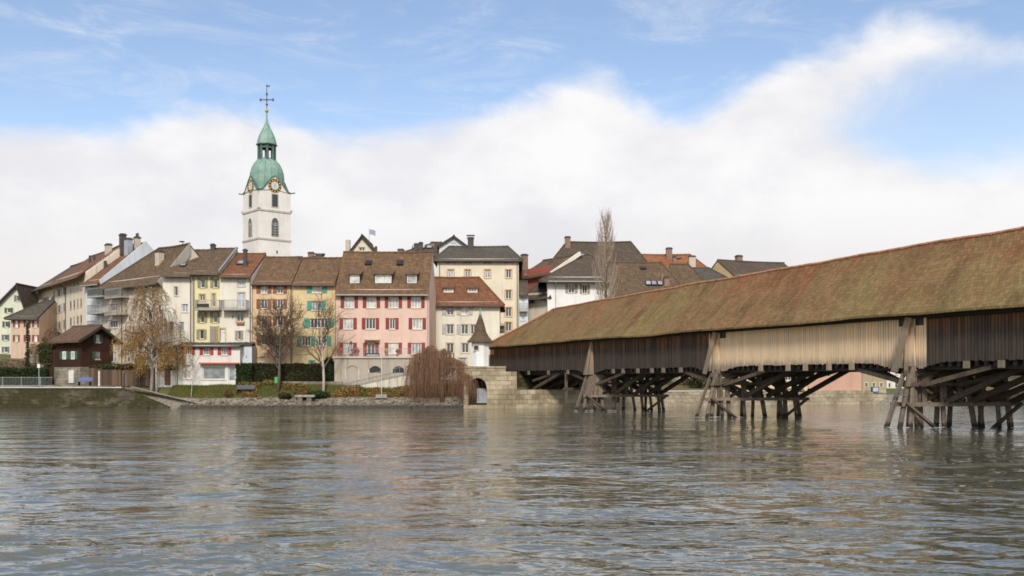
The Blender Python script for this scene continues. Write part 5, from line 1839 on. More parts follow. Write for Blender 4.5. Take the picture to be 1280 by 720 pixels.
h = House('white_river_house', 'white house with small windows behind the nose of the nearest pier', 'house', (1108.2, 126.0), (1136, 127.0), 1.5, 440, 9.0)
for y in (465, 481.5):
    for x in (1111.8, 1120.2, 1129):
        h.win(x, y, 2.8, 6, cols=1, rows=1)
h.make_roof('tiles_brown', 420, 1122, over=0.4, seed=32)
h.walls('plaster_white')


# ------------------------------------------------------------------ the church tower
def build_tower():
    th = math.radians(40.3)
    Y0 = 158.0
    A = Vector((WX(323.2, Y0), Y0, 5.0))
    t = thing('clock_tower', 'white church tower with clock faces and a green copper dome and lantern', 'tower', A, th)
    S = 5.62
    k = Y0 / FPX

    def Z(py):
        return HC + (HY - py) * k - A.z
    zc1, zc2, ze, za = Z(297.5), Z(261.5), Z(236.5), Z(217)
    m = MB()
    m.box(0, S, 0, S, -4, zc2)
    m.box(0.02, S - 0.02, 0.02, S - 0.02, zc2, ze)
    c = S / 2
    for rot in range(4):                                   # gabled wall heads with a soft curve
        R = Matrix.Translation((c, c, 0)) @ Matrix.Rotation(rot * math.pi / 2, 4, 'Z') @ Matrix.Translation((-c, -c, 0))
        prof_ = [(0.1, ze), (0.75, ze + 0.22), (1.4, ze + (za - ze) * 0.42), (2.2, ze + (za - ze) * 0.82), (c, za), (S - 2.2, ze + (za - ze) * 0.82), (S - 1.4, ze + (za - ze) * 0.42), (S - 0.75, ze + 0.22), (S - 0.1, ze)]
        pts = [R @ Vector((x, 0.02, z)) for x, z in prof_]
        m.prism(pts, R.to_3x3() @ Vector((0, 0.5, 0)))
    m.build('shaft', 'plaster_tower', t)
    m = MB()
    m.box(-0.12, S + 0.12, -0.12, S + 0.12, zc1 - 0.14, zc1 + 0.14)
    m.build('string_course', 'plaster_tower_trim', t)
    m = MB(); m.box(-0.12, S + 0.12, -0.12, S + 0.12, zc2 - 0.14, zc2 + 0.14)
    for x, y in ((0, 0), (S, 0), (0, S), (S, S)):
        m.lathe([(0.22, 0), (0.28, 0.12), (0.2, 0.3), (0.05, 0.45)], 8, (x, y, zc2 + 0.14))
    m.build('string_course', 'plaster_tower_trim', t)
    # coping of the gables and little spouts at the corners
    m = MB()
    g2 = MB()
    for rot in range(4):
        R = Matrix.Translation((c, c, 0)) @ Matrix.Rotation(rot * math.pi / 2, 4, 'Z') @ Matrix.Translation((-c, -c, 0))
        pl = [(-0.1, ze - 0.02), (0.75, ze + 0.26), (1.4, ze + (za - ze) * 0.44), (2.2, ze + (za - ze) * 0.84), (c, za + 0.06)]
        for a, b in zip(pl, pl[1:]):
            for f in (lambda q: q, lambda q: S - q):
                m.beam(R @ Vector((f(a[0]), 0.15, a[1])), R @ Vector((f(b[0]), 0.15, b[1])), 0.5, 0.12, up=(0, 0, 1))
        # roof behind each gable, running into the dome
        for a, b in zip(pl, pl[1:]):
            for f in (lambda q: q, lambda q: S - q):
                g2.quad(R @ Vector((f(a[0]), 0.3, a[1])), R @ Vector((f(b[0]), 0.3, b[1])), R @ Vector((f(b[0]), c, b[1] + 0.3)), R @ Vector((f(a[0]), c, a[1] + 0.3)))
        m.beam(R @ Vector((-0.1, -0.1, ze)), R @ Vector((-0.5, -0.5, ze + 0.06)), 0.2, 0.16)
    m.build('gable_coping', 'copper_dark', t)
    def Zd(py):
        return HC + (HY - py) * (Y0 + 4.1) / FPX - A.z
    dome_parent = MB()
    zd = [(2.66, Zd(240)), (2.72, Zd(231)), (2.72, Zd(224)), (2.64, Zd(218)), (2.42, Zd(212)), (2.02, Zd(206)), (1.55, Zd(202)), (1.45, Zd(200.5))]
    dome_parent.lathe([(r, z) for r, z in zd], 16, (c, c, 0), math.pi / 16)
    dome_parent.v += []
    dm = dome_parent.build('dome', 'copper_green', t, smooth=False)
    g2.build('gable_roof', 'copper_green', t)
    m = MB()
    for i in range(16):
        a = 2 * math.pi * i / 16 + math.pi / 16
        m.tube([(c + (r + 0.02) * math.cos(a), c + (r + 0.02) * math.sin(a), z) for r, z in zd], 0.06, 4)
    m.build('dome_rib', 'copper_green', dm)
    # lantern: eight posts with arches, open between
    m = MB()
    zl0, zl1 = Zd(201), Zd(183)
    m.lathe([(1.55, zl0 - 0.15), (1.55, zl0 + 0.18), (1.4, zl0 + 0.22)], 8, (c, c, 0), math.pi / 8)
    for i in range(8):
        a = 2 * math.pi * i / 8 + math.pi / 8
        m.tube([(c + 1.28 * math.cos(a), c + 1.28 * math.sin(a), zl0), (c + 1.28 * math.cos(a), c + 1.28 * math.sin(a), zl1)], 0.2, 6)
        b = a + math.pi / 8
        m.prism([(c + 1.28 * math.cos(a), c + 1.28 * math.sin(a), zl1 - 0.55), (c + 1.28 * math.cos(b), c + 1.28 * math.sin(b), zl1 - 0.12), (c + 1.28 * math.cos(b + math.pi / 8), c + 1.28 * math.sin(b + math.pi / 8), zl1 - 0.55),
                 (c + 1.28 * math.cos(b + math.pi / 8), c + 1.28 * math.sin(b + math.pi / 8), zl1), (c + 1.28 * math.cos(a), c + 1.28 * math.sin(a), zl1)], (0, 0, 0.02))
        m.beam((c + 1.24 * math.cos(a), c + 1.24 * math.sin(a), zl1 - 0.2), (c + 1.24 * math.cos(b + math.pi / 8), c + 1.24 * math.sin(b + math.pi / 8), zl1 - 0.2), 0.16, 0.5)
    m.lathe([(0.35, zl0), (0.35, zl1)], 8, (c, c, 0))
    m.lathe([(1.45, zl1 - 0.02), (1.72, zl1 + 0.1), (1.72, zl1 + 0.24), (1.4, zl1 + 0.3)], 8, (c, c, 0), math.pi / 8)
    m.build('lantern', 'copper_dark', t)
    m = MB()
    pr = [(1.62, Zd(182)), (1.5, Zd(177)), (1.28, Zd(171)), (0.92, Zd(165)), (0.52, Zd(159)), (0.24, Zd(153)), (0.13, Zd(147)), (0.09, Zd(141))]
    m.lathe(pr, 8, (c, c, 0), math.pi / 8)
    sp = m.build('spire', 'copper_green', t)
    m = MB()
    m.lathe([(0.05, -0.3), (0.22, -0.2), (0.3, 0.0), (0.22, 0.2), (0.05, 0.3)], 12, (c, c, Zd(139)))
    m.build('ball', 'gold', sp)
    m = MB()
    R = Matrix.Rotation(-th, 3, 'Z')                       # the cross faces the river
    ex = R @ Vector((1, 0, 0))
    o = Vector((c, c, 0))
    m.tube([o + Vector((0, 0, Zd(140))), o + Vector((0, 0, Zd(108)))], 0.05, 6)
    zc = Zd(125)
    m.beam(o + ex * -1.0 + Vector((0, 0, zc)), o + ex * 1.0 + Vector((0, 0, zc)), 0.12, 0.13)
    for e, z in ((-1.0, zc), (1.0, zc), (0, Zd(118)), (0, zc), (0, Zd(131))):
        q = o + ex * e + Vector((0, 0, z))
        m.prism([q + ex * 0.22, q + Vector((0, 0, 0.3)), q - ex * 0.22, q - Vector((0, 0, 0.3))], R @ Vector((0, 0.1, 0)))
    m.build('cross', 'cross_iron', sp)
    m = MB()
    q = o + Vector((0, 0, Zd(109)))
    m.prism([q, q + ex * 0.45 + Vector((0, 0, 0.05)), q + ex * 0.6 + Vector((0, 0, 0.3)), q + ex * 0.35 + Vector((0, 0, 0.2)), q + ex * 0.1 + Vector((0, 0, 0.32)), q + ex * -0.2 + Vector((0, 0, 0.4))], R @ Vector((0, 0.06, 0)))
    m.build('weather_vane', 'cross_iron', sp)
    # clocks and windows on the two faces that can be seen, and on the others alike
    for rot in range(4):
        Rm = Matrix.Translation((c, c, 0)) @ Matrix.Rotation(rot * math.pi / 2, 4, 'Z') @ Matrix.Translation((-c, -c, 0))

        def put(mb, name, mat, parent=t):
            mb.v = [tuple(Rm @ Vector(p)) for p in mb.v]
            return mb.build(name, mat, parent)

        def disc(mb, r0, r1, y, z, n=28):
            V, F = [], []
            for i in range(n):
                a = 2 * math.pi * i / n
                V += [(c + r0 * math.cos(a), y, z + r0 * math.sin(a)), (c + r1 * math.cos(a), y, z + r1 * math.sin(a))]
            for i in range(n):
                j = (i + 1) % n
                F.append((2 * i, 2 * i + 1, 2 * j + 1, 2 * j))
            mb.add(V, F)
        zk = Z(229.3)
        m = MB()
        ring = [(c + 1.17 * math.cos(2 * math.pi * i / 28), -0.03, zk + 1.17 * math.sin(2 * math.pi * i / 28)) for i in range(28)]
        m.prism(ring, (0, 0.05, 0))
        ck = put(m, 'clock_face', 'clock_black')
        m = MB(); m.prism([(c + 0.66 * math.cos(2 * math.pi * i / 24), -0.042, zk + 0.66 * math.sin(2 * math.pi * i / 24)) for i in range(24)], (0, 0.012, 0)); put(m, 'dial', 'clock_pale', ck)
        m = MB(); disc(m, 1.08, 1.17, -0.036, zk)
        for i in range(12):
            a = 2 * math.pi * i / 12
            d = Vector((math.cos(a), 0, math.sin(a))); s_ = Vector((-math.sin(a), 0, math.cos(a))) * 0.085
            q = Vector((c, -0.042, zk))
            m.prism([q + d * 0.74 - s_, q + d * 1.04 - s_, q + d * 1.04 + s_, q + d * 0.74 + s_], (0, 0.01, 0))
        put(m, 'numeral_ring', 'gold', ck)
        m = MB()
        for a, l in ((math.radians(112), 0.95), (math.radians(78), 0.62)):
            d = Vector((math.cos(a), 0, math.sin(a))); s_ = Vector((-math.sin(a), 0, math.cos(a))) * 0.06
            q = Vector((c, -0.06, zk))
            m.prism([q - d * 0.2 - s_, q + d * l - s_ * 0.4, q + d * l + s_ * 0.4, q - d * 0.2 + s_], (0, 0.012, 0))
        put(m, 'clock_hand', 'gold', ck)
        z0, z1 = Z(256), Z(240)
        m = MB(); m.box(c - 0.5, c + 0.5, -0.01, 0.08, z0, z1)
        lv = put(m, 'belfry_louvre', 'louvre_dark')
        m = MB()
        for x in (c - 0.62, c + 0.5):
            m.box(x, x + 0.12, -0.05, 0.08, z0 - 0.1, z1 + 0.1)
        m.box(c - 0.5, c + 0.5, -0.05, 0.08, z0 - 0.12, z0 - 0.002)
        put(m, 'louvre_surround', 'plaster_tower_trim', lv)
        z0, z1 = Z(293), Z(270)
        hw = 0.62
        arch = [(c - hw, z0), (c + hw, z0), (c + hw, z1 - 0.9)] + [(c + hw * math.cos(a) * 1.0, z1 - 0.9 + 0.9 * math.sin(a)) for a in [math.radians(x) for x in (25, 50, 75, 90, 105, 130, 155)]] + [(c - hw, z1 - 0.9)]
        m = MB(); m.prism([(x, -0.035, z) for x, z in arch], (0, 0.03, 0))
        gw = put(m, 'lancet_window', 'glass_dark')
        m = MB()
        for a, b in zip(arch, arch[1:] + arch[:1]):
            m.beam((a[0], -0.05, a[1]), (b[0], -0.05, b[1]), 0.06, 0.12, up=(0, 1, 0))
        m.beam((c, -0.045, z0), (c, -0.045, z1 - 0.75), 0.04, 0.1, up=(0, 1, 0))
        for i in range(4):
            zz = z0 + 0.35 + i * 0.42
            m.beam((c - hw, -0.045, zz + 0.2), (c, -0.045, zz), 0.04, 0.06, up=(0, 1, 0)); m.beam((c + hw, -0.045, zz + 0.2), (c, -0.045, zz), 0.04, 0.06, up=(0, 1, 0))
        for s_ in (-1, 1):
            m.tube([(c + s_ * 0.3 + 0.2 * math.cos(q), -0.045, z1 - 1.0 + 0.2 * math.sin(q)) for q in [2 * math.pi * i / 10 for i in range(11)]], 0.035, 4)
        put(m, 'tracery', 'plaster_tower_trim', gw)
    m = MB(); m.box(S * 0.55, S * 0.55 + 0.22, -0.02, 0.05, Z(315), Z(311)); m.build('slit_window', 'iron_dark', t)


build_tower()


# ------------------------------------------------------------------ river walls and the abutment
ab = House('bridge_abutment', 'pale stone abutment with an arched opening at the town end of the wooden bridge', 'abutment', (579.5, 105.2), (632.0, 105.2), 0.0, 459.5, 11.0)
x0, x1, z0, z1 = ab.rect(597, 489.5, 23, 34)
ab.holes.append((x0, x1, z0, z1))
ab.walls('stone_abutment', gable=False, thick=1.5)
m = MB(); n = 12
for i in range(n):
    u0, u1 = i / n, (i + 1) / n

    def arc(u):
        return z1 - 1.0 + 1.0 * math.sqrt(max(0, 1 - (2 * u - 1) ** 2))
    m.prism([(x0 + (x1 - x0) * u0, 0.003, arc(u0)), (x0 + (x1 - x0) * u1, 0.003, arc(u1)), (x0 + (x1 - x0) * u1, 0.003, z1), (x0 + (x1 - x0) * u0, 0.003, z1)], (0, 1.45, 0))
m.build('arch', 'stone_abutment', ab.root)
m = MB(); m.quad((x0, 1.49, z0), (x1, 1.49, z0), (x1, 1.49, z1), (x0, 1.49, z1)); m.build('arch_dark_back', 'stone_quay', ab.root)  # dark stone panel paints the shade inside the arch
m = MB(); m.box(x0 + 0.85, x1 - 0.02, 1.3, 1.4, z0 + 0.2, z0 + 1.75); m.build('door', 'door_steel', ab.root)
m = MB(); m.box(-0.1, ab.L + 0.02, -0.1, 0.5, ab.ze - 0.03, ab.ze + 0.14); m.build('coping', 'stone_abutment', ab.root)
p1 = ab.M @ Vector((ab.L, 0, 0)); p1.z = 0
p2 = p1 + W * 1.3
p3 = p2 + U * 11; p4 = Vector((p1.x, p1.y + 11, 0))


def local_prism(root, poly, z0, z1, name, mat):
    mb = MB(); mb.prism([root.matrix_basis.inverted() @ Vector((q.x, q.y, z0)) for q in poly], (0, 0, z1 - z0))
    return mb.build(name, mat, root)


local_prism(ab.root, [p1, p2, p3, p4], -3, 3.86, 'wing_wall', 'stone_abutment')
local_prism(ab.root, [p2, p2 + W * 11.3, p2 + W * 11.3 + U * 6, p2 + U * 6], -3, 1.95, 'strut_bench', 'stone_abutment')
local_prism(ab.root, [p2 + U * 5.2, p2 + W * 11.3 + U * 5.2, p2 + W * 11.3 + U * 6, p2 + U * 6], 1.95, 3.9, 'bearing_wall', 'stone_quay')

# quay from the abutment to the salmon house, and on beyond it
q0 = p2 + W * 11.3
qw = thing('river_wall', 'pale stone river wall running from the abutment under the bridge', 'river wall', (q0.x, q0.y, 0))
pts = [q0, Vector((34.3, 120.75, 0))]
m = MB()
for a, b in zip(pts, pts[1:]):
    d = (b - a).normalized(); nrm = Vector((-d.y, d.x, 0))
    m.prism([a - q0 + Vector((0, 0, -3)), b - q0 + Vector((0, 0, -3)), b - q0 + nrm * 0.6 + Vector((0, 0, -3)), a - q0 + nrm * 0.6 + Vector((0, 0, -3))], (0, 0, 4.65))
m.build('wall_face', 'stone_river_base', qw)
m = MB()
for a, b in zip(pts, pts[1:]):
    d = (b - a).normalized(); nrm = Vector((-d.y, d.x, 0))
    m.prism([a - q0 - nrm * 0.08 + Vector((0, 0, 1.65)), b - q0 - nrm * 0.08 + Vector((0, 0, 1.65)), b - q0 + nrm * 0.7 + Vector((0, 0, 1.65)), a - q0 + nrm * 0.7 + Vector((0, 0, 1.65))], (0, 0, 0.14))
m.build('coping', 'pale_coping', qw)
rb = thing('house_river_wall', 'big pale stone base of the salmon and tan houses standing in the river', 'river wall', (35.5, 120.9, 0))
bp = [Vector((34.3, 120.9, 0)), Vector((WX(1077.3, 123.05), 123.05, 0)), Vector((WX(1108, 124.2), 124.2, 0))]
off = rb.location
m = MB()
for a, b in zip(bp, bp[1:]):
    d = (b - a).normalized(); nrm = Vector((-d.y, d.x, 0))
    a2, b2 = a - nrm * 0.0, b - nrm * 0.0
    m.prism([a2 - off + Vector((0, 0, -3)), b2 - off - d * 0.02 + Vector((0, 0, -3)), b2 - off - d * 0.02 + nrm * 0.35 + Vector((0, 0, -3)), a2 - off + nrm * 0.35 + Vector((0, 0, -3))], (0, 0, 4.72))
m.build('wall_face', 'stone_river_base', rb)
fr = thing('far_river_wall', 'grey brown river wall under dark trees at the far right', 'river wall', (48, 124.5, 0))
m = MB(); fb = [Vector((47.3, 124.6, 0)), Vector((64, 128.4, 0)), Vector((150, 145.9, 0))]
for a, b in zip(fb, fb[1:]):
    d = (b - a).normalized(); nrm = Vector((-d.y, d.x, 0)); o_ = fr.location
    m.prism([a - o_ + Vector((0, 0, -3)), b - o_ + Vector((0, 0, -3)), b - o_ + nrm * 0.5 + Vector((0, 0, -3)), a - o_ + nrm * 0.5 + Vector((0, 0, -3))], (0, 0, 4.7))
m.build('wall_face', 'stone_quay', fr)

# mossy quay wall on the left with its sloping end
XQ = WX(152, 105.4)
lq = thing('quay_wall', 'low dark mossy stone quay wall along the left bank, sloping into the water at its right end', 'river wall', (-60, 105.4, 0))
m = MB()


def battered(xa, xb, za, zb, n=1):
    rows = []
    for k in range(n + 1):
        x = xa + (xb - xa) * k / n; zt = za + (zb - za) * k / n
        rows.append([(x + 60, -0.5 + 0.06 * mnoise.noise(Vector((x * 0.9, 0, 1))), -3), (x + 60, -0.22 + 0.07 * mnoise.noise(Vector((x * 0.9, 0, 4))), 0), (x + 60, -0.05 + 0.07 * mnoise.noise(Vector((x * 0.9, 0, 7))), zt * 0.55), (x + 60, 0.06, zt), (x + 60, 0.75, zt + 0.01), (x + 60, 0.8, -3)])
    m.grid([r[::-1] for r in rows])


m.box(-30, XQ + 60 + 3, -0.75, -0.1, -3, 0.13); battered(-90, -60, 2.12, 2.12, 20); battered(-60, XQ, 2.12, 2.1, 30); battered(XQ, WX(212, 105.4), 2.1, 0.1, 14)
m.build('wall_face', 'stone_quay', lq)
m = MB()
x = -90
rq = random.Random(3)
while x < XQ - 0.5:
    l = rq.uniform(1.1, 1.7)
    m.box(x + 60, min(x + l - 0.015, XQ) + 60, -0.05, 0.72, 2.125, 2.25 + rq.uniform(-0.012, 0.012))
    x += l
m.build('coping', 'pale_coping', lq)
# sloping paved ramp next to it
rmp = MB()
rows = []
for k in range(13):
    u = k / 12
    x = WX(163, 106.4) + u * (WX(262, 106.4) - WX(163, 106.4)); z = 2.2 * (1 - u) + 0.12 * u
    rows.append([(x, 106.1 - 0.1, z + 0.08), (x, 107.0 - 0.9 * u * 0.6, z + 0.11)])
rmp.grid(rows)
tag(rmp.build('ramp', 'slab_grey'), 'paved ramp down to the water beside the mossy quay wall', None, None, 'structure')
pth = MB()
pth.grid([[(-95 + i * 2.0, 106.3, 2.305), (-95 + i * 2.0, 109.2, 2.34)] for i in range(0, 27)])
tag(pth.build('riverside_path', 'concrete', smooth=False), 'pale riverside path behind the mossy quay wall', None, None, 'structure')

# railing along the quay
rl = thing('quay_railing', 'grey mesh railing on the quay wall at the far left', 'railing', (-80, 106.0, 2.25))
m = MB()
L_ = WX(66, 106) + 80
for z in (0.12, 1.0):
    m.beam((0, 0, z), (L_, 0, z), 0.045, 0.045)
i = 0
while i * 0.16 < L_:
    m.box(i * 0.16, i * 0.16 + 0.02, -0.01, 0.01, 0.12, 1.0); i += 1
m.build('bars', 'rail_grey', rl)
k = 0
while k * 2.0 < L_:
    m = MB(); m.box(k * 2.0 - 0.03, k * 2.0 + 0.03, -0.03, 0.03, -0.05, 1.06); m.build('post', 'rail_grey', rl); k += 1


# ------------------------------------------------------------------ chalet, turret, sheds, car
ch = House('wooden_chalet', 'dark brown boarded chalet with green shutters on a stone base by the quay', 'chalet', (101, 109.6), (141.5, 112.9), 4.35, 423.3, 4.9)
ch.win(122.5, 423, 5.2, 9.5, shut='shutter_green', sw=0.6, pane='glass_curtain_sky', cols=3, rows=1)
ch.win(122, 444.5, 5.6, 9, shut='shutter_green', sw=0.6, sides=(1, 0), pane='glass_curtain_sky', cols=3, rows=1)
gable_front(ch, 'boards_chalet', 'tiles_chalet', 122.5, 409.5, None, over=0.75, roof_over_front=0.7)


def on_side(px, py):
    o, d = ch.ray(px, py)
    t_ = (0 - o.x) / d.x
    return o + d * t_


for px in (80.8, 91.6):
    a, b = on_side(px - 2.3, 449.2), on_side(px + 2.3, 439.2)
    ya, yb = sorted((a.y, b.y)); za, zb = a.z, b.z
    m = MB(); m.box(-0.06, -0.005, ya, yb, za, zb); wn = m.build('window', 'frame_white', ch.root)
    m = MB(); m.box(-0.075, -0.061, ya + 0.1, (ya + yb) / 2 - 0.03, za + 0.1, zb - 0.1); m.box(-0.075, -0.061, (ya + yb) / 2 + 0.03, yb - 0.1, za + 0.1, zb - 0.1); m.build('pane', 'glass_curtain_sky', wn)
    for y_ in ((ya - 0.5, ya - 0.03), (yb + 0.03, yb + 0.5)):
        m = MB(); m.box(-0.07, -0.005, y_[0], y_[1], za, zb); m.build('shutter', 'shutter_green', wn)
m = MB(); m.box(-0.12, ch.L + 0.12, -0.12, ch.D, -2.6, 0.05); m.build('stone_base', 'stone_rubble', ch.root)
m = MB(); m.box(ch.L - 0.9, ch.L - 0.3, 3.0, 3.6, 2.5, 5.0); m.build('chimney', 'tiles_chalet', ch.roof)
m = MB(); m.box(0.0, ch.L * 0.6, ch.D + 0.02, ch.D + 1.3, -2.0, 2.1); m.prism([(-0.15, ch.D + 0.02, 2.35), (-0.15, ch.D + 1.5, 2.0), (ch.L * 0.65, ch.D + 1.5, 2.0), (ch.L * 0.65, ch.D + 0.02, 2.35)], (0, 0, 0.1)); m.build('side_shed', 'boards_chalet', ch.root)
a = on_side(91, 470)
m = MB(); m.box(-0.2, -0.12, a.y - 0.4, a.y + 0.5, -1.7, -0.3); m.build('base_door', 'door_white', ch.root)

tb = P(600.3, 459.0, 107.3); tb.z = 4.12
tu = thing('white_turret', 'small white turret with a pointed brown roof and green tip beside the bridge entrance', 'turret', tb)
m = MB(); tz = WZ(426.5, 107.3) - 4.12
m.lathe([(1.03, 0), (1.0, 0.4), (1.0, tz + 0.1)], 8, (0, 0, 0), math.pi / 8); m.build('wall', 'plaster_bright', tu)
m = MB(); tt = WZ(394, 107.3) - 4.12
m.lathe([(1.52, tz - 0.12), (1.45, tz), (1.05, tz + 0.42), (0.72, tz + 0.95), (0.45, tt - 0.85), (0.14, tt)], 8, (0, 0, 0), math.pi / 8); tr = m.build('roof', 'tiles_brown', tu)
m = MB(); m.lathe([(0.15, tt - 0.05), (0.17, tt + 0.12), (0.07, tt + 0.3), (0.1, tt + 0.42), (0.02, tt + 0.75)], 8); m.build('finial', 'copper_green', tr)
m = MB(); m.box(-0.62, -0.18, -1.02, -0.9, tz - 0.95, tz - 0.5); wn = m.build('window', 'iron_dark', tu)
m = MB(); m.box(-0.72, -0.08, -1.0, -0.93, tz - 1.05, tz - 0.4); m.build('surround', 'trim_stone', wn)
# little tiled porch roof behind the turret
pr = House('porch_house', 'low pale gatehouse with a narrow tiled roof between the turret and the bridge', 'gatehouse', (606, 123.0), (630, 123.0), 3.0, 412.5, 3.0)
pr.make_roof('tiles_brown', 409, 616, over=0.25, ridge_frac=0.7, seed=41)
pr.walls('plaster_offwhite')

# parked car half hidden behind the chalet's fence
car = thing('parked_car', 'blue grey car parked behind the fence between chalet and drab house', 'car', (WX(138, 113.5), 113.5, ground_z(WX(138, 113.5), 113.5) + 1.1), 0.15)
m = MB()
pf = [(-2.0, 0.3), (2.0, 0.3), (2.05, 0.75), (1.15, 0.9), (0.6, 1.38), (-1.0, 1.42), (-1.75, 0.95), (-2.05, 0.85)]
m.prism([(x, -0.82, z) for x, z in pf], (0, 1.64, 0)); body = m.build('body', 'blue_grey_metal', car)
m = MB(); m.prism([(x, -0.835, z) for x, z in [(-1.45, 0.95), (0.95, 0.93), (0.55, 1.3), (-0.95, 1.34)]], (0, 1.67, 0)); m.build('windows', 'glass_dark', body)
for x in (-1.25, 1.25):
    for y in (-0.8, 0.8):
        m = MB(); m.tube([(x, y - 0.1, 0.31), (x, y + 0.1, 0.31)], 0.31, 12); wh = m.build('wheel', 'iron_dark', car)
        m = MB(); m.tube([(x, y - 0.11, 0.31), (x, y + 0.11, 0.31)], 0.17, 10); m.build('rim', 'rail_grey', wh)

# board fence on a terrace between chalet and annexe
fx0, fx1 = WX(103, 110.3), WX(194, 110.3)
fn = thing('board_fence', 'tall weathered brown board fence on the bank between chalet and annexe', 'fence', (fx0, 110.3, 2.3))
m = MB(); rf = random.Random(9); x = 0
while x < fx1 - fx0:
    w_ = rf.uniform(0.14, 0.2); m.box(x, x + w_ - 0.01, rf.uniform(-0.02, 0.0), 0.03, 0.02, 2.05 + rf.uniform(-0.1, 0.1)); x += w_
m.build('boards', 'boards_fence', fn)
k = 0
while k * 2.1 < fx1 - fx0:
    m = MB(); m.box(k * 2.1, k * 2.1 + 0.12, -0.14, -0.03, -0.2, 2.2); m.build('post', 'boards_fence', fn); k += 1
gp_ = thing('garden_terrace_wall', 'stone retaining wall behind the board fence', 'wall', (fx0, 110.55, 2.0))
m = MB(); m.box(0, fx1 - fx0, 0, 0.4, -1, 2.0); m.build('wall_face', 'stone_rubble', gp_)
gw2 = thing('brown_garden_wall', 'brown stained garden wall left of the chalet behind the hedge', 'wall', (WX(36, 114), 114, 2.5))
m = MB(); m.box(0, WX(64, 114) - WX(36, 114), 0, 0.4, -1, WZ(444, 114) - 2.5); m.build('wall_face', 'stone_rubble', gw2)
m = MB(); m.box(-0.05, WX(64, 114) - WX(36, 114) + 0.05, -0.05, 0.45, WZ(444, 114) - 2.499, WZ(444, 114) - 2.42); m.build('coping', 'slab_grey', gw2)

# ramp wall in front of the terrace
rw = thing('ramp_wall', 'rendered pale wall with a sloping top below the terrace, partly behind the weeping willow', 'wall', (WX(428, 108.3), 108.3, 2.0))
o = rw.location


def LP(px, py, Y):
    return P(px, py, Y) - o


m = MB()
poly = [LP(426, 494, 108.3), LP(524, 494, 108.3), LP(524, 468, 108.3), LP(505, 469, 108.3), LP(470, 476.5, 108.3), LP(440, 483.5, 108.3), LP(426, 486, 108.3)]
m.prism(poly, (0, 0.35, 0)); m.build('wall_face', 'plaster_ramp', rw)
m = MB()
tops = [LP(426, 486, 108.3), LP(440, 483.5, 108.3), LP(470, 476.5, 108.3), LP(505, 469, 108.3), LP(524, 468, 108.3)]
for a, b in zip(tops, tops[1:]):
    m.beam(a + Vector((0, 0.17, 0.06)), b + Vector((0, 0.17, 0.06)), 0.46, 0.16)
m.build('coping', 'slab_grey', rw)
m = MB()
for a, b in zip(tops, tops[1:]):
    m.beam(a + Vector((0, 0.3, 0.95)), b + Vector((0, 0.3, 0.95)), 0.04, 0.04)
    for i in range(6):
        p = a.lerp(b, i / 6); m.box(p.x - 0.015, p.x + 0.015, 0.285, 0.315, p.z + 0.1, p.z + 0.95)
m.build('railing', 'rail_grey', rw)
a, b = LP(509.5, 490, 108.3), LP(521.5, 473.5, 108.3)
m = MB(); m.box(a.x, b.x, -0.05, -0.004, a.z, b.z); m.box((a.x + b.x) / 2 - 0.01, (a.x + b.x) / 2 + 0.01, -0.06, -0.05, a.z, b.z); m.build('gate', 'door_white', rw)
lw = thing('low_bank_wall', 'low grey wall along the path between the bench and the ramp', 'wall', (WX(352, 109), 109, 2.2))
m = MB(); m.box(0, WX(428, 109) - WX(352, 109), 0, 0.35, -0.5, 0.62); m.build('wall_face', 'stone_rubble', lw)

# small things on the bank


def post(px, top, bot, Y, mat, label, w=0.1, plate=None, cat='post', name='signpost'):
    z0 = WZ(bot, Y)
    o_ = thing(name, label, cat, (WX(px, Y), Y, z0))
    h_ = WZ(top, Y) - z0
    m_ = MB(); m_.tube([(0, 0, -0.6), (0, 0, h_)], w / 2, 8); m_.build('post', mat, o_)
    if plate:
        m_ = MB(); m_.box(-plate[0] / 2, plate[0] / 2, -w / 2 - 0.03, -w / 2 - 0.002, h_ - plate[1], h_); m_.build('plate', plate[2], o_)
    return o_


post(48.7, 455, 480, 107.2, 'rail_grey', 'slim grey signpost with a small plate on the quay, in front of the hedge', 0.1, (0.28, 0.42, 'frame_white'))
post(124, 463.5, 480.5, 107.6, 'post_pale', 'thick pale post on the bank right of the blue bench', 0.2)
post(157.5, 462, 482, 107.6, 'rail_grey', 'thin grey post by the fence left of the golden birch', 0.08)
post(477, 447, 492, 106.8, 'post_pale', 'tall thin pale pole on the bank below the terrace', 0.07, name='bank_pole')
m = MB(); p = P(477, 493.5, 106.8); m.box(p.x - 0.6, p.x + 0.6, p.y - 0.3, p.y + 0.3, p.z - 0.35, p.z + 0.05)
tag(m.build('concrete_footing', 'slab_grey', loc=tuple(p)), 'concrete footing under the tall thin pale pole', 'footing')


def bench(px, Y, z, L_, mat, label):
    o_ = thing('bench', label, 'bench', (WX(px, Y), Y, z))
    m_ = MB(); m_.box(-L_ / 2, L_ / 2, -0.22, 0.2, 0.42, 0.47); m_.build('seat', mat, o_)
    m_ = MB(); m_.prism([(-L_ / 2, 0.2, 0.5), (L_ / 2, 0.2, 0.5), (L_ / 2, 0.32, 0.9), (-L_ / 2, 0.32, 0.9)], (0, 0.04, 0)); m_.build('backrest', mat, o_)
    for s_ in (-1, 1):
        m_ = MB(); m_.box(s_ * (L_ / 2 - 0.15) - 0.04, s_ * (L_ / 2 - 0.15) + 0.04, -0.2, 0.26, 0, 0.42); m_.build('leg', 'iron_dark', o_)


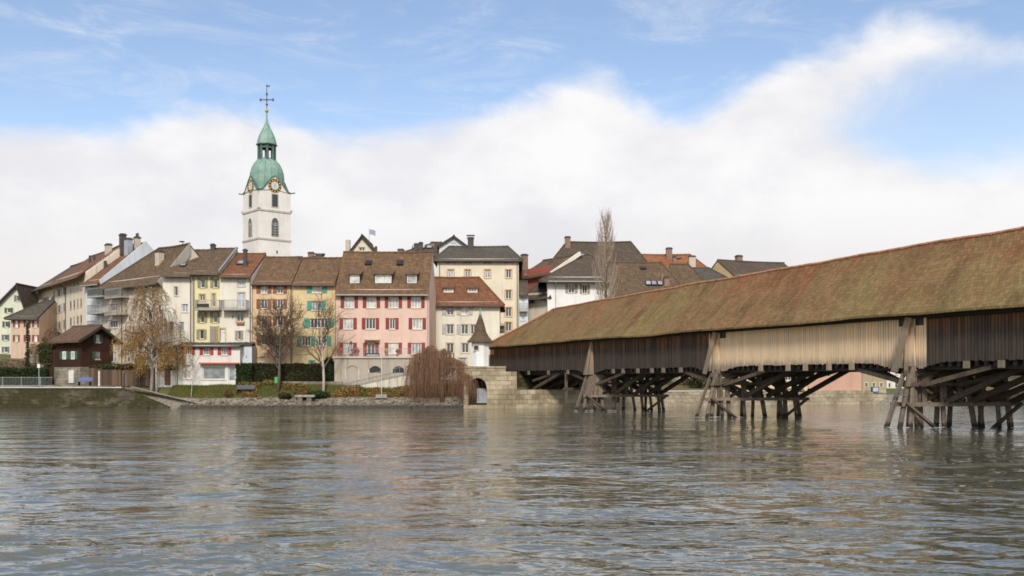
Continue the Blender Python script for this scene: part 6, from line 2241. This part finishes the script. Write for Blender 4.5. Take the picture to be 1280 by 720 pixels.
bench(105.5, 107.6, 2.36, 1.5, 'blue_paint', 'blue bench on the quay path below the chalet')
bench(306.8, 107.4, ground_z(WX(306.8, 107.4), 107.4) + 0.1, 2.0, 'bench_dark', 'dark bench on the bank right of the white annexe')
bz = ground_z(WX(345.5, 107.8), 107.8)
o = thing('litter_bin', 'small bright green litter bin at the foot of the larger bare tree', 'bin', (WX(345.5, 107.8), 107.8, WZ(479, 107.8)))
m = MB(); m.lathe([(0.2, 0.0), (0.23, 0.5), (0.24, 0.55)], 12); m.build('body', 'bin_green', o)
m = MB(); m.lathe([(0.25, 0.551), (0.25, 0.6), (0.12, 0.66)], 12); m.build('lid', 'bin_green', o)
m = MB(); m.tube([(0, 0.24, -0.5), (0, 0.24, 0.6)], 0.03, 6); m.build('post', 'rail_grey', o)
p = P(382, 495, 106.4)
o = thing('stone_landing', 'flat stone slab landing on two blocks halfway down the bank', 'landing', (p.x, p.y, p.z - 0.2))
m = MB(); m.box(-1.05, 1.05, -0.6, 0.6, 0.1, 0.32); m.build('slab', 'slab_grey', o)
for s_ in (-0.5, 0.45):
    m = MB(); m.box(s_ - 0.25, s_ + 0.25, -0.5, 0.5, -1.2, 0.099); m.build('block', 'stone_rubble', o)


# ------------------------------------------------------------------ trees and planting
def quad_leaf(mb, c, s, rng, flat=0.0, droop=None):
    n = Vector((rng.gauss(0, 1), rng.gauss(0, 1), rng.gauss(0, 1) + flat)).normalized()
    a = n.cross(Vector((rng.gauss(0, 1), rng.gauss(0, 1), rng.gauss(0, 1)))).normalized() * s
    b = n.cross(a).normalized() * s * rng.uniform(0.5, 0.9)
    mb.quad(c - a - b * 0.4, c - a * 0.1 - b, c + a + b * 0.2, c + b)


def limb(mb, twigs, p, d, L_, r, level, rng, conf, leaves=None):
    n = 4 if level < 2 else 3
    pts, rad = [p.copy()], [r]
    q, dd = p.copy(), d.normalized()
    for i in range(n):
        w_ = conf['wob'] * (0.6 if level == 0 else 1.0)
        dd = (dd + Vector((rng.gauss(0, w_), rng.gauss(0, w_), rng.gauss(0, w_) + conf['up'][level]))).normalized()
        q = q + dd * (L_ / n)
        pts.append(q.copy()); rad.append(max(conf['rmin'], r * (1 - (i + 1) / n * conf['taper'])))
    (mb if level < conf['trunk_levels'] else twigs).tube(pts, rad, 7 if level == 0 else (5 if level == 1 else 3), cap=level < 2)
    if level >= conf['levels']:
        if leaves is not None:
            for k in range(conf['leaf_n']):
                t_ = rng.random()
                i = min(n - 1, int(t_ * n))
                c = pts[i].lerp(pts[i + 1], t_ * n - i)
                if conf['leaf_ok'](c, rng):
                    quad_leaf(leaves, c + Vector((rng.gauss(0, .08), rng.gauss(0, .08), rng.gauss(0, .08))), rng.uniform(*conf['leaf_s']), rng)
        return
    k = conf['kids'][level]
    for j in range(k):
        t_ = conf['start'][level] + (1 - conf['start'][level]) * (j + rng.random() * 0.8) / k
        i = min(n - 1, int(t_ * n))
        c = pts[i].lerp(pts[i + 1], t_ * n - i)
        ax = (pts[i + 1] - pts[i]).normalized()
        side = ax.cross(Vector((rng.gauss(0, 1), rng.gauss(0, 1), rng.gauss(0, 1)))).normalized()
        ang = conf['ang'][level] * rng.uniform(0.75, 1.25)
        nd = ax * math.cos(ang) + side * math.sin(ang)
        limb(mb, twigs, c, nd, L_ * conf['len'][level] * rng.uniform(0.7, 1.15) * (1.15 - 0.5 * t_ if level == 0 else 1), max(conf['rmin'], rad[i] * conf['rk']), level + 1, rng, conf, leaves)


def tree(name, label, base, height, seed, conf, bark, twig, leaf=None, lean=(0, 0), r=0.16, group=None, cat='tree', trunk_frac=0.62):
    rng = random.Random(seed)
    c = dict(wob=0.1, up=(0.05, 0.10, 0.06, 0.0, 0), levels=3, kids=(9, 6, 5, 3), start=(0.35, 0.2, 0.15, 0.1), ang=(0.8, 0.7, 0.65, 0.6), len=(0.55, 0.55, 0.55, 0.5), rk=0.55, rmin=0.012, taper=0.75,
             trunk_levels=2, leaf_n=4, leaf_s=(0.06, 0.12), leaf_ok=lambda c_, r_: True)
    c.update(conf)
    o_ = thing(name, label, cat, base, 0, group)
    a, b, lv = MB(), MB(), (MB() if leaf else None)
    limb(a, b, Vector((0, 0, -0.3)), Vector((lean[0], lean[1], 1)), height * trunk_frac, r, 0, rng, c, lv)
    a.build('trunk', bark, o_, smooth=True, uv=False)
    if b.v:
        b.build('crown', twig, o_, uv=False)
    if lv is not None and lv.v:
        lv.build('foliage', leaf, o_, uv=False)
    return o_


def gbase(px, Y, dz=0.0):
    x = WX(px, Y)
    return Vector((x, Y, ground_z(x, Y) + dz))


# two bare riverside trees
tree('bare_tree', 'bare wide crowned tree in front of the apricot house', gbase(347, 107.6), 12.6, 21,
     dict(kids=(15, 9, 7, 5), levels=4, len=(0.52, 0.52, 0.5, 0.5), ang=(0.85, 0.7, 0.6, 0.6), start=(0.3, 0.25, 0.15, 0.1), trunk_levels=3, wob=0.13, rmin=0.011, up=(0.03, 0.12, 0.1, 0.05, 0.0)), 'bark_grey', 'twig_brown', r=0.2)
tree('bare_birch', 'bare pale trunked birch leaning right in front of the yellow house', gbase(404.5, 107.1), 11.4, 33,
     dict(kids=(15, 8, 7), levels=3, len=(0.42, 0.55, 0.5), ang=(0.6, 0.6, 0.6), start=(0.3, 0.2, 0.1), trunk_levels=1, rmin=0.010, up=(0.02, 0.12, -0.05, -0.1)), 'bark_birch', 'twig_brown', lean=(0.09, 0), r=0.17, trunk_frac=0.85)


def golden_birch():
    rng = random.Random(5)
    base = gbase(189, 107.3)
    o_ = thing('golden_birch', 'weeping birch with thin golden autumn leaves in front of the drab house', 'tree', base)
    H = 12.0
    tr_, tw, lv = MB(), MB(), MB()
    pts = [Vector((0, 0, -0.3)), Vector((0.1, 0, 2.2)), Vector((0.02, 0.1, 5)), Vector((0.15, 0, 8)), Vector((0.0, 0, H - 0.6))]
    tr_.tube(pts, [0.2, 0.16, 0.12, 0.07, 0.02], 8)
    tr_.tube([Vector((0.55, 0.1, -0.3)), Vector((0.5, 0.1, 2.5)), Vector((0.8, 0, 5.5)), Vector((1.0, 0, 8.5))], [0.13, 0.11, 0.07, 0.03], 7)
    for i in range(74):
        z = rng.uniform(3.0, H - 0.8)
        a = rng.uniform(0, 2 * math.pi)
        reach = (1.0 - abs((z - 5.2) / 9.0) ** 1.5) * rng.uniform(2.0, 4.6)
        reach = max(0.8, reach)
        d = Vector((math.cos(a), math.sin(a), 0))
        p0 = Vector((0.1, 0, z))
        pp = [p0, p0 + d * reach * 0.4 + Vector((0, 0, reach * 0.34)), p0 + d * reach * 0.8 + Vector((0, 0, reach * 0.42)), p0 + d * reach + Vector((0, 0, reach * 0.28))]
        tw.tube(pp, [0.045, 0.032, 0.022, 0.012], 4, cap=False)
        for k in range(15):
            t_ = rng.uniform(0.25, 1.0) * 2.999
            j = int(t_)
            s = pp[j].lerp(pp[j + 1], t_ - j)
            drop = rng.uniform(0.8, 3.3) * (0.6 if z > 9.5 else 1.0)
            drop = min(drop, max(0.4, s.z - 1.7))
            dr = Vector((rng.gauss(0, 0.22), rng.gauss(0, 0.22), 0)) + d * 0.25
            q = [s, s + dr * 0.7 + Vector((0, 0, -drop * 0.3)), s + dr + Vector((0, 0, -drop * 0.65)), s + dr * 1.1 + Vector((0, 0, -drop))]
            tw.tube(q, [0.013, 0.011, 0.009, 0.007], 3, cap=False)
            gold = max(0.0, min(1.0, (8.2 - (s.z - drop * 0.6)) / 4.5))
            top_gold = 0.55 if z > H - 1.6 else 0.0
            nl = int(rng.uniform(12, 26) * max(gold, top_gold * 0.6, 0.2))
            for _ in range(nl):
                u = rng.uniform(0.1, 1) * 2.999
                jj = int(u)
                c = q[jj].lerp(q[jj + 1], u - jj)
                quad_leaf(lv, c + Vector((rng.gauss(0, .08), rng.gauss(0, .08), rng.gauss(0, .08))), rng.uniform(0.05, 0.095), rng)
    tr_.build('trunk', 'bark_birch', o_, smooth=True, uv=False)
    tw.build('crown', 'twig_brown', o_, uv=False)
    lv.build('foliage', 'leaf_gold', o_, uv=False)


golden_birch()


def poplar():
    rng = random.Random(8)
    Y = 117.5
    base = Vector((WX(757, Y), Y, 2.2))
    H = WZ(273, Y) - 2.2
    o_ = thing('bare_poplar', 'tall slim bare poplar rising behind the bridge roof', 'tree', base)
    tr_, tw = MB(), MB()
    tr_.tube([Vector((0, 0, -0.5)), Vector((0.1, 0, 7)), Vector((0.0, 0.1, 14)), Vector((0.08, 0, H))], [0.32, 0.24, 0.13, 0.015], 8)
    for i in range(120):
        z = 3.5 + (H - 4.2) * (i / 120) ** 0.9
        a = rng.uniform(0, 2 * math.pi)
        prof_ = 2.0 * math.sin(math.pi * min(1, max(0.08, (z - 1.5) / (H + 0.5)))) ** 0.7 * (1.0 if z < H * 0.55 else max(0.25, 1.35 - (z / H) * 0.85))
        R_ = prof_ * rng.uniform(0.55, 1.0)
        L_ = rng.uniform(2.2, 4.2) * (1 if z < H * 0.75 else 0.6)
        d = Vector((math.cos(a), math.sin(a), 0))
        L_ = min(L_, H + 0.2 - z)
        pp = [Vector((0, 0, z)), Vector((0, 0, z)) + d * R_ * 0.5 + Vector((0, 0, L_ * 0.25)), Vector((0, 0, z)) + d * R_ * 0.8 + Vector((0, 0, L_ * 0.6)), Vector((0, 0, z)) + d * R_ * 0.95 + Vector((0, 0, L_))]
        tw.tube(pp, [0.05, 0.035, 0.022, 0.01], 4, cap=False)
        for k in range(10):
            t_ = rng.uniform(0.15, 1.0) * 2.999
            j = int(t_)
            s = pp[j].lerp(pp[j + 1], t_ - j)
            l = rng.uniform(0.5, 1.5)
            b_ = rng.uniform(0, 6.28)
            e = s + Vector((math.cos(b_) * 0.28 * l, math.sin(b_) * 0.28 * l, l))
            tw.tube([s, s.lerp(e, 0.5) + Vector((rng.gauss(0, .05), rng.gauss(0, .05), 0)), e], [0.014, 0.011, 0.007], 3, cap=False)
    tr_.build('trunk', 'bark_grey', o_, smooth=True, uv=False)
    tw.build('crown', 'twig_poplar', o_, uv=False)


poplar()


def willow():
    rng = random.Random(15)
    Y = 106.2
    base = Vector((WX(551, Y), Y, 0.75))
    o_ = thing('weeping_willow', 'low weeping willow of bare red brown hanging twigs over the water beside the abutment', 'tree', base)
    tr_, tw = MB(), MB()
    tr_.tube([Vector((0.2, 0.4, -0.6)), Vector((0.0, 0.3, 1.8)), Vector((-0.4, 0.2, 3.6))], [0.3, 0.24, 0.16], 8)
    heads = []
    for i in range(40):
        a = rng.uniform(0, 6.283); R_ = 3.75 * math.sqrt(rng.random())
        x, y = R_ * math.cos(a), R_ * math.sin(a) * 0.55
        k = 1 - (R_ / 3.95) ** 2
        top = (6.0 if x < -0.4 else 6.0 - (x + 0.4) * 0.60) * (0.62 + 0.38 * max(0, k) ** 0.6) + rng.uniform(-0.25, 0.2)
        if x < -1.5:
            top -= (-1.5 - x) * 0.45
        heads.append(Vector((x, y, top)))
    for h_ in heads:
        o0 = Vector((-0.3, 0.25, rng.uniform(2.2, 3.6)))
        mid = o0.lerp(h_, 0.55) + Vector((0, 0, 0.7))
        tr_.tube([o0, mid, h_], [0.08, 0.055, 0.03], 5, cap=False)
        for j in range(36):
            a = rng.uniform(0, 6.283); rr = abs(rng.gauss(0, 0.5))
            s = h_ + Vector((rr * math.cos(a), rr * math.sin(a) * 0.8, rng.uniform(-0.3, 0.12) - rr * 0.4))
            drop = s.z * rng.uniform(0.4, 1.03) + (0.55 if rng.random() < 0.35 and s.y < 0.2 else 0)
            out = Vector((s.x, s.y, 0)) * 0.05 + Vector((rng.gauss(0, 0.1), rng.gauss(0, 0.1), 0))
            pp = [h_.lerp(s, 0.3), s, s + out + Vector((0, 0, -drop * 0.4)), s + out * 1.5 + Vector((rng.gauss(0, .05), 0, -drop * 0.75)), s + out * 1.6 + Vector((rng.gauss(0, .07), 0, -drop))]
            tw.tube(pp, [0.014, 0.015, 0.012, 0.009, 0.005], 3, cap=False)
    tr_.build('trunk', 'twig_red', o_, smooth=True, uv=False)
    tw.build('crown', 'twig_red', o_, uv=False)


willow()


def leaf_mass(name, label, cat, base, size, mat, n, seed, s=(0.06, 0.13), shape='box', core='leaf_hedge', group=None, kind=None):
    """A clipped hedge or bush: leaves over a bumpy inner body."""
    rng = random.Random(seed)
    o_ = thing(name, label, cat, base, 0, group)
    if kind:
        o_['kind'] = kind
    lx, ly, lz = size
    m_ = MB(); lv = MB()
    if shape == 'box':
        m_.box(-lx / 2 + 0.08, lx / 2 - 0.08, -ly / 2 + 0.08, ly / 2 - 0.08, -0.3, lz - 0.1)
        for _ in range(n):
            u = rng.random()
            x = rng.uniform(-lx / 2, lx / 2); z = rng.uniform(0, lz); y = rng.uniform(-ly / 2, ly / 2)
            if u < 0.6:
                y = -ly / 2 + rng.gauss(0, 0.06)
            elif u < 0.9:
                z = lz + rng.gauss(0, 0.07)
            else:
                x = rng.choice((-1, 1)) * lx / 2
            b_ = 0.12 * mnoise.noise(Vector((x * 0.8, z, seed)))
            quad_leaf(lv, Vector((x, y - b_, z + b_)), rng.uniform(*s), rng)
    else:
        rows = []
        for i in range(9):
            ph = math.pi * i / 8
            rows.append([(0.42 * lx * math.sin(ph) * math.cos(t_) * (1 + 0.15 * math.sin(3 * t_ + i)), 0.42 * ly * math.sin(ph) * math.sin(t_), lz * 0.5 - 0.46 * lz * math.cos(ph)) for t_ in [2 * math.pi * k / 12 for k in range(13)]])
        m_.grid(rows)
        for _ in range(n):
            d = Vector((rng.gauss(0, 1), rng.gauss(0, 1), rng.gauss(0, 1))).normalized()
            k = rng.uniform(0.78, 1.08) + 0.22 * mnoise.noise(d * 2.2 + Vector((seed, 0, 0)))
            quad_leaf(lv, Vector((d.x * lx / 2 * k, d.y * ly / 2 * k, max(0.0, lz / 2 + d.z * lz / 2 * k))), rng.uniform(*s), rng)
    m_.build('inner_branches', core, o_, uv=False)
    lv.build('foliage', mat, o_, uv=False)
    return o_


leaf_mass('clipped_hedge', 'dark green clipped hedge along the quay at the far left', 'hedge', (WX(24, 110.5), 110.5, 2.6), (6.2, 1.0, WZ(461.5, 110.5) - 2.6), 'leaf_hedge', 5200, 1)
leaf_mass('clipped_hedge', 'long dark brown green hedge below the apricot and yellow houses', 'hedge', (WX(358, 110.4), 110.4, 2.2), (10.6, 1.1, WZ(456, 110.4) - 2.2), 'leaf_hedge_brown', 8000, 2)
leaf_mass('clipped_hedge', 'short very dark hedge end right of the white annexe', 'hedge', (WX(306, 109.4), 109.4, 2.2), (1.7, 1.0, WZ(456, 109.4) - 2.2), 'leaf_hedge', 1800, 3)
leaf_mass('evergreen_bush', 'tall dark round evergreen at the left corner of the terrace', 'bush', (WX(411, 109.9), 109.9, 2.2), (1.5, 1.2, WZ(447, 109.9) - 2.2), 'leaf_ivy', 2200, 4, shape='ball')
leaf_mass('green_bush', 'bright green cube shaped bush left of the chalet roof', 'bush', (WX(59.5, 113.2), 113.2, 5.0), (1.5, 1.2, WZ(431, 113.2) - 5.0), 'leaf_green', 1600, 5, shape='box')
leaf_mass('brown_bush', 'reddish brown leafless bush in front of the pink old house', 'bush', (WX(46, 115), 115, 4.0), (2.6, 1.5, 3.2), 'leaf_russet', 900, 6, shape='ball', core='twig_brown')
leaf_mass('brown_bush', 'rust coloured bush behind the chalet roof', 'bush', (WX(66, 116.5), 116.5, 5.5), (2.4, 1.5, 3.6), 'leaf_russet', 900, 7, shape='ball', core='twig_brown')
leaf_mass('evergreen_bush', 'dark bush on the bank at the foot of the bare birch', 'bush', gbase(398, 106.9), (2.3, 1.1, 0.8), 'leaf_hedge', 1100, 8, shape='ball')
leaf_mass('evergreen_bush', 'dark bush on the bank under the larger bare tree', 'bush', gbase(356, 106.6), (1.3, 0.9, 0.7), 'leaf_hedge_brown', 700, 9, shape='ball')
leaf_mass('brown_bush', 'small rusty bush on the bank before the white annexe', 'bush', gbase(286, 107.0), (0.8, 0.6, 0.7), 'leaf_russet', 320, 10, shape='ball', core='twig_brown')
leaf_mass('green_bush', 'overgrown green bush along the top of the board fence', 'bush', (WX(150, 110.4), 110.4, 4.2), (6.0, 0.9, 0.55), 'leaf_green', 1700, 11, shape='ball')
leaf_mass('garden_shrubs', 'grey brown garden shrubs above the clipped hedge at the far left', 'shrubs', (WX(14, 112.5), 112.5, 3.2), (6.5, 1.2, 2.0), 'leaf_olive', 1600, 12, shape='ball', core='twig_brown')

iv = thing('ivy_post', 'slim ivy covered pole in front of the pink old house', 'pole', gbase(34.5, 112.2))
ht = WZ(402, 112.2) - iv.location.z
m = MB(); m.tube([(0, 0, -0.3), (0.05, 0, ht)], 0.07, 7); m.build('pole', 'bark_grey', iv)
m = MB(); ri_ = random.Random(4)
for _ in range(1300):
    zz = ri_.uniform(0.3, ht); a = ri_.uniform(0, 6.28); rr = ri_.uniform(0.05, 0.3) * (1 - 0.4 * zz / ht)
    quad_leaf(m, Vector((rr * math.cos(a), rr * math.sin(a), zz)), ri_.uniform(0.05, 0.1), ri_)
m.build('ivy', 'leaf_ivy', iv, uv=False)


def leafy_tree(name, label, base, h_, r_, seed, leaf, n=2600, s=(0.10, 0.2), group=None):
    rng = random.Random(seed)
    o_ = thing(name, label, 'tree', base, 0, group)
    tr_, lv = MB(), MB()
    tr_.tube([Vector((0, 0, -0.5)), Vector((0.1, 0, h_ * 0.4)), Vector((0, 0, h_ * 0.85))], [0.22, 0.15, 0.04], 7)
    cl = []
    for i in range(26):
        a = rng.uniform(0, 6.283); z = rng.uniform(0.16, 1.0)
        R_ = r_ * math.sqrt(rng.random()) * (1.15 - 0.75 * abs(z - 0.45))
        c = Vector((R_ * math.cos(a), R_ * math.sin(a), h_ * z * 0.93))
        cl.append((c, rng.uniform(0.28, 0.5) * r_))
        tr_.tube([Vector((0, 0, h_ * z * 0.55)), c.lerp(Vector((0, 0, c.z)), 0.5) - Vector((0, 0, 0.3)), c], [0.06, 0.04, 0.015], 4, cap=False)
    for _ in range(n):
        c, R_ = rng.choice(cl)
        d = Vector((rng.gauss(0, 1), rng.gauss(0, 1), rng.gauss(0, 0.7)))
        quad_leaf(lv, c + d * R_ * 0.5, rng.uniform(*s), rng)
    tr_.build('trunk', 'bark_grey', o_, smooth=True, uv=False)
    lv.build('crown', leaf, o_, uv=False)


for i, (px, Y, h_, r_, mat, lab) in enumerate([
        (832, 124, 4.8, 2.2, 'leaf_olive', 'olive brown tree on the far bank, seen just right of the pier nearest the town'),
        (851, 134, 6.5, 2.8, 'leaf_russet', 'rusty brown tree behind the river wall, between the town side pier and the middle pier'),
        (876, 121, 4.6, 1.9, 'leaf_green', 'dark green tree on the far bank just left of the middle pier'),
        (862, 146, 9.0, 3.4, 'leaf_olive', 'tall olive tree at the back of the trees between the two farther piers'),
        (815, 138, 7.5, 3.0, 'leaf_olive', 'olive tree half hidden behind the pier nearest the town'),
        (895, 138, 7.5, 3.0, 'leaf_green', 'green tree hidden behind the front of the middle pier'),
        (1150, 142, 8.0, 3.6, 'leaf_olive', 'olive tree behind the front piles of the nearest pier'),
        (1182, 152, 9.0, 4.0, 'leaf_green', 'green tree framed by the middle posts of the nearest pier'),
        (1216, 146, 8.0, 3.6, 'leaf_olive', 'olive tree behind the struts of the nearest pier'),
        (1250, 156, 9.5, 4.2, 'leaf_olive', 'pale olive tree right of the struts of the nearest pier'),
        (1284, 148, 8.5, 3.8, 'leaf_green', 'green tree at the right edge under the bridge'),
        (1325, 158, 9.5, 4.2, 'leaf_olive', 'olive tree beyond the right edge under the bridge')]):
    x = WX(px, Y)
    leafy_tree('riverside_tree', lab, (x, Y, ground_z(x, Y)), h_, r_, 60 + i, mat, group='trees seen under the bridge')

# a young tree in front of the annexe
tree('young_tree', 'thin bare young tree in front of the white annexe', gbase(239, 106.9), 5.0, 51, dict(levels=2, kids=(9, 6), len=(0.5, 0.5), trunk_levels=1, rmin=0.010), 'bark_birch', 'twig_brown', r=0.045, trunk_frac=0.8)


# bank growth and stones (beyond counting)
def bank_growth():
    rng = random.Random(77)
    g1, g2 = MB(), MB()
    for _ in range(52000):
        x = rng.uniform(WX(205, 106), WX(590, 106)); d = rng.uniform(1.35, 4.2)
        y = 105.5 + d
        k = mnoise.noise(Vector((x * 0.22, y * 0.4, 9.0))) + 0.35 * mnoise.noise(Vector((x * 0.8, y, 2.0)))
        z = ground_z(x, y)
        grassy = k > 0.05 or x < WX(290, 106)
        if grassy and d < 5:
            h_ = rng.uniform(0.1, 0.3); a = rng.uniform(0, 6.28); w_ = 0.03
            e = Vector((math.cos(a) * w_, math.sin(a) * w_, 0)); tip = Vector((rng.gauss(0, .06), rng.gauss(0, .06), h_))
            p = Vector((x, y, z - 0.02))
            g1.add([p - e, p + e, p + tip], [(0, 1, 2)])
        elif rng.random() < 0.8:
            hh = max(0.0, 0.32 + 0.5 * mnoise.noise(Vector((x * 0.5, y * 0.7, 5.0))))
            quad_leaf(g2, Vector((x, y, z + rng.uniform(0.0, 0.15 + hh * 0.9))), rng.uniform(0.06, 0.13), rng, 0.5)
    tag(g1.build('grass', 'grass_blade', uv=False), 'short green grass on the bank before the annexe and between the weeds', 'grass', None, 'stuff')
    tag(g2.build('undergrowth', 'leaf_meadow', uv=False), 'low brown and rusty weeds covering the river bank', 'undergrowth', None, 'stuff')


bank_growth()


def riprap():
    rng = random.Random(31)
    mb = MB()
    ico = [(0, 0, 1)] + [(0.894 * math.cos(a), 0.894 * math.sin(a), 0.447) for a in [2 * math.pi * i / 5 for i in range(5)]] + [(0.894 * math.cos(a), 0.894 * math.sin(a), -0.447) for a in [2 * math.pi * (i + 0.5) / 5 for i in range(5)]] + [(0, 0, -1)]
    F = [(0, i + 1, (i + 1) % 5 + 1) for i in range(5)] + [(i + 1, i + 6, (i + 1) % 5 + 1) for i in range(5)] + [((i + 1) % 5 + 1, i + 6, (i + 1) % 5 + 6) for i in range(5)] + [(11, (i + 1) % 5 + 6, i + 6) for i in range(5)]
    for _ in range(3600):
        x = rng.uniform(WX(222, 105), WX(592, 105)); d = abs(rng.gauss(0.0, 0.7)) - 0.35
        if d > 1.7:
            continue
        y = 105.5 + d; z = ground_z(x, y)
        r = rng.choice((0.06, 0.08, 0.1, 0.12, 0.15, 0.22)) * rng.uniform(0.8, 1.3)
        sx, sy, sz = r * rng.uniform(0.8, 1.6), r * rng.uniform(0.7, 1.2), r * rng.uniform(0.5, 0.85)
        a = rng.uniform(0, 6.28); ca, sa = math.cos(a), math.sin(a)
        V = []
        for vx, vy, vz in ico:
            k = rng.uniform(0.8, 1.15)
            X_, Y_, Z_ = vx * sx * k, vy * sy * k, vz * sz * k
            V.append((x + X_ * ca - Y_ * sa, y + X_ * sa + Y_ * ca, z + Z_ + sz * 0.25))
        mb.add(V, F)
    tag(mb.build('shore_rubble', 'rock_grey', uv=False), 'loose grey stones and gravel along the waterline of the bank', 'rubble', None, 'stuff')


riprap()


def foam():
    rng = random.Random(6)
    mb = MB()
    for s in PIERS:
        o_ = B(s, 0, 0)
        for k in range(26):
            x = o_.x + rng.uniform(-2.2, 7.2); y = o_.y + rng.uniform(-1.0, 0.5)
            lx = rng.uniform(0.06, 0.4); ly = rng.uniform(0.03, 0.1)
            n = 8
            mb.add([(x + lx * math.cos(2 * math.pi * i / n) * rng.uniform(.6, 1.2), y + ly * math.sin(2 * math.pi * i / n) * rng.uniform(.6, 1.2), 0.035) for i in range(n)] + [(x, y, 0.06)], [(i, (i + 1) % n, n) for i in range(n)])
    tag(mb.build('river_foam', 'foam_white', uv=False), 'flecks of white foam where the current meets the piles', 'foam', None, 'stuff')


foam()
